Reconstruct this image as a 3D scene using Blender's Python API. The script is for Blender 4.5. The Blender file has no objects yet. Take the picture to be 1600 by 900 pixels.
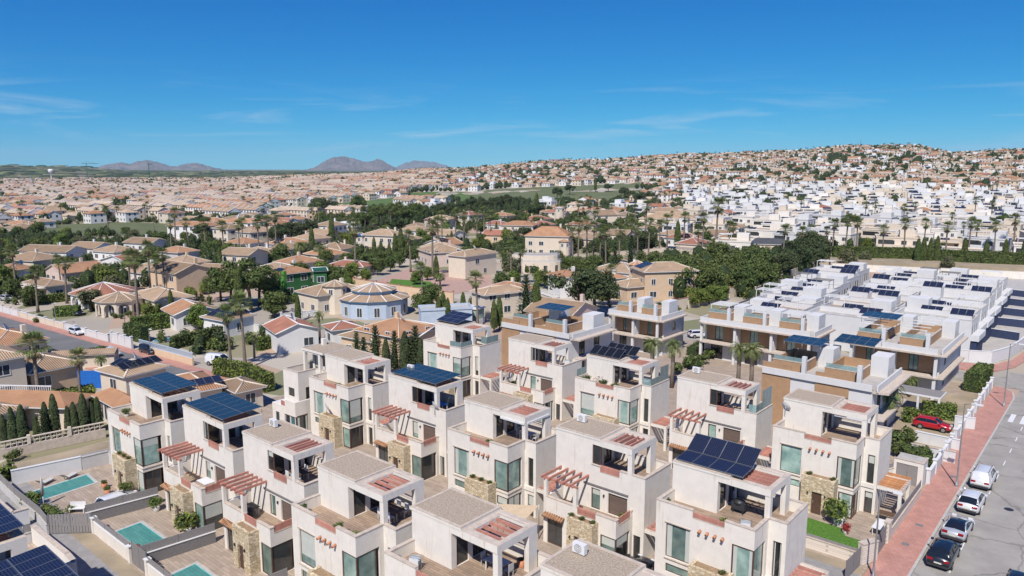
import bpy, math, random
from math import sin, cos, pi, radians, atan2, hypot, sqrt, floor
from mathutils import Matrix, Vector, noise
random.seed(7)
scene = bpy.context.scene
COL = scene.collection
# ------------------------------------------------------------------ camera, light, exposure
CAM_H = 31.6
cam_d = bpy.data.cameras.new('camera'); cam = bpy.data.objects.new('camera', cam_d); COL.objects.link(cam)
cam.location = (0, 0, CAM_H); cam.rotation_euler = (radians(90 - 9.21), 0, 0)
cam_d.sensor_width = 36; cam_d.lens = 25.93; cam_d.clip_start = .5; cam_d.clip_end = 80000
scene.camera = cam
SUN_EL, SUN_AZ = radians(50), radians(16.4 + 180)      # azimuth the light comes from, clockwise from +Y
sun_d = bpy.data.lights.new('sun', 'SUN'); sun = bpy.data.objects.new('sun', sun_d); COL.objects.link(sun)
sun_d.energy = 4.4; sun_d.angle = radians(.53); sun_d.color = (1, .955, .895)
sun.rotation_euler = (radians(90) - SUN_EL, 0, -SUN_AZ + pi); sun.location = (0, -50, 120)
world = bpy.data.worlds.new('World'); scene.world = world; world.use_nodes = True
wn, wl = world.node_tree.nodes, world.node_tree.links
wn.clear()
def wnode(t, **kw):
    n = wn.new(t)
    for k, v in kw.items(): setattr(n, k, v)
    return n
w_out = wnode('ShaderNodeOutputWorld'); w_bg = wnode('ShaderNodeBackground')
w_sky = wnode('ShaderNodeTexSky', sky_type='NISHITA', sun_disc=False)
w_sky.sun_elevation = SUN_EL; w_sky.sun_rotation = SUN_AZ; w_sky.altitude = 30
w_sky.air_density = .6; w_sky.dust_density = .0; w_sky.ozone_density = 1.0
# one colour response for the whole dome: the deep clear blue of the photograph
w_sp = wnode('ShaderNodeSeparateColor'); w_cb = wnode('ShaderNodeCombineColor')
wl.new(w_sky.outputs['Color'], w_sp.inputs[0])
for ch, (gain, pw) in enumerate(((.15, 2.4), (.465, .97), (.66, .52))):
    m0 = wnode('ShaderNodeMath', operation='MULTIPLY'); m0.inputs[1].default_value = .105; m1 = wnode('ShaderNodeMath', operation='POWER'); m1.inputs[1].default_value = pw; m2 = wnode('ShaderNodeMath', operation='MULTIPLY'); m2.inputs[1].default_value = gain / .105
    wl.new(w_sp.outputs[ch], m0.inputs[0]); wl.new(m0.outputs[0], m1.inputs[0]); wl.new(m1.outputs[0], m2.inputs[0]); wl.new(m2.outputs[0], w_cb.inputs[ch])
w_bg.inputs['Strength'].default_value = .105
# thin streaks of high cloud low over the horizon, as real cloud in the sky dome (direction based)
tc = wnode('ShaderNodeTexCoord'); w_mp = wnode('ShaderNodeMapping'); w_mp.inputs['Scale'].default_value = (2.2, 2.2, 26); w_mp.inputs['Location'].default_value = (26.03, 13.3, 0)
nz = wnode('ShaderNodeTexNoise'); nz.inputs['Scale'].default_value = 1.5; nz.inputs['Detail'].default_value = 7; nz.inputs['Roughness'].default_value = .62
nz.inputs['Distortion'].default_value = .6
cr = wnode('ShaderNodeValToRGB'); cr.color_ramp.elements[0].position = .5; cr.color_ramp.elements[1].position = .74
sep = wnode('ShaderNodeSeparateXYZ')
band = wnode('ShaderNodeMapRange', interpolation_type='SMOOTHSTEP'); band.inputs[1].default_value = .0; band.inputs[2].default_value = .045
band2 = wnode('ShaderNodeMapRange', interpolation_type='SMOOTHSTEP'); band2.inputs[1].default_value = .13; band2.inputs[2].default_value = .05
mul = wnode('ShaderNodeMath', operation='MULTIPLY'); mul2 = wnode('ShaderNodeMath', operation='MULTIPLY'); mul3 = wnode('ShaderNodeMath', operation='MULTIPLY')
mul3.inputs[1].default_value = .6
mixc = wnode('ShaderNodeMixRGB'); mixc.inputs[2].default_value = (4.6, 5.6, 6.6, 1)
wl.new(tc.outputs['Generated'], w_mp.inputs['Vector']); wl.new(w_mp.outputs['Vector'], nz.inputs['Vector']); wl.new(nz.outputs['Fac'], cr.inputs['Fac'])
wl.new(tc.outputs['Generated'], sep.inputs[0]); wl.new(sep.outputs['Z'], band.inputs['Value']); wl.new(sep.outputs['Z'], band2.inputs['Value'])
wl.new(cr.outputs['Color'], mul.inputs[0]); wl.new(band.outputs[0], mul.inputs[1]); wl.new(mul.outputs[0], mul2.inputs[0]); wl.new(band2.outputs[0], mul2.inputs[1])
wl.new(mul2.outputs[0], mul3.inputs[0])
wl.new(w_cb.outputs[0], mixc.inputs[1]); wl.new(mul3.outputs[0], mixc.inputs[0])
wl.new(mixc.outputs[0], w_bg.inputs['Color']); wl.new(w_bg.outputs[0], w_out.inputs['Surface'])
vs = scene.view_settings
vs.view_transform = 'Standard'; vs.look = 'None'; vs.exposure = .3; vs.gamma = 1; vs.use_curve_mapping = False
HAZE = 3.6e-5      # density of the air, per metre
scene.render.engine = 'CYCLES'
scene.cycles.max_bounces = 5; scene.cycles.diffuse_bounces = 2; scene.cycles.glossy_bounces = 2; scene.cycles.transmission_bounces = 3
scene.cycles.transparent_max_bounces = 8; scene.cycles.volume_bounces = 0

# ------------------------------------------------------------------ materials
M = {}
def mat(name, col, rough=.8, var=.12, scale=3.0, bump=0., bscale=20., spec=.3, metal=0., col2=None, island=0., objrand=0., coord='Object', detail=4., trans=0., streak=0.):
    m = bpy.data.materials.new(name); m.use_nodes = True
    nt = m.node_tree; n, l = nt.nodes, nt.links
    b = n['Principled BSDF']; b.inputs['Roughness'].default_value = rough
    b.inputs['Specular IOR Level'].default_value = spec; b.inputs['Metallic'].default_value = metal
    t = n.new('ShaderNodeTexCoord')
    geo = n.new('ShaderNodeNewGeometry')
    src = geo.outputs['Position'] if coord == 'World' else t.outputs[coord]
    nz = n.new('ShaderNodeTexNoise'); nz.inputs['Scale'].default_value = scale; nz.inputs['Detail'].default_value = detail; nz.inputs['Roughness'].default_value = .6
    l.new(src, nz.inputs['Vector'])
    c2 = col2 if col2 else tuple(c * (1 - 2 * var) for c in col)
    c1 = col if col2 else tuple(min(1, c * (1 + var * .6)) for c in col)
    r = n.new('ShaderNodeValToRGB'); r.color_ramp.elements[0].position = .3; r.color_ramp.elements[1].position = .7
    r.color_ramp.elements[0].color = (*c2, 1); r.color_ramp.elements[1].color = (*c1, 1)
    l.new(nz.outputs['Fac'], r.inputs['Fac'])
    out = r.outputs['Color']
    if streak:       # weathering runs below ledges: noise stretched along Z
        mp = n.new('ShaderNodeMapping'); mp.inputs['Scale'].default_value = (2.6, 2.6, .22)
        l.new(src, mp.inputs['Vector'])
        n2 = n.new('ShaderNodeTexNoise'); n2.inputs['Scale'].default_value = 1.6; n2.inputs['Detail'].default_value = 6; l.new(mp.outputs[0], n2.inputs['Vector'])
        r2 = n.new('ShaderNodeValToRGB'); r2.color_ramp.elements[0].position = .6; r2.color_ramp.elements[1].position = .8
        r2.color_ramp.elements[0].color = (1, 1, 1, 1); r2.color_ramp.elements[1].color = (1 - streak * .62, 1 - streak, 1 - streak * 1.3, 1)
        l.new(n2.outputs['Fac'], r2.inputs['Fac'])
        mx = n.new('ShaderNodeMixRGB'); mx.blend_type = 'MULTIPLY'; mx.inputs[0].default_value = 1
        l.new(out, mx.inputs[1]); l.new(r2.outputs['Color'], mx.inputs[2]); out = mx.outputs[0]
    if island or objrand:
        hs = n.new('ShaderNodeHueSaturation'); mr = n.new('ShaderNodeMapRange'); k = island or objrand
        mr.inputs[3].default_value = 1 - k; mr.inputs[4].default_value = 1 + k
        oi = n.new('ShaderNodeObjectInfo')
        l.new(geo.outputs['Random Per Island'] if island else oi.outputs['Random'], mr.inputs[0]); l.new(mr.outputs[0], hs.inputs['Value'])
        if island:
            mr2 = n.new('ShaderNodeMapRange'); mr2.inputs[3].default_value = .485; mr2.inputs[4].default_value = .515
            l.new(oi.outputs['Random'], mr2.inputs[0]); l.new(mr2.outputs[0], hs.inputs['Hue'])
        l.new(out, hs.inputs['Color']); out = hs.outputs['Color']
    l.new(out, b.inputs['Base Color'])
    if bump:
        nb = n.new('ShaderNodeTexNoise'); nb.inputs['Scale'].default_value = bscale; nb.inputs['Detail'].default_value = 3; l.new(src, nb.inputs['Vector'])
        bp = n.new('ShaderNodeBump'); bp.inputs['Strength'].default_value = bump; bp.inputs['Distance'].default_value = .05
        l.new(nb.outputs['Fac'], bp.inputs['Height']); l.new(bp.outputs[0], b.inputs['Normal'])
    if trans:
        tr = n.new('ShaderNodeBsdfTranslucent'); ms = n.new('ShaderNodeMixShader'); ms.inputs[0].default_value = trans
        l.new(out, tr.inputs['Color']); l.new(b.outputs[0], ms.inputs[1]); l.new(tr.outputs[0], ms.inputs[2]); l.new(ms.outputs[0], n['Material Output'].inputs['Surface'])
    M[name] = m
    return m
def nodes_of(name):
    nt = M[name].node_tree
    return nt.nodes, nt.links, nt.nodes['Principled BSDF']
mat('plaster', (.74, .685, .61), .9, .04, 1.3, .25, 60, streak=.34, coord='World')
mat('plaster_white', (.62, .61, .60), .9, .03, 1.1, .15, 50, streak=.12, coord='World')
mat('plaster_grey', (.52, .50, .48), .9, .06, 1.3, .2, 50, streak=.1, coord='World')
mat('coping', (.56, .47, .385), .9, .12, 2.2, .2, 40, coord='World')
mat('gravel', (.56, .455, .34), .95, .0, 9., .7, 30, col2=(.25, .195, .145), coord='World', detail=6)
mat('red_timber', (.50, .23, .175), .65, .15, 3., .15, 30, objrand=.14)
mat('orange_timber', (.55, .26, .12), .65, .15, 3., .15, 30, objrand=.1)
mat('brown_frame', (.10, .055, .038), .5, .15, 4., spec=.4)
mat('black_metal', (.03, .03, .033), .45, .1, 4., spec=.4)
mat('grey_metal', (.36, .365, .37), .4, .08, 4., spec=.5, metal=.6)
mat('dark_slat', (.20, .19, .185), .7, .1, 8., coord='World')
mat('screen_grey', (.27, .25, .24), .75, .12, 9., .3, 60, coord='World')
mat('clay', (.52, .22, .12), .85, .18, 5., objrand=.15)
mat('soil', (.34, .235, .14), .95, .2, 6., .5, 30)
mat('white_paint', (.70, .69, .675), .55, .04, 3., coord='World')
mat('asphalt', (.37, .345, .305), .92, .0, .35, .3, 60, col2=(.27, .25, .225), coord='World', detail=9)
mat('old_asphalt', (.19, .185, .18), .92, .0, .3, .3, 60, col2=(.135, .135, .135), coord='World', detail=9)
mat('pink_patio', (.46, .30, .24), .9, .12, 1.2, coord='World')
mat('kerb', (.47, .45, .41), .9, .1, 3., coord='World')
mat('concrete', (.46, .43, .39), .9, .1, .8, .3, 40, coord='World', detail=8)
mat('grey_pave', (.30, .285, .27), .9, .12, 1.2, .2, 30, coord='World', detail=8)
mat('lawn', (.10, .22, .03), .95, .25, 6., .6, 40, coord='World')
mat('dry_ground', (.40, .315, .215), .97, .0, .25, .6, 4., col2=(.245, .205, .14), coord='World', detail=10)
mat('pool_tile', (.15, .72, .78), .3, .12, 2., coord='World')
mat('pool_blue', (.08, .36, .55), .08, .1, 1., spec=.5)
mat('fabric', (.52, .50, .47), .9, .08, 8.)
mat('sand_sail', (.58, .45, .30), .9, .06, 3.)
mat('blue_plastic', (.02, .14, .50), .5, .1, 3.)
mat('dark_plastic', (.04, .04, .045), .5, .1, 3.)
mat('red_cloth', (.42, .03, .03), .7, .1, 3.)
mat('brown_panel', (.41, .255, .145), .75, .0, 1.5, .25, 18, col2=(.34, .21, .12), coord='World', detail=7)
mat('lamp_glass', (.8, .78, .72), .3, .02, 3.)
mat('dish', (.70, .69, .66), .5, .06, 3.)
mat('far_glass', (.045, .055, .065), .15, .1, 3., spec=.6)
def glass(name, col, mixf, col2=None):
    m = mat(name, col, .06, .0, .9, spec=.8, col2=col2 or tuple(c * .55 for c in col), coord='World', detail=2., objrand=.45)
glass('glass_pale', (.30, .40, .345), .5, (.12, .20, .18)); glass('glass_dark', (.05, .055, .055), .5); glass('glass_green', (.24, .36, .27), .5, (.16, .27, .20))
glass('glass_blue', (.03, .12, .15), .5)
# clear balustrade glass
m = bpy.data.materials.new('clear_glass'); m.use_nodes = True; n, l = m.node_tree.nodes, m.node_tree.links
tr = n.new('ShaderNodeBsdfTransparent'); tr.inputs['Color'].default_value = (.72, .86, .85, 1); gl = n.new('ShaderNodeBsdfGlossy'); gl.inputs['Roughness'].default_value = .05
fr = n.new('ShaderNodeFresnel'); fr.inputs['IOR'].default_value = 1.6; ms = n.new('ShaderNodeMixShader'); df = n.new('ShaderNodeBsdfDiffuse'); df.inputs['Color'].default_value = (.42, .60, .60, 1)
ms2 = n.new('ShaderNodeMixShader'); ms2.inputs[0].default_value = .42
l.new(tr.outputs[0], ms2.inputs[1]); l.new(df.outputs[0], ms2.inputs[2]); l.new(fr.outputs[0], ms.inputs[0]); l.new(ms2.outputs[0], ms.inputs[1]); l.new(gl.outputs[0], ms.inputs[2]); l.new(ms.outputs[0], n['Material Output'].inputs['Surface'])
M['clear_glass'] = m
# wood-look deck tiles: boards along local X
def boards(name, c1, c2, mortar, rowh=.2, w=1.2, rot=0., sc=1., bump=.35):
    mat(name, c1, .75, .12, 4.); n, l, b = nodes_of(name)
    g = n.new('ShaderNodeNewGeometry'); mp = n.new('ShaderNodeMapping'); mp.inputs['Rotation'].default_value = (0, 0, rot); mp.inputs['Scale'].default_value = (sc, sc, sc)
    br = n.new('ShaderNodeTexBrick'); br.inputs['Scale'].default_value = 1; br.inputs['Brick Width'].default_value = w; br.inputs['Row Height'].default_value = rowh
    br.inputs['Mortar Size'].default_value = .012; br.inputs['Color1'].default_value = (*c1, 1); br.inputs['Color2'].default_value = (*c2, 1); br.inputs['Mortar'].default_value = (*mortar, 1); br.inputs['Bias'].default_value = 0
    l.new(g.outputs['Position'], mp.inputs['Vector']); l.new(mp.outputs[0], br.inputs['Vector'])
    nz = n.new('ShaderNodeTexNoise'); nz.inputs['Scale'].default_value = .7; nz.inputs['Detail'].default_value = 8; l.new(g.outputs['Position'], nz.inputs['Vector'])
    r = n.new('ShaderNodeMapRange'); r.inputs[3].default_value = .72; r.inputs[4].default_value = 1.25; l.new(nz.outputs['Fac'], r.inputs[0])
    mx = n.new('ShaderNodeVectorMath'); mx.operation = 'SCALE'; l.new(br.outputs['Color'], mx.inputs[0]); l.new(r.outputs[0], mx.inputs['Scale']); l.new(mx.outputs[0], b.inputs['Base Color'])
    bp = n.new('ShaderNodeBump'); bp.inputs['Strength'].default_value = bump; bp.inputs['Distance'].default_value = .02; bp.invert = True; l.new(br.outputs['Fac'], bp.inputs['Height']); l.new(bp.outputs[0], b.inputs['Normal'])
YAW = radians(40.6)
boards('deck', (.40, .29, .20), (.27, .195, .14), (.14, .105, .08), .22, 1.3, YAW)
boards('terrace_tile', (.42, .335, .26), (.33, .26, .20), (.20, .165, .13), .3, 1.1, YAW)
boards('pink_pave', (.49, .255, .20), (.43, .22, .172), (.33, .18, .15), .4, .4, YAW, 1., .3)
boards('shutter', (.17, .12, .095), (.145, .105, .085), (.05, .035, .03), .16, 40., 0.)
n, l, b = nodes_of('shutter')
for q in n:
    if q.type == 'MAPPING': q.inputs['Rotation'].default_value = (radians(90), 0, 0)
n, l, b = nodes_of('asphalt'); g = n.new('ShaderNodeNewGeometry'); src_ = b.inputs['Base Color'].links[0].from_socket
vt = n.new('ShaderNodeTexVoronoi'); vt.feature = 'DISTANCE_TO_EDGE'; vt.inputs['Scale'].default_value = .11; wz = n.new('ShaderNodeTexNoise'); wz.inputs['Scale'].default_value = .8; wz.inputs['Detail'].default_value = 5; ad = n.new('ShaderNodeMixRGB'); ad.blend_type = 'ADD'; ad.inputs[0].default_value = 2.5
l.new(g.outputs['Position'], wz.inputs['Vector']); l.new(g.outputs['Position'], ad.inputs[1]); l.new(wz.outputs['Color'], ad.inputs[2]); l.new(ad.outputs[0], vt.inputs['Vector'])
cm = n.new('ShaderNodeMapRange'); cm.inputs[1].default_value = .0; cm.inputs[2].default_value = .012; cm.inputs[3].default_value = .62; cm.inputs[4].default_value = 1; l.new(vt.outputs['Distance'], cm.inputs[0])
sz = n.new('ShaderNodeTexNoise'); sz.inputs['Scale'].default_value = .45; sz.inputs['Detail'].default_value = 9; sz.inputs['Roughness'].default_value = .7; l.new(g.outputs['Position'], sz.inputs['Vector']); sm_ = n.new('ShaderNodeMapRange'); sm_.inputs[1].default_value = .58; sm_.inputs[2].default_value = .72; sm_.inputs[3].default_value = 1; sm_.inputs[4].default_value = .72; l.new(sz.outputs['Fac'], sm_.inputs[0])
pm_ = n.new('ShaderNodeMath'); pm_.operation = 'MULTIPLY'; l.new(cm.outputs[0], pm_.inputs[0]); l.new(sm_.outputs[0], pm_.inputs[1]); vm = n.new('ShaderNodeVectorMath'); vm.operation = 'SCALE'; l.new(src_, vm.inputs[0]); l.new(pm_.outputs[0], vm.inputs['Scale']); l.new(vm.outputs[0], b.inputs['Base Color'])
# dry-stone cladding
mat('stone', (.52, .42, .28), .9, .2, 2.5, coord='World'); n, l, b = nodes_of('stone')
g = n.new('ShaderNodeNewGeometry'); mp = n.new('ShaderNodeMapping'); mp.inputs['Scale'].default_value = (2.1, 2.1, 4.2)
vo = n.new('ShaderNodeTexVoronoi'); vo.inputs['Scale'].default_value = 1.4; l.new(g.outputs['Position'], mp.inputs[0]); l.new(mp.outputs[0], vo.inputs['Vector'])
ve = n.new('ShaderNodeTexVoronoi'); ve.feature = 'DISTANCE_TO_EDGE'; ve.inputs['Scale'].default_value = 1.4; l.new(mp.outputs[0], ve.inputs['Vector'])
rr = n.new('ShaderNodeValToRGB'); rr.color_ramp.elements[0].color = (.44, .33, .19, 1); rr.color_ramp.elements[1].color = (.72, .61, .44, 1); l.new(vo.outputs['Color'], rr.inputs['Fac'])
ed = n.new('ShaderNodeMapRange'); ed.inputs[1].default_value = 0; ed.inputs[2].default_value = .08; ed.inputs[3].default_value = .45; ed.inputs[4].default_value = 1; l.new(ve.outputs['Distance'], ed.inputs[0])
mx = n.new('ShaderNodeVectorMath'); mx.operation = 'SCALE'; l.new(rr.outputs[0], mx.inputs[0]); l.new(ed.outputs[0], mx.inputs['Scale']); l.new(mx.outputs[0], b.inputs['Base Color'])
bp = n.new('ShaderNodeBump'); bp.inputs['Strength'].default_value = .8; bp.inputs['Distance'].default_value = .04; l.new(ed.outputs[0], bp.inputs['Height']); l.new(bp.outputs[0], b.inputs['Normal'])
# split-face block walls
def blockwall(name, c1, c2, mortar, w, h):
    mat(name, c1, .9, .1, 3.); n, l, b = nodes_of(name)
    t = n.new('ShaderNodeTexCoord'); sp = n.new('ShaderNodeSeparateXYZ'); ad = n.new('ShaderNodeMath'); cb = n.new('ShaderNodeCombineXYZ')
    l.new(t.outputs['Object'], sp.inputs[0]); l.new(sp.outputs[0], ad.inputs[0]); l.new(sp.outputs[1], ad.inputs[1]); l.new(ad.outputs[0], cb.inputs[0]); l.new(sp.outputs[2], cb.inputs[1])
    br = n.new('ShaderNodeTexBrick'); br.inputs['Scale'].default_value = 1; br.inputs['Brick Width'].default_value = w; br.inputs['Row Height'].default_value = h; br.inputs['Mortar Size'].default_value = .012
    br.inputs['Color1'].default_value = (*c1, 1); br.inputs['Color2'].default_value = (*c2, 1); br.inputs['Mortar'].default_value = (*mortar, 1)
    l.new(cb.outputs[0], br.inputs['Vector']); l.new(br.outputs['Color'], b.inputs['Base Color'])
    bp = n.new('ShaderNodeBump'); bp.invert = True; bp.inputs['Strength'].default_value = .5; bp.inputs['Distance'].default_value = .02; l.new(br.outputs['Fac'], bp.inputs['Height']); l.new(bp.outputs[0], b.inputs['Normal'])
blockwall('block_white', (.70, .62, .53), (.61, .53, .45), (.46, .40, .34), .4, .2)
# photovoltaic cells
def pv(name, c, line):
    mat(name, c, .2, .0, 1., spec=.35); n, l, b = nodes_of(name)
    t = n.new('ShaderNodeTexCoord'); br = n.new('ShaderNodeTexBrick'); br.offset = 0; br.inputs['Scale'].default_value = 1; br.inputs['Brick Width'].default_value = .166; br.inputs['Row Height'].default_value = .166
    br.inputs['Mortar Size'].default_value = .008; br.inputs['Color1'].default_value = (*c, 1); br.inputs['Color2'].default_value = tuple(x * 1.25 for x in c) + (1,); br.inputs['Mortar'].default_value = (*line, 1)
    l.new(t.outputs['Object'], br.inputs['Vector']); l.new(br.outputs['Color'], b.inputs['Base Color'])
pv('pv_navy', (.007, .010, .028), (.07, .085, .12)); pv('pv_blue', (.008, .028, .045), (.055, .09, .115)); pv('pv_black', (.008, .009, .012), (.03, .032, .035))
# clay roof tiles: ribs running down the slope (per-face direction from normal)
def tiles(name, c1, c2, far=False):
    mat(name, c1, .88, .0, .5, col2=c2, coord='World', detail=9., objrand=.12); n, l, b = nodes_of(name)
    g = n.new('ShaderNodeNewGeometry'); cx = n.new('ShaderNodeVectorMath'); cx.operation = 'CROSS_PRODUCT'; cx.inputs[1].default_value = (0, 0, 1); l.new(g.outputs['True Normal'], cx.inputs[0])
    nm = n.new('ShaderNodeVectorMath'); nm.operation = 'NORMALIZE'; l.new(cx.outputs[0], nm.inputs[0])
    d = n.new('ShaderNodeVectorMath'); d.operation = 'DOT_PRODUCT'; l.new(nm.outputs[0], d.inputs[0]); l.new(g.outputs['Position'], d.inputs[1])
    s = n.new('ShaderNodeMath'); s.operation = 'MULTIPLY'; s.inputs[1].default_value = 2 * pi / .3; l.new(d.outputs['Value'], s.inputs[0]); sn = n.new('ShaderNodeMath'); sn.operation = 'SINE'; l.new(s.outputs[0], sn.inputs[0])
    bp = n.new('ShaderNodeBump'); bp.inputs['Strength'].default_value = .7; bp.inputs['Distance'].default_value = .08; l.new(sn.outputs[0], bp.inputs['Height']); l.new(bp.outputs[0], b.inputs['Normal'])
tiles('tile_beige', (.475, .335, .215), (.34, .235, .15)); tiles('tile_orange', (.49, .27, .15), (.36, .19, .105)); tiles('tile_red', (.44, .195, .125), (.31, .135, .085)); tiles('tile_brown', (.37, .255, .16), (.26, .175, .11)); tiles('tile_sand', (.60, .465, .335), (.46, .345, .24)); tiles('tile_blue', (.03, .10, .24), (.02, .07, .18)); tiles('tile_wine', (.13, .025, .035), (.08, .02, .025))
tiles('tile_grey', (.10, .105, .115), (.07, .072, .08)); tiles('tile_green', (.02, .12, .085), (.015, .09, .06))
mat('cream', (.66, .565, .45), .9, .04, 1.2, .15, 50, streak=.14, coord='World', objrand=.06); mat('peach', (.63, .46, .31), .9, .05, 1.2, .15, 50, streak=.14, coord='World', objrand=.06)
mat('pink', (.65, .51, .44), .9, .05, 1.2, streak=.12, coord='World', objrand=.06); mat('green_wall', (.035, .135, .045), .9, .08, 1.2, coord='World'); mat('bright_green', (.10, .30, .05), .9, .08, 1.2, coord='World'); mat('blue_wall', (.44, .51, .60), .9, .05, 1.2, coord='World'); mat('deep_blue', (.06, .19, .34), .7, .05, 1.2, coord='World')
mat('yellow_wall', (.67, .48, .24), .9, .05, 1.2, streak=.14, coord='World')
mat('whitewash', (.70, .68, .655), .9, .03, 1.1, streak=.10, coord='World', objrand=.05)
mat('navy_paint', (.035, .05, .105), .8, .1, 2.)
mat('wood_dark', (.13, .075, .045), .7, .15, 4.)
# foliage
mat('leaf', (.125, .162, .045), .75, .25, .6, spec=.25, island=.42, coord='World', trans=.22)
mat('leaf_light', (.19, .245, .05), .7, .25, .6, spec=.25, island=.4, coord='World', trans=.25)
mat('leaf_dark', (.078, .102, .042), .8, .25, .6, spec=.2, island=.45, coord='World', trans=.12)
mat('leaf_olive', (.16, .165, .08), .8, .2, .6, spec=.2, island=.4, coord='World', trans=.15)
mat('leaf_pink', (.42, .04, .07), .7, .25, 2., island=.35, trans=.2)
mat('palm_leaf', (.185, .225, .07), .6, .25, 1.5, spec=.3, island=.38, trans=.2)
mat('palm_dry', (.33, .25, .14), .9, .2, 2., island=.3)
mat('bark', (.17, .125, .09), .95, .25, 3., .6, 12); mat('palm_bark', (.235, .19, .15), .95, .25, 5., .6, 12)
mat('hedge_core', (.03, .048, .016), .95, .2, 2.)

# ------------------------------------------------------------------ mesh builder
class MB:
    def __init__(s): s.v = []; s.f = []; s.m = []; s.mats = []; s.sm = []
    def mi(s, name):
        if name not in s.mats: s.mats.append(name)
        return s.mats.index(name)
    def face(s, pts, mt, smooth=False):
        k = len(s.v); s.v.extend(pts); s.f.append(tuple(range(k, k + len(pts)))); s.m.append(s.mi(mt)); s.sm.append(smooth)
    def box(s, x0, y0, z0, x1, y1, z1, mt, top=None):
        k = len(s.v); s.v.extend([(x0, y0, z0), (x1, y0, z0), (x1, y1, z0), (x0, y1, z0), (x0, y0, z1), (x1, y0, z1), (x1, y1, z1), (x0, y1, z1)])
        i = s.mi(mt); t = s.mi(top) if top else i
        for q, a in (((0, 3, 2, 1), i), ((4, 5, 6, 7), t), ((0, 1, 5, 4), i), ((1, 2, 6, 5), i), ((2, 3, 7, 6), i), ((3, 0, 4, 7), i)):
            s.f.append(tuple(k + j for j in q)); s.m.append(a); s.sm.append(False)
    def prism(s, poly, z0, z1, mt, top=None):
        n = len(poly); a = [(x, y, z0) for x, y in poly]; b = [(x, y, z1) for x, y in poly]
        for i in range(n):
            j = (i + 1) % n; s.face([a[i], a[j], b[j], b[i]], mt)
        s.face(b, top or mt); s.face(a[::-1], mt)
    def panel(s, o, d, nrm, L, z0, z1, th, holes, mt):
        """wall panel with openings; o start (x,y), d direction, nrm outward normal, thickness th inwards"""
        ss = sorted({0., L, *[min(max(h[i], 0.), L) for h in holes for i in (0, 1)]}); zz = sorted({z0, z1, *[min(max(h[i], z0), z1) for h in holes for i in (2, 3)]})
        def P(a, t, z): return (o[0] + d[0] * a - nrm[0] * t, o[1] + d[1] * a - nrm[1] * t, z)
        ns, nz_ = len(ss) - 1, len(zz) - 1
        def solid(i, j):
            if i < 0 or j < 0 or i >= ns or j >= nz_: return False
            a = (ss[i] + ss[i + 1]) / 2; z = (zz[j] + zz[j + 1]) / 2
            return not any(h[0] < a < h[1] and h[2] < z < h[3] for h in holes)
        for i in range(ns):
            for j in range(nz_):
                if not solid(i, j): continue
                a0, a1, b0, b1 = ss[i], ss[i + 1], zz[j], zz[j + 1]
                s.face([P(a0, 0, b0), P(a1, 0, b0), P(a1, 0, b1), P(a0, 0, b1)], mt); s.face([P(a1, th, b0), P(a0, th, b0), P(a0, th, b1), P(a1, th, b1)], mt)
                if not solid(i - 1, j): s.face([P(a0, th, b0), P(a0, 0, b0), P(a0, 0, b1), P(a0, th, b1)], mt)
                if not solid(i + 1, j): s.face([P(a1, 0, b0), P(a1, th, b0), P(a1, th, b1), P(a1, 0, b1)], mt)
                if not solid(i, j - 1): s.face([P(a0, th, b0), P(a1, th, b0), P(a1, 0, b0), P(a0, 0, b0)], mt)
                if not solid(i, j + 1): s.face([P(a0, 0, b1), P(a1, 0, b1), P(a1, th, b1), P(a0, th, b1)], mt)
    def tube(s, pts, rad, mt, n=8, caps=True, smooth=True):
        """tube through points with radius (number or list)"""
        if not isinstance(rad, (list, tuple)): rad = [rad] * len(pts)
        k0 = len(s.v); P_ = [Vector(p) for p in pts]; i_ = s.mi(mt)
        for i, p in enumerate(P_):
            t = (P_[min(i + 1, len(P_) - 1)] - P_[max(i - 1, 0)]).normalized()
            a = t.cross(Vector((0, 0, 1))) if abs(t.z) < .95 else t.cross(Vector((1, 0, 0)))
            a.normalize(); b = t.cross(a)
            for j in range(n):
                w = 2 * pi * j / n; q = p + a * (cos(w) * rad[i]) + b * (sin(w) * rad[i]); s.v.append((q.x, q.y, q.z))
        for i in range(len(P_) - 1):
            for j in range(n):
                j2 = (j + 1) % n; s.f.append((k0 + i * n + j, k0 + i * n + j2, k0 + (i + 1) * n + j2, k0 + (i + 1) * n + j)); s.m.append(i_); s.sm.append(smooth)
        if caps:
            s.f.append(tuple(k0 + j for j in range(n))[::-1]); s.m.append(i_); s.sm.append(False)
            s.f.append(tuple(k0 + (len(P_) - 1) * n + j for j in range(n))); s.m.append(i_); s.sm.append(False)
    def lathe(s, prof, mt, n=12, c=(0, 0, 0), smooth=True):
        k0 = len(s.v); i_ = s.mi(mt)
        for r, z in prof:
            for j in range(n):
                w = 2 * pi * j / n; s.v.append((c[0] + cos(w) * r, c[1] + sin(w) * r, c[2] + z))
        for i in range(len(prof) - 1):
            for j in range(n):
                j2 = (j + 1) % n; s.f.append((k0 + i * n + j, k0 + i * n + j2, k0 + (i + 1) * n + j2, k0 + (i + 1) * n + j)); s.m.append(i_); s.sm.append(smooth)
    def mesh(s, name):
        me = bpy.data.meshes.new(name); me.from_pydata(s.v, [], s.f)
        for q in s.mats: me.materials.append(M[q])
        if len(s.mats) > 1: me.polygons.foreach_set('material_index', s.m)
        if any(s.sm): me.polygons.foreach_set('use_smooth', s.sm)
        me.update(); return me
def obj(name, data, parent=None, loc=(0, 0, 0), rz=0., sc=None):
    if isinstance(data, MB): data = data.mesh(name)
    o = bpy.data.objects.new(name, data); COL.objects.link(o)
    o.location = loc
    if rz: o.rotation_euler = (0, 0, rz)
    if sc: o.scale = sc
    if parent: o.parent = parent
    return o
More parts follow.
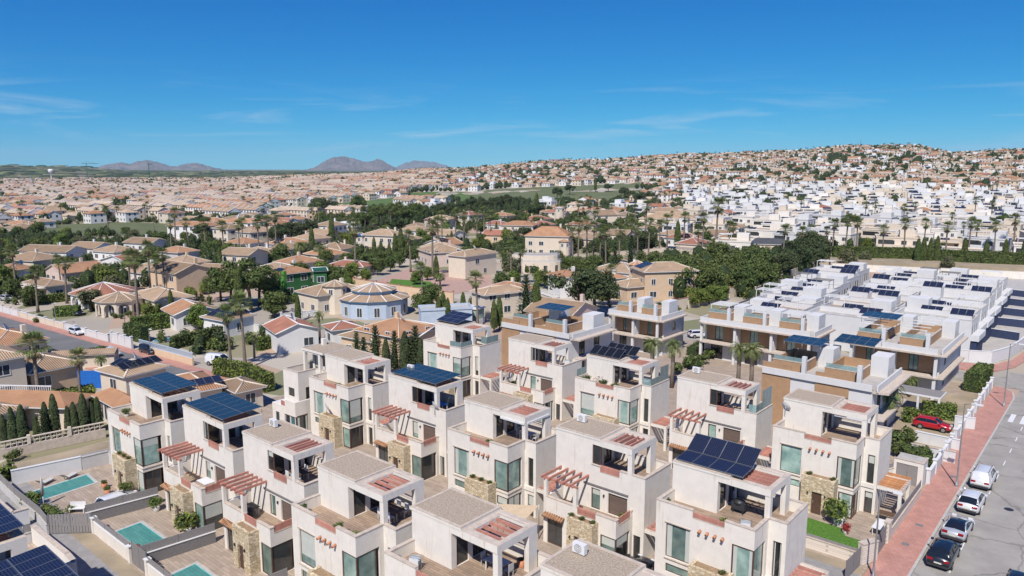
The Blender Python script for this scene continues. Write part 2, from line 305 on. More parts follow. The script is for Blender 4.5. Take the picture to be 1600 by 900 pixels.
def tag(o, label, cat, group=None):
    o['label'] = label; o['category'] = cat
    if group: o['group'] = group
    return o
def thing(name, label, cat, loc=(0, 0, 0), rz=0., group=None):
    return tag(obj(name, None, None, loc, rz), label, cat, group)
def struct(name, data, loc=(0, 0, 0), rz=0.):
    o = obj(name, data, None, loc, rz); o['kind'] = 'structure'; return o
def clone(root, parent=None):
    c = root.copy(); COL.objects.link(c); c.parent = parent
    for k in list(root.children): clone(k, c)
    return c
def uvw(u, v, z=0.):
    c, s = cos(YAW), sin(YAW)
    return (u * c + v * s, -u * s + v * c, z)
_cache = {}
def cached(key, fn):
    if key not in _cache: _cache[key] = fn()
    return _cache[key]
def bx(name, parent, x0, y0, z0, x1, y1, z1, mt, top=None):
    """box part with origin at its lower corner; equal sizes share mesh data"""
    key = ('bx', round(x1 - x0, 3), round(y1 - y0, 3), round(z1 - z0, 3), mt, top)
    def f():
        b = MB(); b.box(0, 0, 0, x1 - x0, y1 - y0, z1 - z0, mt, top); return b.mesh(name)
    return obj(name, cached(key, f), parent, (x0, y0, z0))
# ------------------------------------------------------------------ small shared parts
def window(parent, x, y, z, w, h, rz, gl='glass_pale', frame='brown_frame', fw=.07, mull=0, name='window', recess=.0):
    """window in an opening: frame mesh + pane child. (x,y,z) lower left on the outer face, width runs along rz"""
    def f():
        b = MB(); t = .08
        b.box(0, 0, 0, w, t, fw, frame); b.box(0, 0, h - fw, w, t, h, frame); b.box(0, 0, fw, fw, t, h - fw, frame); b.box(w - fw, 0, fw, w, t, h - fw, frame)
        for i in range(mull):
            c = w * (i + 1) / (mull + 1); b.box(c - fw / 2, .001, fw, c + fw / 2, t - .001, h - fw, frame)
        return b.mesh(name)
    o = obj(name, cached(('win', round(w, 2), round(h, 2), frame, fw, mull), f), parent, (x - sin(rz) * recess, y + cos(rz) * recess, z), rz)
    def g():
        b = MB(); b.box(fw * .5, .03, fw * .5, w - fw * .5, .05, h - fw * .5, gl); return b.mesh('pane')
    obj('pane', cached(('pane', round(w, 2), round(h, 2), gl, fw), g), o)
    return o
def dish_mesh(r=.45):
    def f():
        b = MB(); prof = [(r * t, .28 * r * t * t) for t in (.02, .3, .55, .8, 1.)]; b.lathe(prof, 'dish', 16); b.lathe([(p[0], p[1] - .012) for p in prof], 'dish', 16)
        me = b.mesh('satellite_dish')
        me.transform(Matrix.Rotation(radians(62), 4, 'X')); return me
    return cached(('dish', r), f)
def dish(parent, x, y, z, r=.45, rz=radians(160), mast=.8):
    b = cached(('mast', mast), lambda: (lambda q: (q.tube([(0, 0, 0), (0, 0, mast)], .03, 'grey_metal', 6), q.tube([(0, 0, mast), (0, -.3, mast + .1)], .02, 'grey_metal', 5), q.mesh('dish_mast'))[2])(MB()))
    m_ = obj('dish_mast', b, parent, (x, y, z), rz); obj('satellite_dish', dish_mesh(r), m_, (0, 0, mast))
    return m_
def ac_unit(parent, x, y, z, rz=0.):
    def f():
        b = MB(); b.box(0, 0, .08, .85, .32, .68, 'white_paint'); b.box(.05, .02, 0, .12, .3, .08, 'grey_metal'); b.box(.73, .02, 0, .8, .3, .08, 'grey_metal')
        for r in (.24, .16, .08): b.tube([(.4 + r * cos(t * pi / 8), -.008, .38 + r * sin(t * pi / 8)) for t in range(17)], .012, 'dark_plastic', 4)
        return b.mesh('air_conditioner')
    return obj('air_conditioner', cached('ac', f), parent, (x, y, z), rz)
PVW, PVH = 1.06, 1.78
def pv_mesh(kind, w=PVW, h=PVH):
    def f():
        b = MB(); b.box(0, 0, 0, w, h, .04, 'grey_metal'); b.face([(.02, .02, .042), (w - .02, .02, .042), (w - .02, h - .02, .042), (.02, h - .02, .042)], kind); return b.mesh('solar_panel')
    return cached(('pv', kind, w, h), f)
def solar_array(parent, x, y, z, nx, ny, kind='pv_navy', tilt=8., w=PVW, h=PVH, legs=True, gap=.025, rz=0., leg_h=.0):
    """frame part with one child per panel; slopes down towards -y"""
    b = MB(); W_, D_ = nx * (w + gap), ny * (h + gap); t = radians(tilt)
    for j in range(ny + 1): b.box(0, j * (h + gap) - .03 if j else .02, -.05, W_, j * (h + gap) + .03 if j else .08, -.004, 'grey_metal')
    nl = max(2, int(W_ / 2.2) + 1)
    fr = obj('solar_array', None, parent)
    for i in range(nl):
        px = .06 + (W_ - .12) * i / (nl - 1)
        for q in (.1, D_ - .1):
            top = q * sin(t); yy = q
            b.tube([(px, yy, -.05), (px, yy + .0 - top * sin(t) * .0, -.05 - leg_h - (top if leg_h == 0 else 0) * .95 - .02)], .03, 'grey_metal', 5)
    me = b.mesh('solar_array'); fr.data = None
    bpy.data.objects.remove(fr)
    fr = obj('solar_array', me, parent, (x, y, z), rz); fr.rotation_euler = (t, 0, rz)
    pm = pv_mesh(kind, w, h)
    for i in range(nx):
        for j in range(ny): obj('solar_panel', pm, fr, (i * (w + gap), j * (h + gap), 0))
    return fr
def lamp_small(parent, x, y, z, rz=0.):
    def f():
        b = MB(); b.box(-.06, -.12, -.1, .06, 0, .1, 'black_metal'); b.box(-.05, -.11, -.13, .05, -.02, -.1, 'lamp_glass'); return b.mesh('wall_lamp')
    return obj('wall_lamp', cached('wl', f), parent, (x, y, z), rz)

# ------------------------------------------------------------------ the modern three-storey villas
F1, F2, RT = 3.1, 6.3, 9.45
X = (1, 0); Y = (0, 1); NX = (-1, 0); NY = (0, -1)
def planks(parent, x0, x1, y, z0, n=3, h=.17, along='x', mt='red_timber'):
    for i in range(n):
        z = z0 + i * (h + .02)
        if along == 'x': bx('plank', parent, x0, y - .05, z, x1, y + .04, z + h, mt)
        else: bx('plank', parent, y - .04, x0, z, y + .05, x1, z + h, mt)
def upper_storey(r, kind):
    """stair tower with gravel roof and plaster pergola, shared by both house types"""
    b = MB(); th = .22
    # tower walls
    hf = [] if kind == 'A' else [(3.78, 4.6, 7.1, 8.8)]
    Lf = 3.7 if kind == 'A' else 4.6
    if kind == 'A':
        b.panel((0, 0), X, NY, 3.7, F2, 9.25, th, [], 'plaster')
    b.panel((3.7, th), Y, X, 3.53 , F2, 9.25, th, [(.25, 1.35, F2 + .02, 8.55), (1.75, 2.95, F2 + .02, 8.55)], 'plaster')
    b.panel((0, 3.75), X, Y, 3.7, F2, 9.25, th, [], 'plaster'); b.panel((0, th), Y, NX, 3.31, F2, 9.25, th, [], 'plaster')
    obj('tower', b, r)
    ro = MB(); ro.box(-.04, -.04, 9.25, 4.6, 3.79, 9.42, 'plaster'); ro.panel((-.04, -.04), X, NY, 4.64, 9.42, 9.5, .2, [], 'coping'); ro.panel((-.04, 3.79), X, Y, 4.64, 9.42, 9.5, .2, [], 'coping')
    ro.panel((-.04, .16), Y, NX, 3.43, 9.42, 9.5, .2, [], 'coping'); ro.panel((4.6, .16), Y, X, 3.43, 9.42, 9.5, .2, [], 'coping')
    rf = obj('roof', ro, r); g = MB(); g.box(.16, .16, 9.422, 4.4, 3.59, 9.455, 'gravel'); obj('gravel_bed', g, rf)
    p = MB()   # pergola frame
    p.box(4.6, -.04, 8.8, 7.65, .36, 9.3, 'plaster', 'coping'); p.box(3.7, 0, 8.8, 4.6, .22, 9.25, 'plaster') if kind == 'A' else None
    p.box(7.27, .36, 8.8, 7.65, 3.4, 9.3, 'plaster', 'coping'); p.box(4.6, 3.4, 8.8, 7.65, 3.79, 9.3, 'plaster', 'coping')
    p.box(4.6, .36, 9.05, 5.05, 3.4, 9.28, 'plaster', 'coping')
    p.box(5.05, .36, 9.1, 7.27, .62, 9.27, 'plaster', 'coping'); p.box(5.05, 3.15, 9.1, 7.27, 3.4, 9.27, 'plaster', 'coping')
    p.box(7.25, 0, 6.3 if kind == 'A' else 7.1, 7.65, .4, 8.8, 'plaster'); p.box(7.27, 2.95, F2, 7.65, 3.79, 8.8, 'plaster')
    pf = obj('pergola', p, r)
    for i in range(4):
        if kind == 'A': bx('beam', pf, 5.0, .85 + i * .62, 9.02, 7.3, .99 + i * .62, 9.24, 'red_timber')
        else: bx('beam', pf, 5.2 + i * .53, .58, 9.02, 5.34 + i * .53, 3.2, 9.24, 'red_timber')
    # terrace floor & doors
    d = MB(); d.box(.2, -2.3 if kind == 'A' else .23, F2 - .18, 7.4 if kind == 'A' else 8.7, .2 if kind == 'A' else 4.0, F2, 'deck')
    if kind == 'A': d.box(.21, .2, F2 - .18, 8.7, 4.0, F2 - .002, 'deck')
    obj('roof_terrace', d, r)
    window(r, 3.68, .25 + th, F2 + .02, 1.1, 2.23, radians(90), 'glass_dark', fw=.1, name='terrace_door', recess=.06)
    window(r, 3.68, 1.75 + th, F2 + .02, 1.2, 2.23, radians(90), 'glass_dark', fw=.07, mull=1, name='terrace_door', recess=.06)
def copings(r, segs, w=.3, t=.07):
    for x0, y0, x1, y1, z in segs: bx('coping', r, x0, y0, z, x1, y1, z + t, 'coping')
def spout(r, x, y, z):
    def f():
        b = MB(); n = 6; P0 = [(.085 * cos(pi + pi * i / n), .085 * sin(pi + pi * i / n)) for i in range(n + 1)]
        b.tube([(0, .02, 0), (0, -.34, -.04)], [.1, .1], 'clay', 8); b.tube([(0, -.341, -.04), (0, -.343, -.04)], [.07, .07], 'dark_plastic', 8); return b.mesh('clay_spout')
    return obj('clay_spout', cached('spout', f), r, (x, y, z))
def stone_porch(r, x0, x1, y0, y1, ztop, dx0, dx1):
    b = MB(); th = .25
    b.panel((x0, y0), X, NY, x1 - x0, 0, ztop, th, [(dx0 - x0, dx1 - x0, -.1, 2.15)], 'stone'); b.panel((x1, y0 + th), Y, X, y1 - y0 - th, 0, ztop, th, [], 'stone'); b.panel((x0, y0 + th), Y, NX, y1 - y0 - th, 0, ztop, th, [], 'stone')
    p = obj('stone_porch', b, r)
    s_ = MB(); s_.box(x0 + th, y0 + th, ztop - .3, x1 - th, y1 - .01, ztop - .1, 'soil'); obj('planter_soil', s_, p)
    dm = MB(); dm.box(dx0, y0 + .16, 0.02, dx1, y0 + .22, 2.13, 'brown_frame'); dm.tube([(dx0 + .12, y0 + .13, .95), (dx0 + .12, y0 + .13, 1.25)], .018, 'grey_metal', 6); obj('front_door', dm, p)
    lamp_small(p, dx0 - .35, y0, 1.95); lamp_small(p, dx1 + .3, y0, 1.95)
    return p
def house_A():
    r = obj('modern_villa', None); th = .25; b = MB()
    b.panel((0, -2.4), X, NY, 7.6, 0, 7.15, th, [(.85, 2.8, 2.9, 5.6), (.9, 2.8, 1.7, 2.4), (2.95, 5.4, 6.62, 8), (6.0, 9, 2.95, 5.7), (6.3, 9, -.1, 2.38), (4.3, 5.2, -.1, 2.2)], 'plaster')
    b.panel((7.6, -2.4 + th), Y, X, 2.4 - th, 0, 7.15, th, [(-1, 1.75, 2.95, 5.7), (-1, 1.75, -.1, 2.38)], 'plaster')
    b.panel((7.6, 0), X, NY, 1.3, 0, 7.15, th, [(.4, 1.0, 2.9, 5.65), (.35, 1.05, .0, 2.1)], 'plaster')
    b.panel((8.9, th), Y, X, 3.7, 0, 7.15, th, [], 'plaster'); b.panel((0, -2.4 + th), Y, NX, 6.35, 0, 7.15, th, [(3.2, 4.2, 3.9, 5.2)], 'plaster'); b.panel((0, 4.2), X, Y, 8.9, 0, 7.15, th, [(1, 2.2, 3.6, 5.2), (5, 6.8, .1, 2.3)], 'plaster')
    b.box(.2, -2.2, 2.5, 7.5, 0, 2.88, 'plaster'); b.box(.2, -.1, 2.5, 8.7, 4., 2.88, 'plaster')
    b.box(3.1, -2.1, 0.01, 3.2, 3.8, 2.5, 'plaster'); b.box(3.1, -2.1, 2.9, 3.2, 3.8, 6.1, 'plaster'); b.box(3.2, .6, 0.01, 8.6, .7, 2.5, 'plaster'); b.box(3.2, .6, 2.9, 8.6, .7, 6.1, 'plaster')
    obj('wall', b, r)
    upper_storey(r, 'A')
    copings(r, [(-.03, -2.43, 2.95, -2.13, 7.15), (5.4, -2.43, 7.63, -2.13, 7.15), (7.33, -2.13, 7.63, .01, 7.15), (7.65, -.03, 8.93, .27, 7.15), (8.63, .27, 8.93, 4.23, 7.15), (0, 3.93, 8.63, 4.23, 7.15), (-.03, -2.13, .27, -.05, 7.15), (2.95, -2.42, 5.4, -2.14, 6.62), (.75, -2.46, 2.9, -2.38, 5.63), (.8, -2.5, 2.85, -2.3, 2.8), (5.9, -2.46, 7.66, -2.2, 2.75), (7.45, -2.2, 7.66, -.5, 2.75)])
    planks(r, 3.0, 5.38, -2.36, 6.7, 2)
    for x in (3.6, 4.18, 4.77, 5.35): spout(r, x, -2.4, 5.85)
    window(r, .85, -2.4, 2.9, 1.95, 2.7, 0, 'glass_pale', fw=.06, recess=.12)
    window(r, .9, -2.4, 1.7, 1.9, .7, 0, 'glass_pale', fw=.05, recess=.12)
    window(r, 6.0, -2.4, 2.95, 1.6, 2.75, 0, 'glass_pale', fw=.11, recess=.04); window(r, 7.6, -2.3, 2.95, 1.65, 2.75, radians(90), 'glass_pale', fw=.09, recess=.04)
    window(r, 6.3, -2.4, .05, 1.3, 2.33, 0, 'glass_pale', fw=.11, recess=.04); window(r, 7.6, -2.3, .05, 1.65, 2.33, radians(90), 'glass_dark', fw=.09, mull=1, recess=.04)
    window(r, 8.0, 0, 2.9, .6, 2.75, 0, 'glass_dark', fw=.07, recess=.12); window(r, 7.95, 0, 0.02, .7, 2.08, 0, 'glass_dark', fw=.07, recess=.12)
    stone_porch(r, 3.3, 6.25, -3.5, -2.4, 3.55, 4.3, 5.2)
    return r
def house_B():
    r = obj('modern_villa', None); th = .25; b = MB()
    b.panel((0, 0), X, NY, 8.9, 0, 9.25, th, [(3.75, 4.65, 3.15, 4.98), (5.45, 7.3, 3.15, 4.98), (3.8, 4.6, 7.1, 8.8), (4.6, 6.5, 6.55, 12), (6.5, 12, 7.12, 12), (4.6, 12, 8.8, 12), (7.95, 8.6, -.1, 2.1)], 'plaster')
    b.panel((8.9, th), Y, X, 3.7, 0, 7.12, th, [], 'plaster'); b.panel((0, th), Y, NX, 3.7, 0, 7.12, th, [(.9, 1.9, 3.9, 5.2)], 'plaster'); b.panel((0, 4.2), X, Y, 8.9, 0, 7.12, th, [(1, 2.2, 3.6, 5.2), (5, 6.8, .1, 2.3)], 'plaster')
    b.panel((.6, -2.5), X, NY, 7.25, 0, 4.15, th, [(.4, 2.0, -.1, 2.4), (3.5, 5.3, 3.6, 9), (5.8, 9, .05, 2.62), (3.7, 4.6, -.1, 2.2)], 'plaster')
    b.panel((7.85, -2.5 + th), Y, X, 2.5 - th, 0, 4.15, th, [(-1, 1.85, .05, 2.62), (.1, 1.9, 3.65, 9)], 'plaster'); b.panel((.6, -2.5 + th), Y, NX, 2.5 - th, 0, 5.7, th, [(.15, 1.9, 4.15, 5.4)], 'plaster')
    b.box(.6, -2.5, 4.15, .9, -2.2, 5.7, 'plaster'); b.box(3.65, -2.5, 4.15, 3.98, -2.17, 5.7, 'plaster')
    b.box(.8, -2.3, 2.75, 7.65, 0.1, 3.04, 'plaster')
    b.box(3.3, -2.2, 0.01, 3.4, 3.9, 2.7, 'plaster'); b.box(.2, 1.6, .01, 8.7, 1.7, 6.1, 'plaster')
    obj('wall', b, r)
    upper_storey(r, 'B')
    d = MB(); d.box(.85, -2.26, 3.04, 7.6, -.005, F1, 'deck'); obj('balcony_floor', d, r)
    copings(r, [(6.5, -.03, 7.24, .27, 7.12), (7.67, -.03, 8.93, .27, 7.12), (8.63, .27, 8.93, 4.23, 7.12), (0, 3.93, 8.63, 4.23, 7.12), (4.6, -.02, 6.5, .26, 6.55), (.91, -2.53, 3.64, -2.22, 4.15), (3.99, -2.53, 4.1, -2.22, 4.15), (5.9, -2.53, 7.88, -2.22, 4.15), (7.57, -2.22, 7.88, -2.12, 4.15), (7.57, -.35, 7.88, -.01, 4.15), (4.1, -2.52, 5.9, -2.23, 3.6), (7.58, -2.12, 7.87, -.35, 3.65), (3.75, -.06, 4.7, .0, 7.03)])
    planks(r, 4.62, 6.48, .03, 6.63, 3); planks(r, 4.12, 5.88, -2.46, 3.68, 3); planks(r, -2.1, -.38, 7.78, 3.74, 3, along='y')
    for i in range(5): bx('beam', r, .52 + i * .72, -2.85, 5.86, .66 + i * .72, -.005, 6.06, 'red_timber')
    bx('lintel', r, .55, -2.45, 5.7, 4.0, -2.25, 5.86, 'red_timber')
    for i in range(6): bx('beam_end', r, .65 + i * .58, -2.62, 5.73, .78 + i * .58, -2.452, 5.85, 'red_timber')
    bx('awning_cassette', r, 3.0, -.1, 5.22, 7.4, -.003, 5.34, 'dark_slat')
    window(r, 3.75, 0, 3.15, .9, 1.83, 0, 'glass_pale', fw=.09, recess=.1)
    o = window(r, 5.45, 0, 3.15, 1.85, 1.83, 0, 'glass_dark', fw=.08, recess=.12); sh = MB(); sh.box(.08, .01, .08, 1.77, .028, 1.75, 'shutter'); obj('roller_shutter', sh, o)
    lamp_small(r, 5.05, 0, 4.6)
    window(r, 3.8, 0, 7.1, .8, 1.7, 0, 'glass_dark', fw=.09, recess=.08)
    window(r, 1.0, -2.5, .02, 1.6, 2.35, 0, 'glass_dark', fw=.08, mull=1, recess=.12, name='glazed_door')
    window(r, 6.4, -2.5, .05, 1.45, 2.57, 0, 'glass_pale', fw=.11, recess=.04); window(r, 7.85, -2.4, .05, 1.75, 2.57, radians(90), 'glass_dark', fw=.09, recess=.04)
    window(r, 7.95, 0, .02, .65, 2.08, 0, 'glass_dark', fw=.07, recess=.12)
    a = MB(); a.face([(.75, -2.5, 2.78), (2.85, -2.5, 2.78), (2.85, -2.98, 2.58), (.75, -2.98, 2.58)], 'tile_orange'); a.face([(.75, -2.5, 2.7), (2.85, -2.5, 2.7), (2.85, -2.96, 2.52), (.75, -2.96, 2.52)], 'wood_dark')
    aw = obj('tile_awning', a, r)
    for i in range(9):
        t = cached('awtile', lambda: (lambda q: (q.tube([(0, 0, .2), (0, -.5, 0)], [.07, .09], 'tile_orange', 6), q.mesh('roof_tile'))[1])(MB())); obj('roof_tile', t, aw, (.85 + i * .24, -2.5, 2.6))
    stone_porch(r, 3.7, 6.2, -3.4, -2.5, 3.55, 4.4, 5.25)
    return r
def side_pergola(r, x0=8.92, x1=10.9, n=5):
    b = MB(); b.box(x0, .1, 2.55, x1, .35, 2.85, 'plaster', 'coping'); b.box(x0, 3.2, 2.55, x1, 3.5, 2.85, 'plaster', 'coping'); b.box(x1 - .25, .35, 2.55, x1, 3.2, 2.85, 'plaster', 'coping'); b.box(x1 - .28, .1, 0, x1, .38, 2.55, 'plaster'); b.box(x1 - .28, 3.2, 0, x1, 3.5, 2.55, 'plaster')
    p = obj('side_pergola', b, r)
    for i in range(n): bx('beam', p, x0, .55 + i * .55, 2.7, x1 - .05, .69 + i * .55, 2.9, 'orange_timber' if n > 5 else 'red_timber')
    return p
protoA, protoB = house_A(), house_B()
ROW = 'modern three storey villas with roof pergolas'
spec = [  # kind, u, v, label
 ('A', -79.0, 30.6, 'modern plaster villa beside the long pool, blue solar canopy on roof, leftmost of front row'),
 ('B', -67.4, 30.7, 'modern plaster villa with blue solar canopy and red balcony pergola, second of front row'),
 ('B', -56.6, 30.7, 'modern villa with gravel roof and red balcony pergola, right of the two solar canopies'),
 ('A', -45.6, 30.6, 'modern villa with gravel roof, potted palm and white dining chairs on deck terrace'),
 ('A', -35.0, 30.6, 'modern villa with gravel roof, nearest full roof terrace, orange pot under the pergola'),
 ('B', -24.0, 30.5, 'modern villa showing only its gravel roof at the bottom edge'),
 ('A', -73.7, 51.2, 'modern villa with satellite dish on stone porch, beside the row of dark conifers'),
 ('B', -61.1, 50.5, 'modern villa with large flat blue solar canopy and blue table on the roof terrace'),
 ('A', -48.4, 49.4, 'modern villa with white awnings rolled on its roof pergola, middle row'),
 ('B', -37.0, 49.1, 'modern villa with brown roller shutter, gravel roof and grill, right of sand shade sail'),
 ('A', -25.6, 48.9, 'modern villa with navy solar panels tilted on its tower, at bottom right'),
 ('A', -77.3, 72.9, 'modern villa with nine tilted solar panels and glass balcony guard, back row left'),
 ('B', -62.4, 72.1, 'modern villa with gravel roof in back row below the brown panelled duplex'),
 ('A', -49.4, 71.5, 'modern villa with black stepped solar panels and plants on its terrace'),
 ('B', -36.6, 70.2, 'modern villa with glass panel guard and pale beams, left of the brown panelled block'),
 ('A', -25.1, 70.3, 'corner villa by the pink pavement with lawn, stone porch and timber carport'),
]
HOUSES = []
for i, (k, u, v, lab) in enumerate(spec):
    p = protoA if k == 'A' else protoB
    h = p if not any(q[0] == k for q in spec[:i]) else clone(p)
    h.location = uvw(u, v); h.rotation_euler = (0, 0, -YAW); tag(h, lab, 'house', ROW); HOUSES.append(h)
    if i >= 6 and i != 15: side_pergola(h)
    if i in (6, 8, 9, 11, 13): 
        for ch in list(h.children):
            if ch.name.startswith('window') and i in (9, 13) and ch.location.z > 2.8: pass
# differences between the houses
def canopy(h, kind, nx, ny, x, y, z, tilt, w=PVW, hh=PVH): return solar_array(h, x, y, z, nx, ny, kind, tilt, w, hh, leg_h=.45)
canopy(HOUSES[0], 'pv_blue', 6, 2, .55, .05, 9.72, 2.5, 1.1, 1.85)
canopy(HOUSES[1], 'pv_blue', 6, 2, .55, -.05, 9.75, 3, 1.14, 1.95)
canopy(HOUSES[7], 'pv_blue', 6, 2, .6, -.05, 9.72, 3, 1.13, 1.9)
solar_array(HOUSES[10], .15, .1, 9.6, 4, 1, 'pv_navy', 5, 1.32, 1.75, leg_h=.05); solar_array(HOUSES[10], .15, 1.9, 9.8, 4, 1, 'pv_navy', 32, 1.32, 1.75, leg_h=.1)
solar_array(HOUSES[11], .1, .2, 9.75, 3, 3, 'pv_navy', 14, 1.45, 1.15, leg_h=.1)
solar_array(HOUSES[13], .1, .3, 9.6, 4, 1, 'pv_black', 30, 1.05, 1.6, leg_h=.1); solar_array(HOUSES[13], 1.2, 2.0, 9.75, 4, 1, 'pv_black', 30, 1.05, 1.6, leg_h=.1)
dish(HOUSES[6], 4.2, -3.0, 3.4, .62, mast=.9); dish(HOUSES[7], 7.5, -.25, 6.5, .55, mast=.9); dish(HOUSES[15], .3, -.3, 7.9, .5, mast=.7)
ac_unit(HOUSES[6], .5, .4, 6.32, 0)
# glass guards
def guard(h, pts, z0, z1, step=1.1):
    for (x0, y0), (x1, y1) in zip(pts, pts[1:]):
        L = hypot(x1 - x0, y1 - y0); n_ = max(1, round(L / step)); a = atan2(y1 - y0, x1 - x0)
        for i in range(n_):
            t = i / n_; w = L / n_ - .03
            me = cached(('guard', round(w, 2), round(z1 - z0, 2)), lambda: (lambda q: (q.box(0, -.008, 0, w, .008, z1 - z0, 'clear_glass'), q.mesh('glass_panel'))[1])(MB()))
            obj('glass_panel', me, h, (x0 + (x1 - x0) * t, y0 + (y1 - y0) * t, z0), a)
guard(HOUSES[11], [(5.4, -2.28), (7.5, -2.28), (7.5, -.1)], 7.23, 7.9); guard(HOUSES[11], [(7.8, 1.5), (8.8, 1.5), (8.8, 4.0)], 7.23, 8.2)
guard(HOUSES[13], [(7.75, .12), (8.78, .12), (8.78, 4.1)], 7.23, 8.0, .9); guard(HOUSES[13], [(8.78, 2.2), (8.78, 4.1)], 8.02, 9.0, .9)
guard(HOUSES[14], [(8.0, .12), (8.78, .12), (8.78, 4.1)], 7.2, 8.0, .9); guard(HOUSES[14], [(8.78, 1.6), (8.78, 4.1)], 8.02, 9.2, .9); guard(HOUSES[13], [(.13, -.4), (.13, -2.2)], 7.23, 8.1)
# timber carport wing of the corner villa
side_pergola(HOUSES[15], 8.92, 11.0, 7)
# odd neighbour beside the conifers: flat L-shaped roof on posts
def house_C(u, v, lab):
    r = thing('modern_villa', lab, 'house', uvw(u, v), -YAW, ROW); b = MB(); th = .22
    b.panel((-3.2, -2.6), X, NY, 3.2, 0, 7.15, th, [(1.0, 2.3, 3.9, 5.0)], 'plaster'); b.panel((0, -2.6 + th), Y, X, 2.4, 0, 7.15, th, [(.8, 1.7, 3.1, 5.1)], 'plaster'); b.panel((0, 0), X, NY, 2.2, 0, 7.15, th, [], 'plaster')
    b.panel((2.2, th), Y, X, 3.6, 0, 7.15, th, [], 'plaster'); b.panel((-3.2, -2.6 + th), Y, NX, 6.4, 0, 7.15, th, [], 'plaster'); b.panel((-3.2, 4), X, Y, 5.4, 0, 7.15, th, [], 'plaster'); b.box(-3, -2.4, 6.1, -.2, 3.8, 6.3, 'deck'); b.box(-.2, .2, 6.1, 2., 3.8, 6.298, 'deck')
    b.panel((-2.4, 1.2), X, NY, 3.6, F2, 9.2, th, [(.4, 1.3, 6.32, 8.5), (1.3, 3.3, 7.2, 8.5)], 'plaster'); b.panel((1.2, 1.2 + th), Y, X, 2.5, F2, 9.2, th, [], 'plaster'); b.panel((-2.4, 1.2 + th), Y, NX, 2.5, F2, 9.2, th, [], 'plaster')
    b.box(-2.4, -.2, F2, -2.0, .2, 9.0, 'plaster'); b.box(.8, -.2, F2, 1.2, .2, 9.0, 'plaster'); b.box(-2.4, -.2, 9.0, 1.2, .15, 9.2, 'plaster'); b.box(-2.5, -.3, 9.2, 1.9, 4.05, 9.45, 'plaster')
    obj('wall', b, r); g = MB(); g.box(-2.45, -.25, 9.452, 1.85, 4.0, 9.49, 'gravel'); obj('gravel_bed', g, r); bx('chimney', r, -1.9, 2.2, 9.49, -1.4, 2.7, 10.3, 'plaster')
    copings(r, [(-3.23, -2.63, .03, -2.35, 7.15), (-.25, -2.35, .03, .05, 7.15), (.03, -.03, 2.23, .25, 7.15), (-3.23, -2.35, -2.95, 3.9, 7.15)])
    window(r, -2.2, -2.6, 3.9, 1.3, 1.1, 0, 'glass_dark', recess=.1); window(r, 0, -1.58, 3.1, .9, 2.0, radians(90), 'glass_dark', recess=.1); window(r, -2.0, 1.2, 6.32, .9, 2.18, 0, 'glass_dark', recess=.1); window(r, -1.1, 1.2, 7.2, 2.0, 1.3, 0, 'glass_dark', recess=.1)
    b2 = MB(); b2.panel((-3.4, -4.2), X, NY, 5.0, 0, 3.2, th, [(.7, 1.5, 0, 2.2), (2.6, 3.6, 0, 2.3), (3.6, 9, 0, 2.3)], 'plaster'); b2.panel((1.6, -4.2 + th), Y, X, 4.0, 0, 4.1, th, [(-1, 1.5, .05, 2.4)], 'plaster'); b2.box(-3.4, -3.9, 3.0, 1.4, -2.6, 3.2, 'plaster_white'); b2.panel((-.6, -4.2), X, NY, 2.2, 3.2, 4.1, th, [], 'plaster'); obj('ground_wing', b2, r)
    window(r, -2.7, -4.2, .02, .8, 2.15, 0, 'glass_blue', recess=.08); window(r, .2, -4.2, .05, 1.4, 2.2, 0, 'glass_blue', recess=.05); window(r, 1.6, -4.0, .05, 1.5, 2.2, radians(90), 'glass_dark', recess=.05); planks(r, -1.5, -.65, -4.1, 3.25, 3)
    return r
HOUSES.append(house_C((-77.2, 50.2)[0] + 1.2, 51.4, 'modern villa with flat overhanging roof on posts and chimney, by white tile-roofed house'))
# row in front, mostly below the frame
for u, v, lab, k in ((-57.8, 8.9, 'modern villa corner with white framed solar panels at left edge of frame', 'B'), (-47.3, 8.9, 'modern villa with navy solar panels at the bottom left corner', 'A')):
    h = clone(protoB if k == 'B' else protoA)
    for ch in list(h.children):
        if ch.name.startswith('solar_array'):
            for g in list(ch.children): bpy.data.objects.remove(g)
            bpy.data.objects.remove(ch)
    canopy(h, 'pv_navy', 6, 2, .55, -.05, 9.72, 3, 1.13, 1.9)
    h.location = uvw(u, v); h.rotation_euler = (0, 0, -YAW); tag(h, lab, 'house', ROW); HOUSES.append(h)
# ------------------------------------------------------------------ terrain
def interp(x, tab):
    if x <= tab[0][0]: return tab[0][1]
    for (a, b), (c, d) in zip(tab, tab[1:]):
        if x <= c: t = (x - a) / (c - a); t = t * t * (3 - 2 * t); return b + (d - b) * t
    return tab[-1][1]
CREST = [(-60, 0), (-22, 0), (-12, 12), (-6, 25), (5, 41), (14.4, 53), (20, 58), (24.4, 67), (28, 66), (30.4, 52), (34.4, 57), (50, 60), (70, 0)]
def T(x, y):
    r = hypot(x, y); az = math.degrees(atan2(x, y))
    s = min(1, max(0, (r - 470) / 1050)); s = s * s * (3 - 2 * s)
    z = interp(az, CREST) * s
    if r > 1650: z *= 1 - min(1, (r - 1650) / 2500) * .6
    if r > 3000 and az < 0:
        z += interp(az, [(-60, 60), (-36, 62), (-31, 48), (-27, 16), (-20, 10), (-10, 0)]) * min(1, (r - 3000) / 1500) * (.8 + .4 * noise.noise((x / 500, y / 500, 0)))
    if r > 600: z += 3 * noise.noise((x / 220, y / 220, 3.)) * min(1, (r - 600) / 800)
    return z
gm = mat('town_ground', (.43, .355, .265), .97, .0, .02, .5, 2., col2=(.27, .235, .165), coord='World', detail=12.)
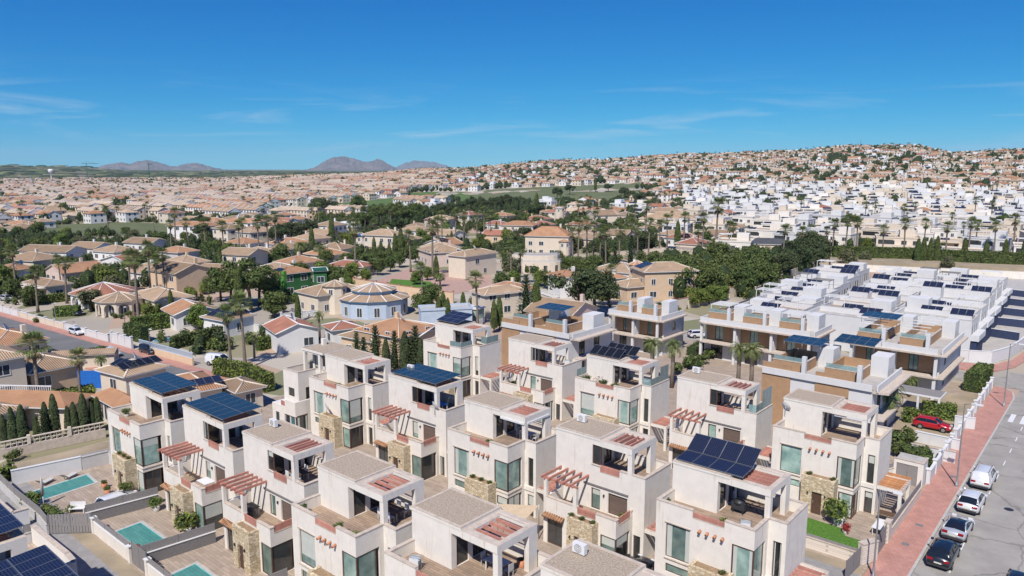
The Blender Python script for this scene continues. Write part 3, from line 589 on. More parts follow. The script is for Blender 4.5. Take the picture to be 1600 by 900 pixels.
# voronoi yards: paved, tiled, gravelled and grassed plots too far off to tell apart
n, l, b = nodes_of('town_ground'); g = n.new('ShaderNodeNewGeometry'); vo = n.new('ShaderNodeTexVoronoi'); vo.inputs['Scale'].default_value = .085; l.new(g.outputs['Position'], vo.inputs['Vector'])
rp = n.new('ShaderNodeValToRGB'); rp.color_ramp.interpolation = 'CONSTANT'; sp = n.new('ShaderNodeSeparateColor'); l.new(vo.outputs['Color'], sp.inputs[0]); l.new(sp.outputs[0], rp.inputs['Fac'])
for i, (p_, c_) in enumerate(((0, (.42, .36, .28)), (.2, (.45, .30, .22)), (.33, (.12, .15, .055)), (.5, (.35, .32, .28)), (.66, (.20, .19, .09)), (.8, (.50, .45, .38)))):
    e_ = rp.color_ramp.elements[i] if i < 2 else rp.color_ramp.elements.new(p_); e_.position = p_; e_.color = (*c_, 1)
mx = n.new('ShaderNodeMixRGB'); mx.inputs[0].default_value = .62; l.new(b.inputs['Base Color'].links[0].from_socket, mx.inputs[1]); l.new(rp.outputs[0], mx.inputs[2])
# open farmland and scrub beyond the town
ln = n.new('ShaderNodeVectorMath'); ln.operation = 'LENGTH'; l.new(g.outputs['Position'], ln.inputs[0]); fm = n.new('ShaderNodeMapRange'); fm.inputs[1].default_value = 2150; fm.inputs[2].default_value = 2500; l.new(ln.outputs['Value'], fm.inputs[0])
fz = n.new('ShaderNodeTexNoise'); fz.inputs['Scale'].default_value = .0035; fz.inputs['Detail'].default_value = 12; fz.inputs['Roughness'].default_value = .7; l.new(g.outputs['Position'], fz.inputs['Vector']); fr_ = n.new('ShaderNodeValToRGB'); l.new(fz.outputs['Fac'], fr_.inputs['Fac'])
for i, (p_, c_) in enumerate(((.40, (.055, .07, .04)), (.60, (.34, .27, .19)), (.5, (.10, .105, .055)), (.56, (.20, .16, .10)))):
    e_ = fr_.color_ramp.elements[i] if i < 2 else fr_.color_ramp.elements.new(p_); e_.position = p_; e_.color = (*c_, 1)
mz = n.new('ShaderNodeMixRGB'); l.new(fm.outputs[0], mz.inputs[0]); l.new(mx.outputs[0], mz.inputs[1]); l.new(fr_.outputs[0], mz.inputs[2]); l.new(mz.outputs[0], b.inputs['Base Color'])
gb = MB(); rad = [0.] + [8 * 1.12 ** i for i in range(68)]; NA = 180
rad = [q for q in rad if q < 14500]
for i, r in enumerate(rad[1:]):
    for j in range(NA):
        a = 2 * pi * j / NA; x, y = r * sin(a), r * cos(a); gb.v.append((x, y, T(x, y) - .03))
gb.v.append((0, 0, -.03)); ctr = len(gb.v) - 1; gi = gb.mi('town_ground')
for j in range(NA): gb.f.append((ctr, (j + 1) % NA, j)); gb.m.append(gi); gb.sm.append(True)
for i in range(len(rad) - 2):
    for j in range(NA):
        j2 = (j + 1) % NA; gb.f.append((i * NA + j, i * NA + j2, (i + 1) * NA + j2, (i + 1) * NA + j)); gb.m.append(gi); gb.sm.append(True)
struct('ground', gb)
def sheet(name, pts, z, mt, uv=True):
    b = MB(); b.face([(uvw(*p)[0], uvw(*p)[1], z) if uv else (p[0], p[1], z) for p in pts], mt); return struct(name, b)
def slab(name, pts, z0, z1, mt, uv=True, top=None):
    b = MB(); b.prism([uvw(*p)[:2] if uv else p for p in pts], z0, z1, mt, top); return struct(name, b)
# ------------------------------------------------------------------ estate streets
sheet('yard_paving', [(-90, 4), (-14, 4), (-14, 62), (-14.2, 124), (-90, 124)], .005, 'terrace_tile')
for i, v in enumerate((18.4, 37.0, 56.4)):
    sheet('lane', [(-84 if i == 0 else -90, v), (-14.2, v), (-14.2, v + 3.4), (-84 if i == 0 else -90, v + 3.4)], .012, 'grey_pave'); sheet('lane_border', [(-69, v + 2.2), (-14.2, v + 2.2), (-14.2, v + 3.4), (-69, v + 3.4)], .017, 'dry_ground')
road = sheet('road', [(-10.95, 20), (4, 20), (4, 126), (40, 126), (40, 136), (-13.5, 136), (-13.5, 126), (-11.2, 126)], .012, 'asphalt')
sheet('road', [(-13.5, 126), (-90, 122), (-90, 128.5), (-13.5, 132)], .009, 'asphalt')
slab('pavement', [(-13.7, 20), (-11.2, 20), (-11.35, 120), (-11.9, 123.5), (-13.2, 125.3), (-14.2, 125.6)], 0, .13, 'pink_pave')
b = MB()
for a, c in (((-11.2, 20), (-11.35, 120)), ((-11.35, 120), (-11.9, 123.5)), ((-11.9, 123.5), (-13.2, 125.3)), ((-13.2, 125.3), (-14.3, 125.7))):
    L = hypot(c[0] - a[0], c[1] - a[1]); d = ((c[0] - a[0]) / L, (c[1] - a[1]) / L); nn = (d[1], -d[0])
    for k in range(max(1, int(L / 1.0))):
        p = k / max(1, int(L / 1.0)); q = (k + .985) / max(1, int(L / 1.0)); P = lambda t, w: uvw(a[0] + (c[0] - a[0]) * t + nn[0] * w, a[1] + (c[1] - a[1]) * t + nn[1] * w)
        pts = [P(p, 0), P(q, 0), P(q, .2), P(p, .2)]; b.prism([x[:2] for x in pts], 0, .14, 'kerb')
o = struct('kerb', b)
slab('pavement', [(-21.7, 132.5), (-18.9, 132.9), (-15.8, 134.1), (-13.5, 139.5), (-12.8, 144.8), (-10.8, 161.8), (-11.6, 171.3), (-13.7, 151.9), (-14.5, 144.4), (-16.5, 139.0), (-19.7, 137.8), (-22.6, 137.5)], 0, .12, 'pink_pave')
k = MB()
for i in range(18): v = 40 + i * 4.7; k.face([uvw(-8.92, v, .018), uvw(-8.82, v, .018), uvw(-8.82, v + 1.6, .018), uvw(-8.92, v + 1.6, .018)], 'white_paint')
for i in range(8): u = -10.6 + i * 1.25; k.face([uvw(u, 108.6, .018), uvw(u + .55, 108.6, .018), uvw(u + .55, 112.4, .018), uvw(u, 112.4, .018)], 'white_paint')
mm = struct('road_markings', k)
mh = MB(); mh.lathe([(.0, .02), (.36, .02), (.4, .016)], 'black_metal', 16); struct('manhole_cover', mh, uvw(-6.9, 79.7))
for i, (u, v) in enumerate((((-12.5, 70.5)), (-12.3, 84.5), (-12.6, 66))): 
    mh = MB(); mh.box(-.3, -.25, 0, .3, .25, .012, 'dark_slat'); struct('service_cover', mh, uvw(u, v, .13), -YAW)
# ------------------------------------------------------------------ garden walls
def wall(label, pts, h=1.5, mt='plaster', cop='coping', screen=0, smat='screen_grey', th=.2, cat='wall', pillars=None, name='garden_wall', uv=True, z0=0., group=None, copw=.05):
    p0 = uvw(*pts[0]) if uv else (*pts[0], 0)
    r = thing(name, label, cat, (p0[0], p0[1], z0), 0, group)
    w_, c_, s_ = MB(), MB(), MB()
    W = [(uvw(*p) if uv else (*p, 0)) for p in pts]
    for a, c in zip(W, W[1:]):
        L = hypot(c[0] - a[0], c[1] - a[1]); d = ((c[0] - a[0]) / L, (c[1] - a[1]) / L); n_ = (-d[1], d[0])
        def rect(s0, s1, t): return [(a[0] - p0[0] + d[0] * s0 + n_[0] * t1, a[1] - p0[1] + d[1] * s0 + n_[1] * t1) if e == 0 else (a[0] - p0[0] + d[0] * s1 + n_[0] * t1, a[1] - p0[1] + d[1] * s1 + n_[1] * t1) for e, t1 in ((0, -t), (1, -t), (1, t), (0, t))]
        w_.prism(rect(0, L, th / 2), 0, h, mt)
        if cop: c_.prism(rect(-.02, L + .02, th / 2 + copw), h, h + .07, cop)
        if screen:
            n2 = max(1, int(L / 2.2))
            for i in range(n2): s_.prism(rect(i * L / n2 + .03, (i + 1) * L / n2 - .03, .025), h + .07, h + screen, smat)
            for i in range(n2 + 1): s_.prism(rect(max(0, i * L / n2 - .03), min(L, i * L / n2 + .03), .04), h + .07, h + screen + .03, 'dark_slat')
        if pillars:
            n2 = max(1, round(L / pillars))
            for i in range(n2 + 1):
                pm = MB(); q = .19; pm.box(-q, -q, 0, q, q, h + .3, mt); pm.box(-q - .06, -q - .06, h + .3, q + .06, q + .06, h + .4, cop or mt)
                t = i / n2; obj('pillar', cached(('pil', h, mt, cop), lambda: pm.mesh('pillar')), r, (a[0] - p0[0] + (c[0] - a[0]) * t, a[1] - p0[1] + (c[1] - a[1]) * t, 0), atan2(d[1], d[0]))
    obj('wall', w_, r)
    if cop: obj('coping', c_, r)
    if screen: obj('screen', s_, r)
    return r
def slat_gate(label, a, c, h=1.9, n=14, mt='screen_grey'):
    A, C = uvw(*a), uvw(*c); L = hypot(C[0] - A[0], C[1] - A[1]); r = thing('gate', label, 'gate', A, atan2(C[1] - A[1], C[0] - A[0]), 'garden gates')
    b = MB(); b.box(0, -.03, .05, .07, .03, h, 'dark_slat'); b.box(L - .07, -.03, .05, L, .03, h, 'dark_slat'); b.box(L / 2 - .04, -.03, .05, L / 2 + .04, .03, h, 'dark_slat'); b.box(.07, -.03, .06, L / 2 - .04, .03, .14, 'dark_slat'); b.box(L / 2 + .04, -.03, .06, L - .07, .03, .14, 'dark_slat'); obj('gate_frame', b, r)
    w = (L - .2) / n
    for i in range(n): bx('slat', r, .1 + i * w, -.012, .15, .1 + (i + .86) * w, .012, h - .05, mt)
    return r
wall('dark grey screened wall between the long pool yard and the stepped pool yard', [(-69.6, 22.3), (-68.6, 28.3)], 1.0, 'dark_slat', 'white_paint', .75)
wall('dark grey screened wall right of the stepped pool', [(-58.4, 22.3), (-57.6, 28.2)], 1.0, 'dark_slat', 'white_paint', .75)
wall('dark grey screened wall at bottom edge between third and fourth villas', [(-47.2, 22.3), (-46.6, 28.2)], 1.0, 'dark_slat', 'white_paint', .75)
wall('pale rendered lane wall with grey screen in front of the stepped pool', [(-67.2, 22.1), (-59.7, 22.1)], 1.1, 'plaster', 'white_paint', .55, pillars=7.5)
wall('pale lane wall with grey screen in front of the third pool, at bottom edge', [(-56.5, 22.1), (-48, 22.1)], 1.1, 'plaster', 'white_paint', .55, pillars=8.5)
slat_gate('grey slatted double gate closing the long pool yard', (-69.9, 19.4), (-67.3, 22.0)); slat_gate('tall grey slatted gate beside the stepped pool', (-59.4, 22.1), (-56.7, 22.1), 2.0, 10)
wall('white rendered wall behind the sun loungers', [(-84.2, 20.6), (-82.9, 26.6)], 1.5, 'plaster_white', 'white_paint', 0)
wall('short grey block wall between lounger wall and first villa', [(-82.9, 26.65), (-82.6, 29.3), (-79.2, 29.6)], 1.4, 'plaster_grey', 'kerb', 0)
wall('low grey wall with dark screen along the long pool yard front', [(-84, 19.6), (-79.1, 19.5), (-72.8, 19.6), (-70.1, 19.4)], .8, 'plaster_grey', 'kerb', .8)
wall('white yard wall across the lane at lower left', [(-79.5, 17.6), (-73.3, 17.7), (-73.2, 18.9)], 1.6, 'plaster_white', 'coping', 0)
wall('rendered wall with glass screen and pale coping at the lower left lane', [(-69.4, 18.1), (-62.1, 18.3), (-60.3, 18.2), (-60.2, 16.4)], 1.5, 'plaster', 'coping', 0, th=.3)
wall('grey screen wall closing the lower left yard', [(-70.3, 12.8), (-69.6, 18.0)], .9, 'plaster_grey', 'kerb', .8)
# open-block balustrade wall along the strip of dry ground
def block_balustrade(label, a, c, h0=1.1, h1=.75):
    A, C = uvw(*a), uvw(*c); L = hypot(C[0] - A[0], C[1] - A[1]); r = thing('balustrade_wall', label, 'wall', A, atan2(C[1] - A[1], C[0] - A[0]))
    b = MB(); b.box(0, -.15, 0, L, .15, h0, 'coping'); b.box(0, -.12, h0 + h1, L, .12, h0 + h1 + .1, 'cream'); obj('wall', b, r); n = int(L / .55)
    def f():
        q = MB(); w = .5; q.box(-w / 2, -.06, 0, -w / 2 + .06, .06, h1, 'cream'); q.box(-w / 2 + .06, -.06, h1 / 2 - .04, w / 2, .06, h1 / 2 + .04, 'cream')
        q.face([(-.2, 0, .05), (-.14, 0, 0), (.25, 0, h1 - .05), (.2, 0, h1)], 'cream'); return q.mesh('open_block')
    for i in range(n): obj('open_block', cached('oblk', f), r, (.3 + i * .55, 0, h0))
    for i in range(int(L / 4) + 1): bx('pillar', r, i * 4. - .16, -.19, h0, i * 4. + .16, .19, h0 + h1 + .3, 'cream')
    return r
block_balustrade('cream open block balustrade wall below the dark cypress row', (-93.1, 20.7), (-91.3, 32.2))
sheet('dirt_strip', [(-90.8, 19.6), (-89.5, 31.8), (-87.4, 31.0), (-88.4, 19.0)], .015, 'dry_ground'); sheet('lane', [(-88.4, 19.0), (-87.2, 30.9), (-85.0, 30.1), (-85.3, 18.2)], .016, 'grey_pave')
# corner plot
wall('pale block wall of the corner villa along the pink pavement', [(-13.9, 66.2), (-13.9, 77.2)], 1.0, 'block_white', 'coping', .7, name='garden_wall')
wall('pale block wall with grey screen below the corner lawn', [(-22.2, 60.3), (-14.9, 60.3)], .95, 'block_white', 'coping', .3)
slat_gate('grey slatted side gate at the pavement corner of the lawn plot', (-13.95, 62.2), (-13.95, 65.0), 1.9, 9); slat_gate('grey slatted gate closing the lane beside the lawn', (-14.8, 57.0), (-14.6, 60.1), 1.7, 12)
wall('stepped block pillar wall by the slatted pavement gate', [(-14.7, 60.4), (-13.95, 61.9)], 1.7, 'block_white', 'coping', 0, th=.5)
wall('low block stub wall on the pavement beside the gate', [(-13.95, 65.1), (-13.95, 66.1)], 1.9, 'block_white', 'coping', 0, th=.4)
sheet('lawn', [(-21.8, 60.6), (-14.4, 60.6), (-14.4, 64.4), (-17, 64.4), (-17.4, 65.6), (-21.8, 65.8)], .03, 'lawn'); sheet('lawn', [(-40, 79.3), (-37.6, 79.3), (-37.6, 87), (-40, 87)], .03, 'lawn')
# yards along the pavement beyond
sheet('dirt_yard', [(-19.2, 89.4), (-13.2, 93.3), (-14.3, 120.9), (-24.0, 110.7)], .014, 'dry_ground')
wall('white front wall with pillars along the pavement beyond the corner villa', [(-13.95, 81), (-14.2, 94)], 1.3, 'plaster_white', 'white_paint', 0, pillars=3.2)
wall('white front wall along the pavement beside the red car yard', [(-14.2, 96), (-14.3, 108)], 1.3, 'plaster_white', 'white_paint', 0, pillars=3.)
wall('white front wall along the pavement at the road bend', [(-14.35, 110), (-14.5, 124)], 1.3, 'plaster_white', 'white_paint', 0, pillars=3.5)
wall('white cross wall in front of the red car', [(-17.8, 93.3), (-13.3, 93.3)], 1.3, 'plaster_white', 'white_paint', 0); wall('white cross wall with dry climber nearer the hedge', [(-17.2, 88.2), (-12.9, 88.6)], 1.4, 'plaster_white', 'coping', 0)
wall('white wall between the red car yard and the shaded carport', [(-15.3, 101.7), (-13.2, 102.3)], 1.5, 'plaster_white', 'white_paint', 0)
h = thing('meter_cabin', 'small rendered cabin with grey double doors facing the corner yard', 'cabin', uvw(-16.9, 79.6), -YAW)
b = MB(); b.panel((0, 0), X, NY, 2.7, 0, 2.5, .15, [(.25, 2.2, 0, 2.1)], 'plaster'); b.panel((2.7, .15), Y, X, 1.8, 0, 2.5, .15, [], 'plaster_white'); b.panel((0, .15), Y, NX, 1.8, 0, 2.5, .15, [], 'plaster'); b.box(0, .15, 2.35, 2.7, 2.1, 2.5, 'concrete'); obj('wall', b, h); copings(h, [(-.05, -.05, 2.75, .2, 2.5), (2.5, .2, 2.75, 2.1, 2.5)])
for i in range(2): bx('door', h, .26 + i * .98, .06, .02, 1.22 + i * .98, .1, 2.08, 'screen_grey')
wall('rendered ramp wall with grey screen between cabin and corner villa', [(-18.6, 76.0), (-16.95, 79.6)], 1.4, 'plaster', 'coping', .5)
wall('white garden wall behind the corner villa with round lamp', [(-23.5, 78.6), (-18.4, 78.8)], 1.6, 'plaster_white', 'coping', 0)
# retaining wall and gravel yards beyond the bend
wall('long pale retaining wall above the curving pink pavement', [(-22.9, 138.3), (-19.8, 138.8), (-16.8, 140.3), (-15.1, 146.2), (-14.4, 153.1), (-13.2, 172.1)], 2.0, 'plaster_white', 'white_paint', 0)
sheet('gravel_yard', [(-21.9, 141.5), (-16.2, 144.0), (-13.8, 173.1), (-23.8, 277.0), (-29.0, 246.7), (-25.5, 179.2)], .02, 'concrete')
for i, (a, c) in enumerate(((((-22.8, 163.8)), ((-15.5, 162.4))), (((-24.6, 176.5)), ((-15.7, 176.8))), (((-25.3, 190.5)), ((-17.1, 190.0))), (((-25.0, 205.3)), ((-18.6, 204.3))), (((-26.1, 220.9)), ((-20.2, 219.8))))):
    wall('navy dividing wall with white top in gravel yards, number %s from the road bend' % ('one', 'two', 'three', 'four', 'five')[i], [a, c], 1.6, 'navy_paint', 'white_paint', 0, group='gravel yard walls')
# ------------------------------------------------------------------ swimming pools
def pool(label, poly, steps=None, mt='pool_tile'):
    r = thing('swimming_pool', label, 'pool', uvw(*poly[0]), -YAW); P = [(p[0] - poly[0][0], p[1] - poly[0][1]) for p in poly]
    cx, cy = sum(p[0] for p in P) / len(P), sum(p[1] for p in P) / len(P)
    e = MB(); n_ = len(P)
    out = [(p[0] + (.3 if p[0] > cx else -.3), p[1] + (.3 if p[1] > cy else -.3)) for p in P]
    for i in range(n_):
        j = (i + 1) % n_; e.face([(*P[i], .06), (*P[j], .06), (*out[j], .06), (*out[i], .06)], 'kerb'); e.face([(*P[i], .06), (*P[j], .06), (*P[j], -.9), (*P[i], -.9)], mt); e.face([(*out[i], .06), (*out[j], .06), (*out[j], 0), (*out[i], 0)], 'kerb')
    e.face([(*p, -.02) for p in P], mt); obj('basin', e, r)
    w = MB(); w.face([(*p, .02) for p in P], 'water'); obj('water', w, r)
    if steps:
        for k_, (x0, y0, x1, y1) in enumerate(steps): bx('step', r, x0, y0, -.015, x1, y1, -.008 + k_ * .008, 'pool_step')
    return r
mat('pool_step', (.36, .66, .66), .4, .08, 2.)
mat('water', (.05, .40, .44), .04, .0, 2.2, .18, 3.5, spec=.5, col2=(.035, .30, .35), coord='World', trans=.0)
n, l, b = nodes_of('water'); b.inputs['Base Color'].default_value = (.04, .42, .47, 1); tr = n.new('ShaderNodeBsdfTransparent'); tr.inputs['Color'].default_value = (.55, .95, .95, 1); ms = n.new('ShaderNodeMixShader'); ms.inputs[0].default_value = .74
l.new(b.outputs[0], ms.inputs[1]); l.new(tr.outputs[0], ms.inputs[2]); l.new(ms.outputs[0], n['Material Output'].inputs['Surface'])
pool('long turquoise pool below the sun loungers', [(-80.6, 20.4), (-77.9, 20.4), (-78.4, 26.2), (-81.1, 26.4)], [(-.4, 5.0, 2.1, 5.7)])
pool('turquoise pool with pale corner steps in front of second villa', [(-65.9, 23.4), (-60.2, 23.4), (-60.6, 25.5), (-66.0, 25.5)], [(.1, 1.0, 1.0, 2.0), (.1, 1.5, 1.9, 2.0)])
pool('green tinted pool at the bottom edge in front of third villa', [(-55.2, 23.2), (-50.2, 23.2), (-50.2, 25.3), (-55.4, 25.3)], [(.1, 1.0, 1.0, 1.9)])
# ------------------------------------------------------------------ street lamps
def street_lamp(label, u, v, h=8.6, arm=1.0, z=.13, w=None):
    p = uvw(u, v, z) if w is None else (*w, z); r = thing('street_lamp', label, 'street lamp', p, -YAW, 'street lamps')
    b = MB(); b.lathe([(.16, 0), (.16, .25), (.1, .3), (.075, 1.2), (.05, h)], 'grey_metal', 10); b.tube([(0, 0, h - .05), (arm * .5, 0, h + .1), (arm, 0, h + .14)], .035, 'grey_metal', 6); obj('pole', b, r)
    q = MB(); q.box(arm - .1, -.14, h + .08, arm + .55, .14, h + .2, 'white_paint'); q.box(arm - .05, -.11, h + .06, arm + .5, .11, h + .08, 'lamp_glass'); obj('lamp_head', q, r); return r
street_lamp('tall grey street lamp on the pink pavement beside parked white cars', -11.6, 82.0); street_lamp('tall grey street lamp at the bend of the pink pavement', -11.8, 114.9); street_lamp('grey street lamp in front of the lawn, at bottom edge', -13.2, 58.6, 7.2)
def globe_lamp(label, w, h=2.6, z=0.):
    r = thing('globe_lamp', label, 'lamp post', (*w, z), 0, 'white globe lamps'); b = MB(); b.tube([(0, 0, 0), (0, 0, h)], .05, 'white_paint', 8); obj('post', b, r); g = MB(); g.lathe([(.0, 0), (.15, .04), (.26, .18), (.28, .3), (.2, .48), (.0, .56)], 'lamp_glass', 12); obj('globe', g, r, (0, 0, h - .02)); return r
globe_lamp('white globe garden lamp behind the corner villa', uvw(-20.9, 79.3)[:2], 2.9)
# ------------------------------------------------------------------ vegetation
def rnd_dir(rg):
    z = rg.uniform(-1, 1); a = rg.uniform(0, 2 * pi); s = sqrt(1 - z * z); return Vector((s * cos(a), s * sin(a), z))
def leaf(b, c, nrm, size, mt, rg, asp=.55):
    """one bent leaf-cluster face pair"""
    t = nrm.cross(rnd_dir(rg)); 
    if t.length < 1e-3: t = Vector((1, 0, 0))
    t.normalize(); w = nrm.cross(t).normalized() * (size * asp); t = t * size
    b.face([tuple(c - t), tuple(c - w * .9 + nrm * size * .15), tuple(c + t), tuple(c + w * .9 + nrm * size * .15)], mt)
def crown_blobs(b, blobs, dens, size, mt, rg, flat=.0, inner=.35):
    """leaf faces spread over a set of overlapping lumps (x,y,z,rx,rz)"""
    for (x, y, z, r, rz) in blobs:
        n_ = int(dens * r * r)
        for _ in range(n_):
            d = rnd_dir(rg); k = 1 - inner * rg.random() ** 2; wob = 1 + .22 * noise.noise((d.x * 2.3 + x, d.y * 2.3 + y, d.z * 2.3 + z))
            c = Vector((x + d.x * r * k * wob, y + d.y * r * k * wob, z + d.z * rz * k * wob))
            nn = (d + rnd_dir(rg) * .75 + Vector((0, 0, .25))).normalized(); leaf(b, c, nn, size * rg.uniform(.65, 1.35), mt, rg)
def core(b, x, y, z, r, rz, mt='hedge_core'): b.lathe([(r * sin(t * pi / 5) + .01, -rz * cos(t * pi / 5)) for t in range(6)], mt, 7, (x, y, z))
def tree_meshes(kind, seed, mt):
    rg = random.Random(seed); b, t = MB(), MB()
    if kind == 'broad':      # bushy evergreen, about 6 m
        H = 2.0; R = 2.5; blobs = []
        for i in range(11):
            a = rg.uniform(0, 2 * pi); q = rg.uniform(.3, 1) * R * .75; blobs.append((cos(a) * q, sin(a) * q, rg.uniform(2.1, 4.8) - q * .25, rg.uniform(.9, 1.5), rg.uniform(.75, 1.2)))
        blobs.append((0, 0, 3.6, 1.7, 1.6)); crown_blobs(b, blobs, 105, .25, mt, rg, inner=.55)
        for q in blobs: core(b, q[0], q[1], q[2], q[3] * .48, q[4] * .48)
        t.tube([(0, 0, 0), (.1, .05, 1.2), (.0, .1, 3.2)], [.22, .17, .08], 'bark', 7)
        for i in range(4): a = i * 1.6 + rg.random(); t.tube([(.05, .03, 1.1 + i * .2), (cos(a) * .8, sin(a) * .8, 2.2 + .2 * i), (cos(a) * 1.5, sin(a) * 1.5, 3.1)], [.1, .07, .03], 'bark', 5)
    elif kind == 'pine':     # wide umbrella-ish dark crown, about 9 m
        blobs = []
        for i in range(16):
            a = rg.uniform(0, 2 * pi); q = sqrt(rg.random()) * 3.4; blobs.append((cos(a) * q, sin(a) * q, 6.6 - q * .45 + rg.uniform(-1.8, .9), rg.uniform(1.0, 1.7), rg.uniform(.8, 1.2)))
        crown_blobs(b, blobs, 95, .27, mt, rg, inner=.5)
        for q in blobs: core(b, q[0], q[1], q[2], q[3] * .42, q[4] * .38)
        t.tube([(0, 0, 0), (.2, 0, 2.5), (.1, .2, 6.2)], [.32, .25, .1], 'bark', 8)
        for i in range(6): a = i * 1.05 + rg.random() * .5; t.tube([(.15, .05, 2.4 + i * .4), (cos(a) * 1.3, sin(a) * 1.3, 4. + i * .3), (cos(a) * 2.6, sin(a) * 2.6, 5.2 + .2 * i)], [.13, .09, .03], 'bark', 5)
    elif kind == 'cypress':  # narrow column, 6 m
        for i in range(1500):
            z = rg.uniform(.15, 1) ; r = .62 * (1 - z ** 2.6) ** .6 * (.55 + .45 * min(1, z * 4)) + .03; a = rg.uniform(0, 2 * pi); r *= 1 + .18 * noise.noise((cos(a) * 1.5, sin(a) * 1.5, z * 9 + seed))
            d = Vector((cos(a), sin(a), .7)); leaf(b, Vector((cos(a) * r, sin(a) * r, z * 6)), (d + rnd_dir(rg) * .5).normalized(), rg.uniform(.12, .22), mt, rg, .45)
        b.lathe([(.05, .6), (.42, 1.2), (.47, 2.4), (.36, 4.2), (.02, 5.7)], 'hedge_core', 7); t.tube([(0, 0, 0), (0, 0, 1.2)], [.12, .1], 'bark', 6)
    elif kind == 'conifer':  # layered cone (norfolk-pine like), 8 m
        lay = 15
        for i in range(lay):
            z = 1.2 + i * .46; R = 1.75 * (1 - i / lay) ** .85 + .12; nb = 9
            for j in range(nb):
                a = 2 * pi * j / nb + i * .4 + rg.uniform(-.1, .1)
                for k in range(9):
                    q = (k + 1) / 9 * R; c = Vector((cos(a) * q, sin(a) * q, z - q * .12 + .06 * k * (k / 9))); leaf(b, c, (Vector((cos(a) * .3, sin(a) * .3, 1)) + rnd_dir(rg) * .6).normalized(), rg.uniform(.16, .26), mt, rg, .5)
        b.lathe([(.05, .9), (.75, 1.3), (.6, 3), (.36, 5.4), (.02, 7.8)], 'hedge_core', 7); t.tube([(0, 0, 0), (0, 0, 8)], [.17, .02], 'bark', 6)
    elif kind == 'shrub':    # loose garden shrub, 1.4 m
        blobs = [(rg.uniform(-.5, .5), rg.uniform(-.5, .5), rg.uniform(.4, 1.), rg.uniform(.35, .6), rg.uniform(.35, .5)) for _ in range(6)]
        crown_blobs(b, blobs, 260, .14, mt, rg); t.tube([(0, 0, 0), (0, 0, .8)], [.06, .03], 'bark', 5)
        for q in blobs: core(b, q[0], q[1], q[2], q[3] * .55, q[4] * .55)
    return b.mesh('crown'), t.mesh('trunk')
def fan_palm(seed, H=9., dry=True, nleaf=40):
    rg = random.Random(seed); t = MB(); lean = rg.uniform(-.35, .35), rg.uniform(-.35, .35)
    pts = [(lean[0] * (i / 7) ** 2, lean[1] * (i / 7) ** 2, H * i / 7) for i in range(8)]; t.tube(pts, [.34, .26, .22, .2, .19, .18, .19, .22], 'palm_bark', 9); top = Vector(pts[-1]); b = MB()
    for i in range(nleaf):
        el = radians(84 - 118 * ((i + .5) / nleaf) ** .9 + rg.uniform(-9, 9)); az = i * 2.39996 + rg.uniform(-.35, .35); fan(b, top, az, el, rg.uniform(.85, 1.3), 'palm_leaf', rg)
    if dry:
        for i in range(16): fan(b, top - Vector((0, 0, .25 + .1 * (i % 4))), i * 2.39996, radians(rg.uniform(-72, -48)), rg.uniform(.6, .85), 'palm_dry', rg)
    return b.mesh('crown'), t.mesh('trunk')
def fan(b, o, az, el, L, mt, rg):
    d = Vector((cos(az) * cos(el), sin(az) * cos(el), sin(el))); side = Vector((-sin(az), cos(az), 0)); up = d.cross(side) * -1
    hub = o + d * (.85 * L); w = side * .025; b.face([tuple(o - w), tuple(o + w), tuple(hub + w), tuple(hub - w)], mt)
    k = 9; R = .95 * L
    for j in range(k):
        th = radians(-78 + 156 * j / (k - 1)); dd = d * cos(th) + side * sin(th); droop = Vector((0, 0, -1)) * (.16 * L * (.6 + .4 * cos(th))); mid = hub + dd * (R * .55); tip = hub + dd * (R * (.82 + .18 * cos(th))) + droop
        pw = dd.cross(up).normalized() * (.062 * L); b.face([tuple(hub), tuple(mid - pw), tuple(tip), tuple(mid + pw)], mt)
def feather_palm(seed, H=4., nleaf=34, L=2.9):
    rg = random.Random(seed); t = MB(); t.tube([(0, 0, 0), (.05, 0, H * .5), (0, .05, H)], [.34, .28, .33], 'palm_bark', 9); t.lathe([(.3, 0), (.5, .25), (.42, .6), (.15, .8)], 'palm_bark', 9, (0, 0, H - .4)); b = MB(); o = Vector((0, .05, H + .2))
    for i in range(nleaf):
        frond(b, o, i * 2.39996, radians(80 - 92 * ((i + .5) / nleaf)), L * rg.uniform(.85, 1.1), rg)
    return b.mesh('crown'), t.mesh('trunk')
def frond(b, o, az, el, L, rg, mt='palm_leaf'):
    d = Vector((cos(az), sin(az), 0)); side = Vector((-sin(az), cos(az), 0)); P = []; e = el; p = Vector(o)
    for i in range(8): P.append(p.copy()); p = p + (d * cos(e) + Vector((0, 0, sin(e)))) * (L / 7); e -= radians(16 + 4 * i * .5)
    for i in range(7):
        w = side * .03 * (1 - i / 8); b.face([tuple(P[i] - w), tuple(P[i] + w), tuple(P[i + 1] + w), tuple(P[i + 1] - w)], mt)
        for s_ in (-1, 1):
            for f in (.25, .75):
                a = P[i].lerp(P[i + 1], f); k = (i + f) / 7; ll = L * .24 * sin(pi * min(1, .18 + k * .85)) + .12; fw = (P[i + 1] - P[i]).normalized(); tip = a + side * (s_ * ll * .8) + fw * (ll * .6) - Vector((0, 0, ll * .25)); q = fw * (.055 * L * .5); b.face([tuple(a - q), tuple(tip), tuple(a + q)], mt)
TREE = {}
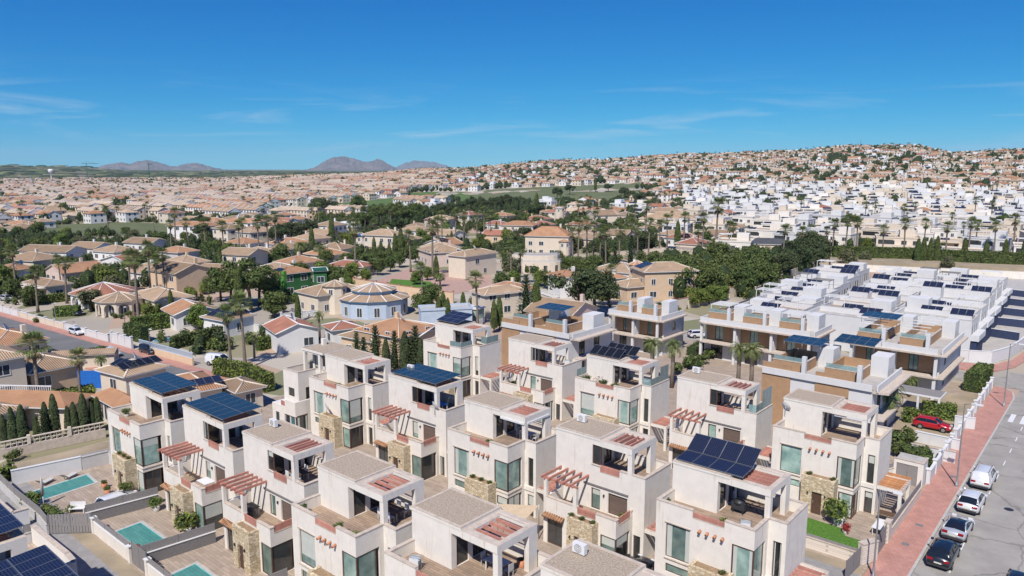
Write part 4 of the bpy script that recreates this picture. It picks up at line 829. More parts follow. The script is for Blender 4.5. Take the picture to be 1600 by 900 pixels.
for k_, (kd, mt, nv) in dict(broad=('broad', 'leaf', 3), lightbroad=('broad', 'leaf_light', 2), olive=('broad', 'leaf_olive', 2), pine=('pine', 'leaf_dark', 3), greenpine=('pine', 'leaf', 2), cypress=('cypress', 'leaf', 2), darkcypress=('cypress', 'leaf_dark', 2), conifer=('conifer', 'leaf_dark', 2), shrub=('shrub', 'leaf', 2), lightshrub=('shrub', 'leaf_light', 2), pinkshrub=('shrub', 'leaf_pink', 1)).items():
    TREE[k_] = [tree_meshes(kd, 11 + i * 7 + len(k_), mt) for i in range(nv)]
TREE['fanpalm'] = [fan_palm(i + 3, 8.6 + .5 * i, True, 32) for i in range(4)]
TREE['datepalm'] = [feather_palm(i + 40, 3.6 + .6 * i) for i in range(2)]
TREE['tallfeather'] = [feather_palm(60 + i, 6.0, 24, 2.3) for i in range(2)]
TN = dict(broad='broadleaf_tree', lightbroad='broadleaf_tree', olive='olive_tree', pine='pine_tree', greenpine='pine_tree', cypress='cypress_tree', darkcypress='cypress_tree', conifer='conifer_tree', shrub='garden_shrub', lightshrub='garden_shrub', pinkshrub='bougainvillea', fanpalm='palm_tree', datepalm='palm_tree', tallfeather='palm_tree')
TC = {k: ('palm tree' if 'palm' in v else 'shrub' if v in ('garden_shrub', 'bougainvillea') else 'tree') for k, v in TN.items()}
trg = random.Random(5)
def plant(kind, w, label, s=1., group=None, z=None, sz=None, rz=None, var=None):
    v = TREE[kind]; c, t = v[trg.randrange(len(v)) if var is None else var]
    z = T(*w) if z is None else z
    r = thing(TN[kind], label, TC[kind], (w[0], w[1], z), trg.uniform(0, 6.28) if rz is None else rz, group); r.scale = (s, s, sz or s * trg.uniform(.92, 1.08))
    obj('crown', c, r); obj('trunk', t, r); return r
def hedge(label, pts, h=1.8, w=1.0, mt='leaf', uv=False, z0=0., dens=26, group='clipped green hedges', leafs=.13):
    p0 = uvw(*pts[0]) if uv else pts[0]; r = thing('hedge', label, 'hedge', (p0[0], p0[1], z0), 0, group); b = MB(); c = MB(); rg = random.Random(len(label) + int(p0[0] * 10))
    W = [uvw(*p) if uv else p for p in pts]
    for a, e in zip(W, W[1:]):
        L = hypot(e[0] - a[0], e[1] - a[1]); d = Vector(((e[0] - a[0]) / L, (e[1] - a[1]) / L, 0)); n_ = Vector((-d.y, d.x, 0)); o = Vector((a[0] - p0[0], a[1] - p0[1], 0))
        def R(s0, s1, t): return [tuple((o + d * s + n_ * q)[:2]) for s, q in ((s0, -t), (s1, -t), (s1, t), (s0, t))]
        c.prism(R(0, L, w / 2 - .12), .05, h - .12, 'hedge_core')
        k = min(4200, int((2 * h * L + w * L + 2 * h * w) * dens))
        for _ in range(k):
            f = rg.random() * (2 * h + w); s = rg.uniform(-.05, L + .05); wob = .12 * noise.noise((s * .9, f, len(label))) + rg.uniform(-.09, .07)
            if f < h: q = o + d * s - n_ * (w / 2 + wob) + Vector((0, 0, f)); nn = -n_
            elif f < h + w: q = o + d * s + n_ * (f - h - w / 2) + Vector((0, 0, h + wob)); nn = Vector((0, 0, 1))
            else: q = o + d * s + n_ * (w / 2 + wob) + Vector((0, 0, f - h - w)); nn = n_
            leaf(b, q, (nn + rnd_dir(rg) * .7).normalized(), rg.uniform(.7, 1.4) * leafs, mt, rg, .6)
        for e_ in (0, L):
            for _ in range(int(h * w * dens)): leaf(b, o + d * e_ + n_ * rg.uniform(-w / 2, w / 2) + Vector((0, 0, rg.uniform(0, h))), (d * (1 if e_ else -1) + rnd_dir(rg) * .6).normalized(), leafs, mt, rg)
    obj('foliage', b, r); obj('branches', c, r); return r
# ------------------------------------------------------------------ cars
def paint(name, c, metal=.2):
    mat(name, c, .28, .02, 1., spec=.55, metal=metal); nodes_of(name)[2].inputs['Coat Weight'].default_value = .6
for nm, c in dict(car_white=(.74, .74, .74), car_silver=(.50, .51, .53), car_dark=(.018, .022, .03), car_red=(.45, .012, .02), car_green=(.02, .075, .06), car_navy=(.012, .022, .05), car_grey=(.16, .165, .17)).items(): paint(nm, c)
mat('car_glass', (.012, .015, .018), .05, .05, 1., spec=.8); mat('tyre', (.018, .018, .019), .8, .1, 6.); mat('rim', (.42, .42, .43), .35, .1, 6., metal=.7, spec=.5); mat('tail_light', (.30, .01, .012), .3, .05, 3.); mat('head_light', (.62, .63, .64), .15, .05, 3.); mat('plate', (.62, .60, .50), .5, .05, 3.)
CARS = dict(  # profile: length, width, list of (x, z) belt line from rear to front, greenhouse (x base rear, x roof rear, x roof front, x base front), roof z
 hatch=(4.1, 1.76, [(-2.05, .55), (-2.02, .95), (-1.7, 1.0), (0, .98), (.9, .96), (1.6, .84), (1.98, .68), (2.05, .5)], (-1.92, -1.45, .2, 1.02), 1.48),
 suv=(4.45, 1.86, [(-2.22, .6), (-2.18, 1.05), (-1.8, 1.1), (0, 1.08), (1.0, 1.06), (1.8, .96), (2.15, .8), (2.22, .55)], (-2.08, -1.65, .25, 1.1), 1.64),
 coupe=(4.6, 1.92, [(-2.3, .55), (-2.25, .92), (-1.8, .96), (0, .9), (1.0, .86), (1.8, .72), (2.2, .6), (2.3, .45)], (-1.75, -.65, .1, 1.15), 1.26),
 van=(4.5, 1.85, [(-2.25, .6), (-2.22, 1.1), (-1.8, 1.12), (0, 1.1), (1.15, 1.08), (1.75, 1.0), (2.18, .84), (2.25, .55)], (-2.2, -2.08, .55, 1.3), 1.86))
def car(label, kind, col, p, rz, roofglass=False, group='cars', z=0.02, rails=False, windows=True):
    L, W, prof, (gx0, gx1, gx2, gx3), zr = CARS[kind]; r = thing('parked_car', label, 'car', (p[0], p[1], z), rz, group); hw = W / 2
    b = MB(); zb = .24; NX_ = 26; NR = 11; i_ = b.mi(col); dk = b.mi('dark_plastic'); gi_ = b.mi('car_glass')
    def belt(x): return interp(x, prof)
    for i in range(NX_ + 1):
        x = -L / 2 + L * (.5 - .5 * cos(pi * i / NX_)); e = min(1, abs(x) / (L / 2)); taper = 1 - .16 * max(0, (e - .6) / .4) ** 2.2; k = hw * taper; zt = belt(x); lo = zb + .1 * max(0, (e - .8) / .2) ** 2
        for y, z in ((-.86, lo), (-.97, lo + .1), (-1., lo + .28), (-.985, zt - .12), (-.93, zt - .03), (0, zt + .035), (.93, zt - .03), (.985, zt - .12), (1., lo + .28), (.97, lo + .1), (.86, lo)): b.v.append((x, y * k, z))
    for i in range(NX_):
        for j in range(NR): j2 = (j + 1) % NR; b.f.append((i * NR + j, i * NR + j2, (i + 1) * NR + j2, (i + 1) * NR + j)); b.m.append(dk if j in (0, 9, 10) else i_); b.sm.append(True)
    for i in (0, NX_): b.f.append(tuple(i * NR + j for j in range(NR))); b.m.append(i_); b.sm.append(False)
    zt0 = max(q[1] for q in prof) - .03; rw = hw * .72
    # cabin: one smooth shell, roof painted, sides and screens glazed
    k0 = len(b.v); NG = 16; NC = 7
    tab = [(gx0, zt0 - .05), (gx0 + (gx1 - gx0) * .55, zt0 + (zr - zt0) * .68), (gx1, zr - .035), ((gx1 + gx2) / 2, zr), (gx2, zr - .05), (gx2 + (gx3 - gx2) * .5, zt0 + (zr - zt0) * .52), (gx3, zt0 - .06)]
    for i in range(NG + 1):
        x = gx0 + (gx3 - gx0) * i / NG; zc = None
        for (xa, za), (xb, zb_) in zip(tab, tab[1:]):
            if xa <= x <= xb + 1e-6: zc = za + (zb_ - za) * (x - xa) / (xb - xa)
        t = max(0., min(1., (zc - zt0) / (zr - zt0))); wt = hw * .9 + (rw - hw * .9) * t
        for y, z in ((-hw * .92, zt0 - .06), (-wt, zt0 + (zc - zt0) * .8 if zc > zt0 else zc), (-wt * .86, zc - .01), (0, zc + .02), (wt * .86, zc - .01), (wt, zt0 + (zc - zt0) * .8 if zc > zt0 else zc), (hw * .92, zt0 - .06)): b.v.append((x, y, z))
    for i in range(NG):
        x = gx0 + (gx3 - gx0) * (i + .5) / NG
        for j in range(NC - 1):
            top = j in (1, 2, 3, 4); roof_ = gx1 - .08 < x < gx2 + .05
            m_ = (gi_ if (roofglass and j in (2, 3)) else i_) if top and roof_ else gi_
            if kind == 'van' and x < -.2 and j in (0, 5): m_ = i_
            b.f.append((k0 + i * NC + j, k0 + i * NC + j + 1, k0 + (i + 1) * NC + j + 1, k0 + (i + 1) * NC + j)); b.m.append(m_); b.sm.append(True)
    for s in (-1, 1):
        b.tube([(gx0 + .05, s * hw * .9, zt0 - .02), (gx0 + (gx1 - gx0) * .6, s * (rw + .03), zt0 + (zr - zt0) * .7), (gx1 + .05, s * rw, zr - .07)], .055, col, 5); b.tube([(gx3 - .05, s * hw * .9, zt0 - .02), (gx2 + .02, s * rw, zr - .07)], .04, col, 5); b.tube([((gx1 + gx2) / 2, s * hw * .915, zt0), ((gx1 + gx2) / 2 - .02, s * (rw + .035), zr - .12)], .035, 'dark_plastic', 4)
        for x in (-L * .3, L * .3): b.tube([(x, s * (hw - .12), .34), (x, s * (hw + .004), .34)], .385, 'dark_plastic', 16)
    b.box(-L / 2 - .02, -hw * .8, .3, -L / 2 + .03, hw * .8, .5, 'dark_plastic'); b.box(L / 2 - .04, -hw * .75, .28, L / 2 + .015, hw * .75, .46, 'dark_plastic')
    obj('body', b, r)
    def wh():
        q = MB(); q.tube([(0, -.11, 0), (0, .11, 0)], .32, 'tyre', 16); return q.mesh('tyre')
    def rim():
        q = MB(); q.tube([(0, -.118, 0), (0, .118, 0)], .2, 'rim', 12); return q.mesh('rim')
    for x in (-L * .3, L * .3):
        for s in (-1, 1): w = obj('wheel', cached('tyre', wh), r, (x, s * (hw - .095), .32)); obj('rim', cached('rim', rim), w)
    for s in (-1, 1):
        bx('tail_light', r, -L / 2 - .025, s * hw * .62 - .2, .78, -L / 2 + .1, s * hw * .62 + .2, .95, 'tail_light'); bx('headlight', r, L / 2 - .22, s * hw * .66 - .18, .6, L / 2 - .01, s * hw * .66 + .18, .74, 'head_light'); bx('mirror', r, gx3 - .3, s * (hw + .09) - .1, zt0, gx3 - .12, s * (hw + .09) + .1, zt0 + .14, col)
    bx('number_plate', r, -L / 2 - .03, -.26, .58, -L / 2 - .018, .26, .7, 'plate')
    if rails:
        for s in (-1, 1): q = MB(); q.tube([(gx1 + .1, s * rw * .9, zr + .06), (gx2 - .1, s * rw * .9, zr + .06)], .025, 'black_metal', 5); obj('roof_rail', q, r)
    return r
UP = radians(90) - YAW           # facing away along the street
PK = 'cars parked along the pavement'
car('white van-like car with roof rails, farthest of the four parked by the pavement', 'van', 'car_white', uvw(-9.75, 84.9), UP, rails=True, group=PK)
car('white and silver hatchback SUV parked second from the far street lamp', 'suv', 'car_white', uvw(-9.7, 78.0), UP, group=PK)
car('low silver coupe with black glass roof parked between white SUV and dark car', 'coupe', 'car_silver', uvw(-9.7, 71.4), UP, roofglass=True, group=PK)
car('dark blue-black SUV parked at the bottom of the street', 'suv', 'car_dark', uvw(-9.7, 65.5), UP, roofglass=True, group=PK)
car('dark car cut off by the bottom right corner', 'hatch', 'car_dark', uvw(-4.4, 62.9), UP + pi, group=PK)
car('bright red hatchback parked in the dirt yard', 'hatch', 'car_red', uvw(-17.2, 99.4), -YAW + .05, group='cars parked in yards')
car('white hatchback driving on the left street', 'hatch', 'car_white', (-83.6, 138.7), radians(-36), group='cars on the left street')
car('white saloon parked by the beige roofed wall on the left street', 'hatch', 'car_white', (-68.4, 122.5), radians(-36), group='cars on the left street')
car('black SUV parked behind the cream solar-roof villa', 'suv', 'car_dark', (-62.8, 124.3), radians(-38), group='cars on the left street')
car('white panel van by the blue balustrade', 'van', 'car_white', (-47.7, 116.7), radians(-16), group='cars on the left street')
car('white car partly hidden behind the dark screen wall by the long pool', 'hatch', 'car_white', uvw(-70.75, 25.6), UP + .14, group='cars parked in yards')
car('dark car tucked beside the grill villa at bottom centre', 'hatch', 'car_dark', uvw(-27.6, 46.9), UP, group='cars parked in yards')
car('dark green estate car in the alley by the white terraces', 'suv', 'car_green', (88.0, 206.2), radians(75), group='cars parked in yards')
car('white car parked behind the middle duplex', 'hatch', 'car_white', (35.4, 136.5), radians(10), group='cars parked in yards')
car('dark car beside the round hedge on the left street', 'suv', 'car_dark', (-95.4, 158.2), radians(-36), group='cars on the left street')
car('silver car at the left edge behind the front wall', 'hatch', 'car_silver', (-122.0, 175.6), radians(-30), group='cars on the left street')
# ------------------------------------------------------------------ terrace furniture, pots and other small things
def lounger(label, u, v):
    r = thing('sun_lounger', label, 'sun lounger', uvw(u, v, .02), -YAW + radians(-60), 'sun loungers'); b = MB(); b.box(0, -.32, .25, 1.25, .32, .31, 'fabric'); obj('seat', b, r); q = MB(); q.face([(1.25, -.32, .3), (1.25, .32, .3), (1.8, .32, .75), (1.8, -.32, .75)], 'fabric'); q.face([(1.27, -.32, .26), (1.27, .32, .26), (1.82, .32, .71), (1.82, -.32, .71)], 'fabric'); obj('backrest', q, r)
    for x, y in ((.1, -.28), (.1, .26), (1.2, -.28), (1.2, .26)): bx('leg', r, x, y, 0, x + .04, y + .04, .25, 'grey_metal')
lounger('grey sun lounger by the long pool, nearer the left edge', -82.3, 23.6); lounger('grey sun lounger by the long pool, nearer the villa', -82.0, 25.7)
def table(label, h, x, y, z, top='wood_dark', rz=0., sx=1.6, sy=.9, name='dining_table'):
    p = h.matrix_world_loc(x, y) if False else None
    u, v = h['uv']; q = uvw(u + x, v + y, z); r = thing(name, label, 'table', q, -YAW + rz, 'terrace tables'); bx('table_top', r, -sx / 2, -sy / 2, .7, sx / 2, sy / 2, .75, top)
    for a in (-1, 1):
        for c in (-1, 1): bx('leg', r, a * (sx / 2 - .1) - .03, c * (sy / 2 - .1) - .03, 0, a * (sx / 2 - .1) + .03, c * (sy / 2 - .1) + .03, .7, 'white_paint' if top != 'wood_dark' else 'grey_metal')
def chair(label, h, x, y, z, rz, mt='white_paint', group='terrace chairs'):
    u, v = h['uv']; r = thing('garden_chair', label, 'chair', uvw(u + x, v + y, z), -YAW + rz, group); bx('seat', r, -.23, -.23, .42, .23, .23, .46, mt); bx('backrest', r, -.23, .2, .5, .23, .24, .92, mt)
    for a, c in ((-.22, -.22), (.18, -.22), (-.22, .18), (.18, .18)): bx('leg', r, a, c, 0, a + .04, c + .04, .42, mt)
allspec = [(s[1], s[2]) for s in spec]
for h, q in zip(HOUSES, allspec): h['uv'] = q
table('long dark table under pergola of the potted palm terrace', HOUSES[3], 6.0, 2.3, F2)
for i, (x, y, rz, w) in enumerate(((5.5, 3.0, 0, 'behind'), (6.4, 3.0, 0, 'far end behind'), (5.5, 1.6, pi, 'in front of'), (6.4, 1.6, pi, 'front right of'))): chair('white metal chair %s the long dark terrace table' % w, HOUSES[3], x, y, F2, rz)
table('table with dark top under pergola of the third front villa', HOUSES[2], 6.0, 1.5, F2)
for i, (x, y, rz, w) in enumerate(((5.5, .9, pi, 'left front of'), (6.5, .9, pi, 'right front of'), (5.6, 2.2, 0, 'behind'))): chair('white slatted chair %s the table on third front villa roof' % w, HOUSES[2], x, y, F2, rz)
table('bright blue table under the large solar canopy', HOUSES[7], 6.3, 1.7, F2, 'blue_plastic'); chair('blue chair at the blue rooftop table', HOUSES[7], 5.5, 1.9, F2, 1.2, 'blue_plastic')
table('low dark table on balcony under the red beams of third villa', HOUSES[2], 2.5, -1.2, F1, 'black_metal', sx=1.3, sy=1.3); table('small white table on second front villa balcony', HOUSES[1], 6.3, -1.3, F1 + .3, 'white_paint', sx=1.5, sy=1.0)
table('outdoor table under the timber carport wing', HOUSES[15], 10.2, -.6, .02, 'wood_dark'); table('white bench-like table beside the carport', HOUSES[15], 10.3, -3.2, .02, 'white_paint', sx=1.1, sy=2.2)
def grill(label, h, x, y, z):
    u, v = h['uv']; r = thing('covered_grill', label, 'grill', uvw(u + x, v + y, z), -YAW); b = MB(); b.box(-.5, -.3, .35, .5, .3, .85, 'dark_plastic'); b.lathe([(.45, .85), (.42, 1.0), (.2, 1.1), (.0, 1.12)], 'black_metal', 12); obj('body', b, r)
    for a in (-.4, .34):
        for c in (-.25, .2): bx('leg', r, a, c, 0, a + .05, c + .05, .35, 'black_metal')
grill('black covered grill on the solar tower villa terrace', HOUSES[10], 4.9, 1.2, F2); grill('grey covered furniture under first front villa canopy', HOUSES[0], 5.6, 1.6, F2); grill('black grill beside third front villa balcony table', HOUSES[2], 3.2, -1.6, F1)
def bicycle(label, h, x, y, z, rz=.3):
    u, v = h['uv']; r = thing('bicycle', label, 'bicycle', uvw(u + x, v + y, z), -YAW + rz); b = MB(); b.tube([(-.5, 0, .33), (-.1, 0, .75), (.38, 0, .8), (.02, 0, .33), (-.1, 0, .75)], .02, 'dark_plastic', 5); b.tube([(-.5, 0, .33), (.02, 0, .33)], .02, 'dark_plastic', 5); b.tube([(.52, 0, .33), (.36, 0, .95), (.36, -.22, .98), (.36, .22, .98)], .018, 'grey_metal', 5); obj('frame', b, r)
    for x_ in (-.5, .52): q = MB(); q.tube([(x_ + .33 * cos(t * pi / 9), 0, .33 + .33 * sin(t * pi / 9)) for t in range(19)], .022, 'tyre', 5); obj('wheel', q, r)
    bx('saddle', r, -.22, -.07, .86, .05, .07, .92, 'dark_plastic')
bicycle('bicycle leaning beside the covered grill on the solar tower terrace', HOUSES[10], 5.7, 1.9, F2); bicycle('bicycle on the plant filled terrace of the black panel villa', HOUSES[13], 2.2, -.5, F2, .1)
def pot(label, p, kind='shrub', s=.5, mt='clay', hh=.5, rr=.3, z=.02, var=0):
    r = thing('potted_plant', label, 'potted plant', (p[0], p[1], z), 0, 'potted plants'); b = MB(); b.lathe([(rr * .7, 0), (rr, hh), (rr * .9, hh), (rr * .85, hh - .08), (0, hh - .08)], mt, 12); obj('pot', b, r); c, t = TREE[kind][var]; o = obj('foliage', c, r, (0, 0, hh - .1)); o.scale = (s, s, s)
    return r
def hp(h, x, y): u, v = h['uv']; return uvw(u + x, v + y)
def rosette(label, p, z, s=.6):
    r = thing('potted_palm', label, 'potted plant', (p[0], p[1], z), 0, 'potted plants'); b = MB(); b.lathe([(.15, 0), (.2, .3), (0, .28)], 'dark_plastic', 10); obj('pot', b, r); f = MB(); rg = random.Random(3)
    for i in range(18): frond(f, (0, 0, .3), i * 2.4, radians(75 - i * 3), 1.3 * s, rg)
    obj('foliage', f, r)
rosette('small palm in pot at the front corner of the deck terrace', hp(HOUSES[3], 6.7, -1.6), F2)
pot('large terracotta pot plant by the first villa door', hp(HOUSES[0], 2.6, -4.2), 'shrub', .35); pot('terracotta pot with low plant in front of first villa porch', hp(HOUSES[0], 4.4, -4.6), 'lightshrub', .35); pot('white pot with olive bush beside first villa bay window', hp(HOUSES[0], 6.4, -3.6), 'shrub', .8, 'white_paint', .6, .4); pot('tall citrus bush in grey pot beside second villa stone porch', hp(HOUSES[1], 6.7, -3.4), 'lightshrub', 1.15, 'kerb', .7, .42)
pot('clipped bush in grey square pot by second villa wall', hp(HOUSES[1], .1, -3.2), 'lightshrub', .7, 'kerb', .6, .35); pot('leafy tree in white planter by corner villa glass bay', hp(HOUSES[15], 7.0, -4.2), 'lightshrub', 1.4, 'white_paint', .8, .5); pot('bare shrub in front of the corner villa white planter', hp(HOUSES[15], 8.0, -5.4), 'pinkshrub', .5, 'kerb', .3, .3)
pot('ball cactus in pot on first front villa terrace', hp(HOUSES[0], 1.2, -1.0), 'shrub', .55, 'kerb', .3, .3, F2); pot('orange pot under pergola of nearest roof terrace', hp(HOUSES[4], 6.8, 3.2), 'lightshrub', .15, 'clay', .5, .3, F2)
pot('green plant on black panel villa terrace by the bay', hp(HOUSES[13], 5.0, -1.6), 'shrub', .5, 'dark_plastic', .4, .25, F2); pot('spiky plant on black panel villa terrace left corner', hp(HOUSES[13], .9, -1.4), 'shrub', .6, 'kerb', .4, .25, F2); pot('dark plant on black panel villa terrace middle', hp(HOUSES[13], 3.4, -1.5), 'shrub', .55, 'dark_plastic', .4, .25, F2)
for hi, labs in ((4, ()), (8, ('left', 'middle', 'right'),), (9, ('left', 'middle', 'right')), (15, ('left', 'right')), (10, ('right',)), (0, ('left', 'middle', 'right'))):
    nm = {8: 'white awning villa', 9: 'brown shutter villa', 15: 'corner villa', 10: 'solar tower villa', 0: 'first front villa'}.get(hi)
    for i, l_ in enumerate(labs): 
        x = 3.8 + (2.1 * i / max(1, len(labs) - 1) if len(labs) > 1 else 1.8); k = house_kind = spec[hi][0]; y = -2.95
        pot('%s cactus planted on top of the %s stone porch' % (l_, nm), hp(HOUSES[hi], x, y), 'shrub', .3, 'soil', .12, .12, 3.42)
hs = thing('shade_sail', 'sand coloured triangular shade sail beside the white awning villa', 'shade sail', uvw(-39.5, 44.2), -YAW); b = MB(); b.face([(0, 0, 3.3), (3.4, -1.2, 2.9), (2.6, 2.4, 3.1)], 'sand_sail'); b.face([(0, 0, 3.28), (3.4, -1.2, 2.88), (2.6, 2.4, 3.08)], 'sand_sail'); obj('cloth', b, hs)
for x, y, z in ((0, 0, 3.3), (3.4, -1.2, 2.9), (2.6, 2.4, 3.1)): q = MB(); q.tube([(x, y, 0), (x, y, z + .1)], .04, 'grey_metal', 6); obj('post', q, hs)
tb = thing('garden_bench', 'white slatted bench behind the long pool planter', 'bench', uvw(-72.6, 22.6, .02), -YAW + .8); bx('seat', tb, -.7, -.25, .4, .7, .25, .46, 'white_paint'); bx('backrest', tb, -.7, .22, .5, .7, .27, .95, 'white_paint')
for x in (-.65, .6): bx('leg', tb, x, -.22, 0, x + .06, .22, .4, 'white_paint')
pl = thing('planter_box', 'white planter box full of green shrubs behind the slatted double gate', 'planter', uvw(-72.5, 20.5, .02), -YAW); bx('box', pl, -1.3, -.4, 0, 1.3, .4, .6, 'white_paint')
for i in range(4): o = obj('foliage', TREE['shrub'][i % 2][0], pl, (-1.0 + i * .65, 0, .45)); o.scale = (.8, .8, .7)
r_ = thing('fallen_board', 'bright blue cover roll at the end of long pool', 'pool cover', uvw(-80.4, 20.0, .05), -YAW); q = MB(); q.tube([(-.2, -.3, .15), (2.8, -.1, .15)], .17, 'blue_plastic', 10); obj('roll', q, r_)
us = thing('parasol', 'closed white parasol post beside the long pool', 'parasol', uvw(-76.4, 21.0, .02), 0); q = MB(); q.tube([(0, 0, 0), (0, 0, 1.2)], .04, 'white_paint', 6); q.tube([(0, 0, 1.1), (0, 0, 2.6), (0, 0, 2.9)], [.16, .1, .03], 'fabric', 8); obj('canopy', q, us)
pot('round dark red bush by the stepped pool corner', uvw(-60.5, 22.75), 'pinkshrub', .55, 'dark_plastic', .25, .3); pot('second dark red bush in white pot at the stepped pool', uvw(-59.4, 23.6), 'pinkshrub', .42, 'white_paint', .4, .25)
pot('feathery plant by the closed parasol at long pool', uvw(-77.2, 20.3), 'lightshrub', 1.0, 'dark_plastic', .3, .3)

# what the owners added: blinds and curtains behind the glass, air conditioners, drying racks, pots, parasols
cl = random.Random(77)
mat('blind', (.50, .52, .47), .8, .05, 2.)
for hi, h in enumerate(HOUSES):
    for ch in list(h.children):
        if not ch.name.startswith('window') or ch.dimensions.z < 1.2: continue
        k = cl.random(); w, hh = ch.dimensions.x if abs(ch.rotation_euler.z) < .1 else max(ch.dimensions.x, ch.dimensions.y), ch.dimensions.z
        w = max(ch.data.vertices[i].co.x for i in range(len(ch.data.vertices)))
        if k < .33: f = cl.choice((.3, .5, .75)); bx('blind', ch, .06, .014, hh * (1 - f), w - .06, .028, hh - .06, 'blind')
        elif k < .6: bx('curtain', ch, .06, .014, .06, w * .24, .028, hh - .06, 'blind'); bx('curtain', ch, w * .8, .014, .06, w - .06, .028, hh - .06, 'blind')
    if hi < 16 and cl.random() < .6: ac_unit(h, 1.2 + cl.random() * 4, 3.3 if hi % 2 else 3.0, 6.31) if spec[hi][0] == 'A' else ac_unit(h, .6, 2.2, 9.46)
NMS = {2: 'third front villa', 3: 'potted palm villa', 4: 'nearest roof terrace villa', 8: 'white awning villa', 9: 'brown shutter villa', 10: 'solar tower villa', 12: 'back row gravel roof villa', 14: 'glass guard villa', 15: 'corner villa', 1: 'second front villa', 6: 'porch dish villa', 11: 'nine panel villa'}
for hi, nm in NMS.items():
    A_ = spec[hi][0] == 'A'
    if A_:
        for x, y, k, wd in ((.6, -1.9, 'shrub', 'left corner'), (5.0, -1.9, 'lightshrub', 'planks')):
            if cl.random() < .65: pot('small potted plant near the %s of the %s terrace' % (wd, nm), hp(h := HOUSES[hi], x, y), k, cl.uniform(.3, .5), cl.choice(('clay', 'dark_plastic', 'white_paint')), .4, .24, F2, var=cl.randrange(2))
    else:
        if cl.random() < .8: pot('small potted plant on the first floor balcony of the %s' % nm, hp(HOUSES[hi], 7.2, -.5), 'lightshrub', cl.uniform(.3, .5), 'clay', .4, .24, F1)
        if cl.random() < .6: pot('potted plant behind the left balcony parapet of the %s' % nm, hp(HOUSES[hi], 1.3, -.5), 'shrub', cl.uniform(.35, .55), 'dark_plastic', .4, .24, F1)
for hi, x, y in ((4, 2.0, -1.5), (10, 6.6, -1.6), (12, 7.9, 2.5)):
    u, v = HOUSES[hi]['uv']; r = thing('drying_rack', 'folding drying rack with pale laundry on the %s' % NMS[hi], 'drying rack', uvw(u + x, v + y, F2), -YAW + .4, 'drying racks'); q = MB()
    for sx in (-.4, .4): q.tube([(sx, -.3, 0), (sx, .3, .95)], .015, 'grey_metal', 4); q.tube([(sx, .3, 0), (sx, -.3, .95)], .015, 'grey_metal', 4)
    for i in range(6): q.tube([(-.4, -.3 + .12 * i, .95), (.4, -.3 + .12 * i, .95)], .008, 'grey_metal', 4)
    obj('frame', q, r)
    for i in range(3): bx('laundry', r, -.35, -.3 + .22 * i, .45, .3, -.285 + .22 * i, .96, ('white_paint', 'blue_wall', 'fabric')[i])
for hi, x, y, lab in ((8, 6.3, 2.0, 'white awning'), (12, 6.0, 2.0, 'back row gravel roof'), (4, 6.0, 1.8, 'nearest roof terrace'), (14, 6.2, 2.0, 'glass guard')): table('dark dining table under the pergola of the %s villa' % lab, HOUSES[hi], x, y, F2, cl.choice(('coping', 'fabric')), sx=1.5); chair('chair left of the dining table on the %s villa roof' % lab, HOUSES[hi], x - 1.0, y, F2, 1.6, 'fabric'); chair('chair right of the dining table on the %s villa roof' % lab, HOUSES[hi], x + .95, y, F2, -1.6, 'fabric')
aw = HOUSES[8]; bx('awning_roll', aw, 4.7, -.12, 8.62, 7.6, -.045, 8.8, 'white_paint'); bx('awning_roll', aw, 7.655, .3, 8.62, 7.74, 3.5, 8.8, 'white_paint')
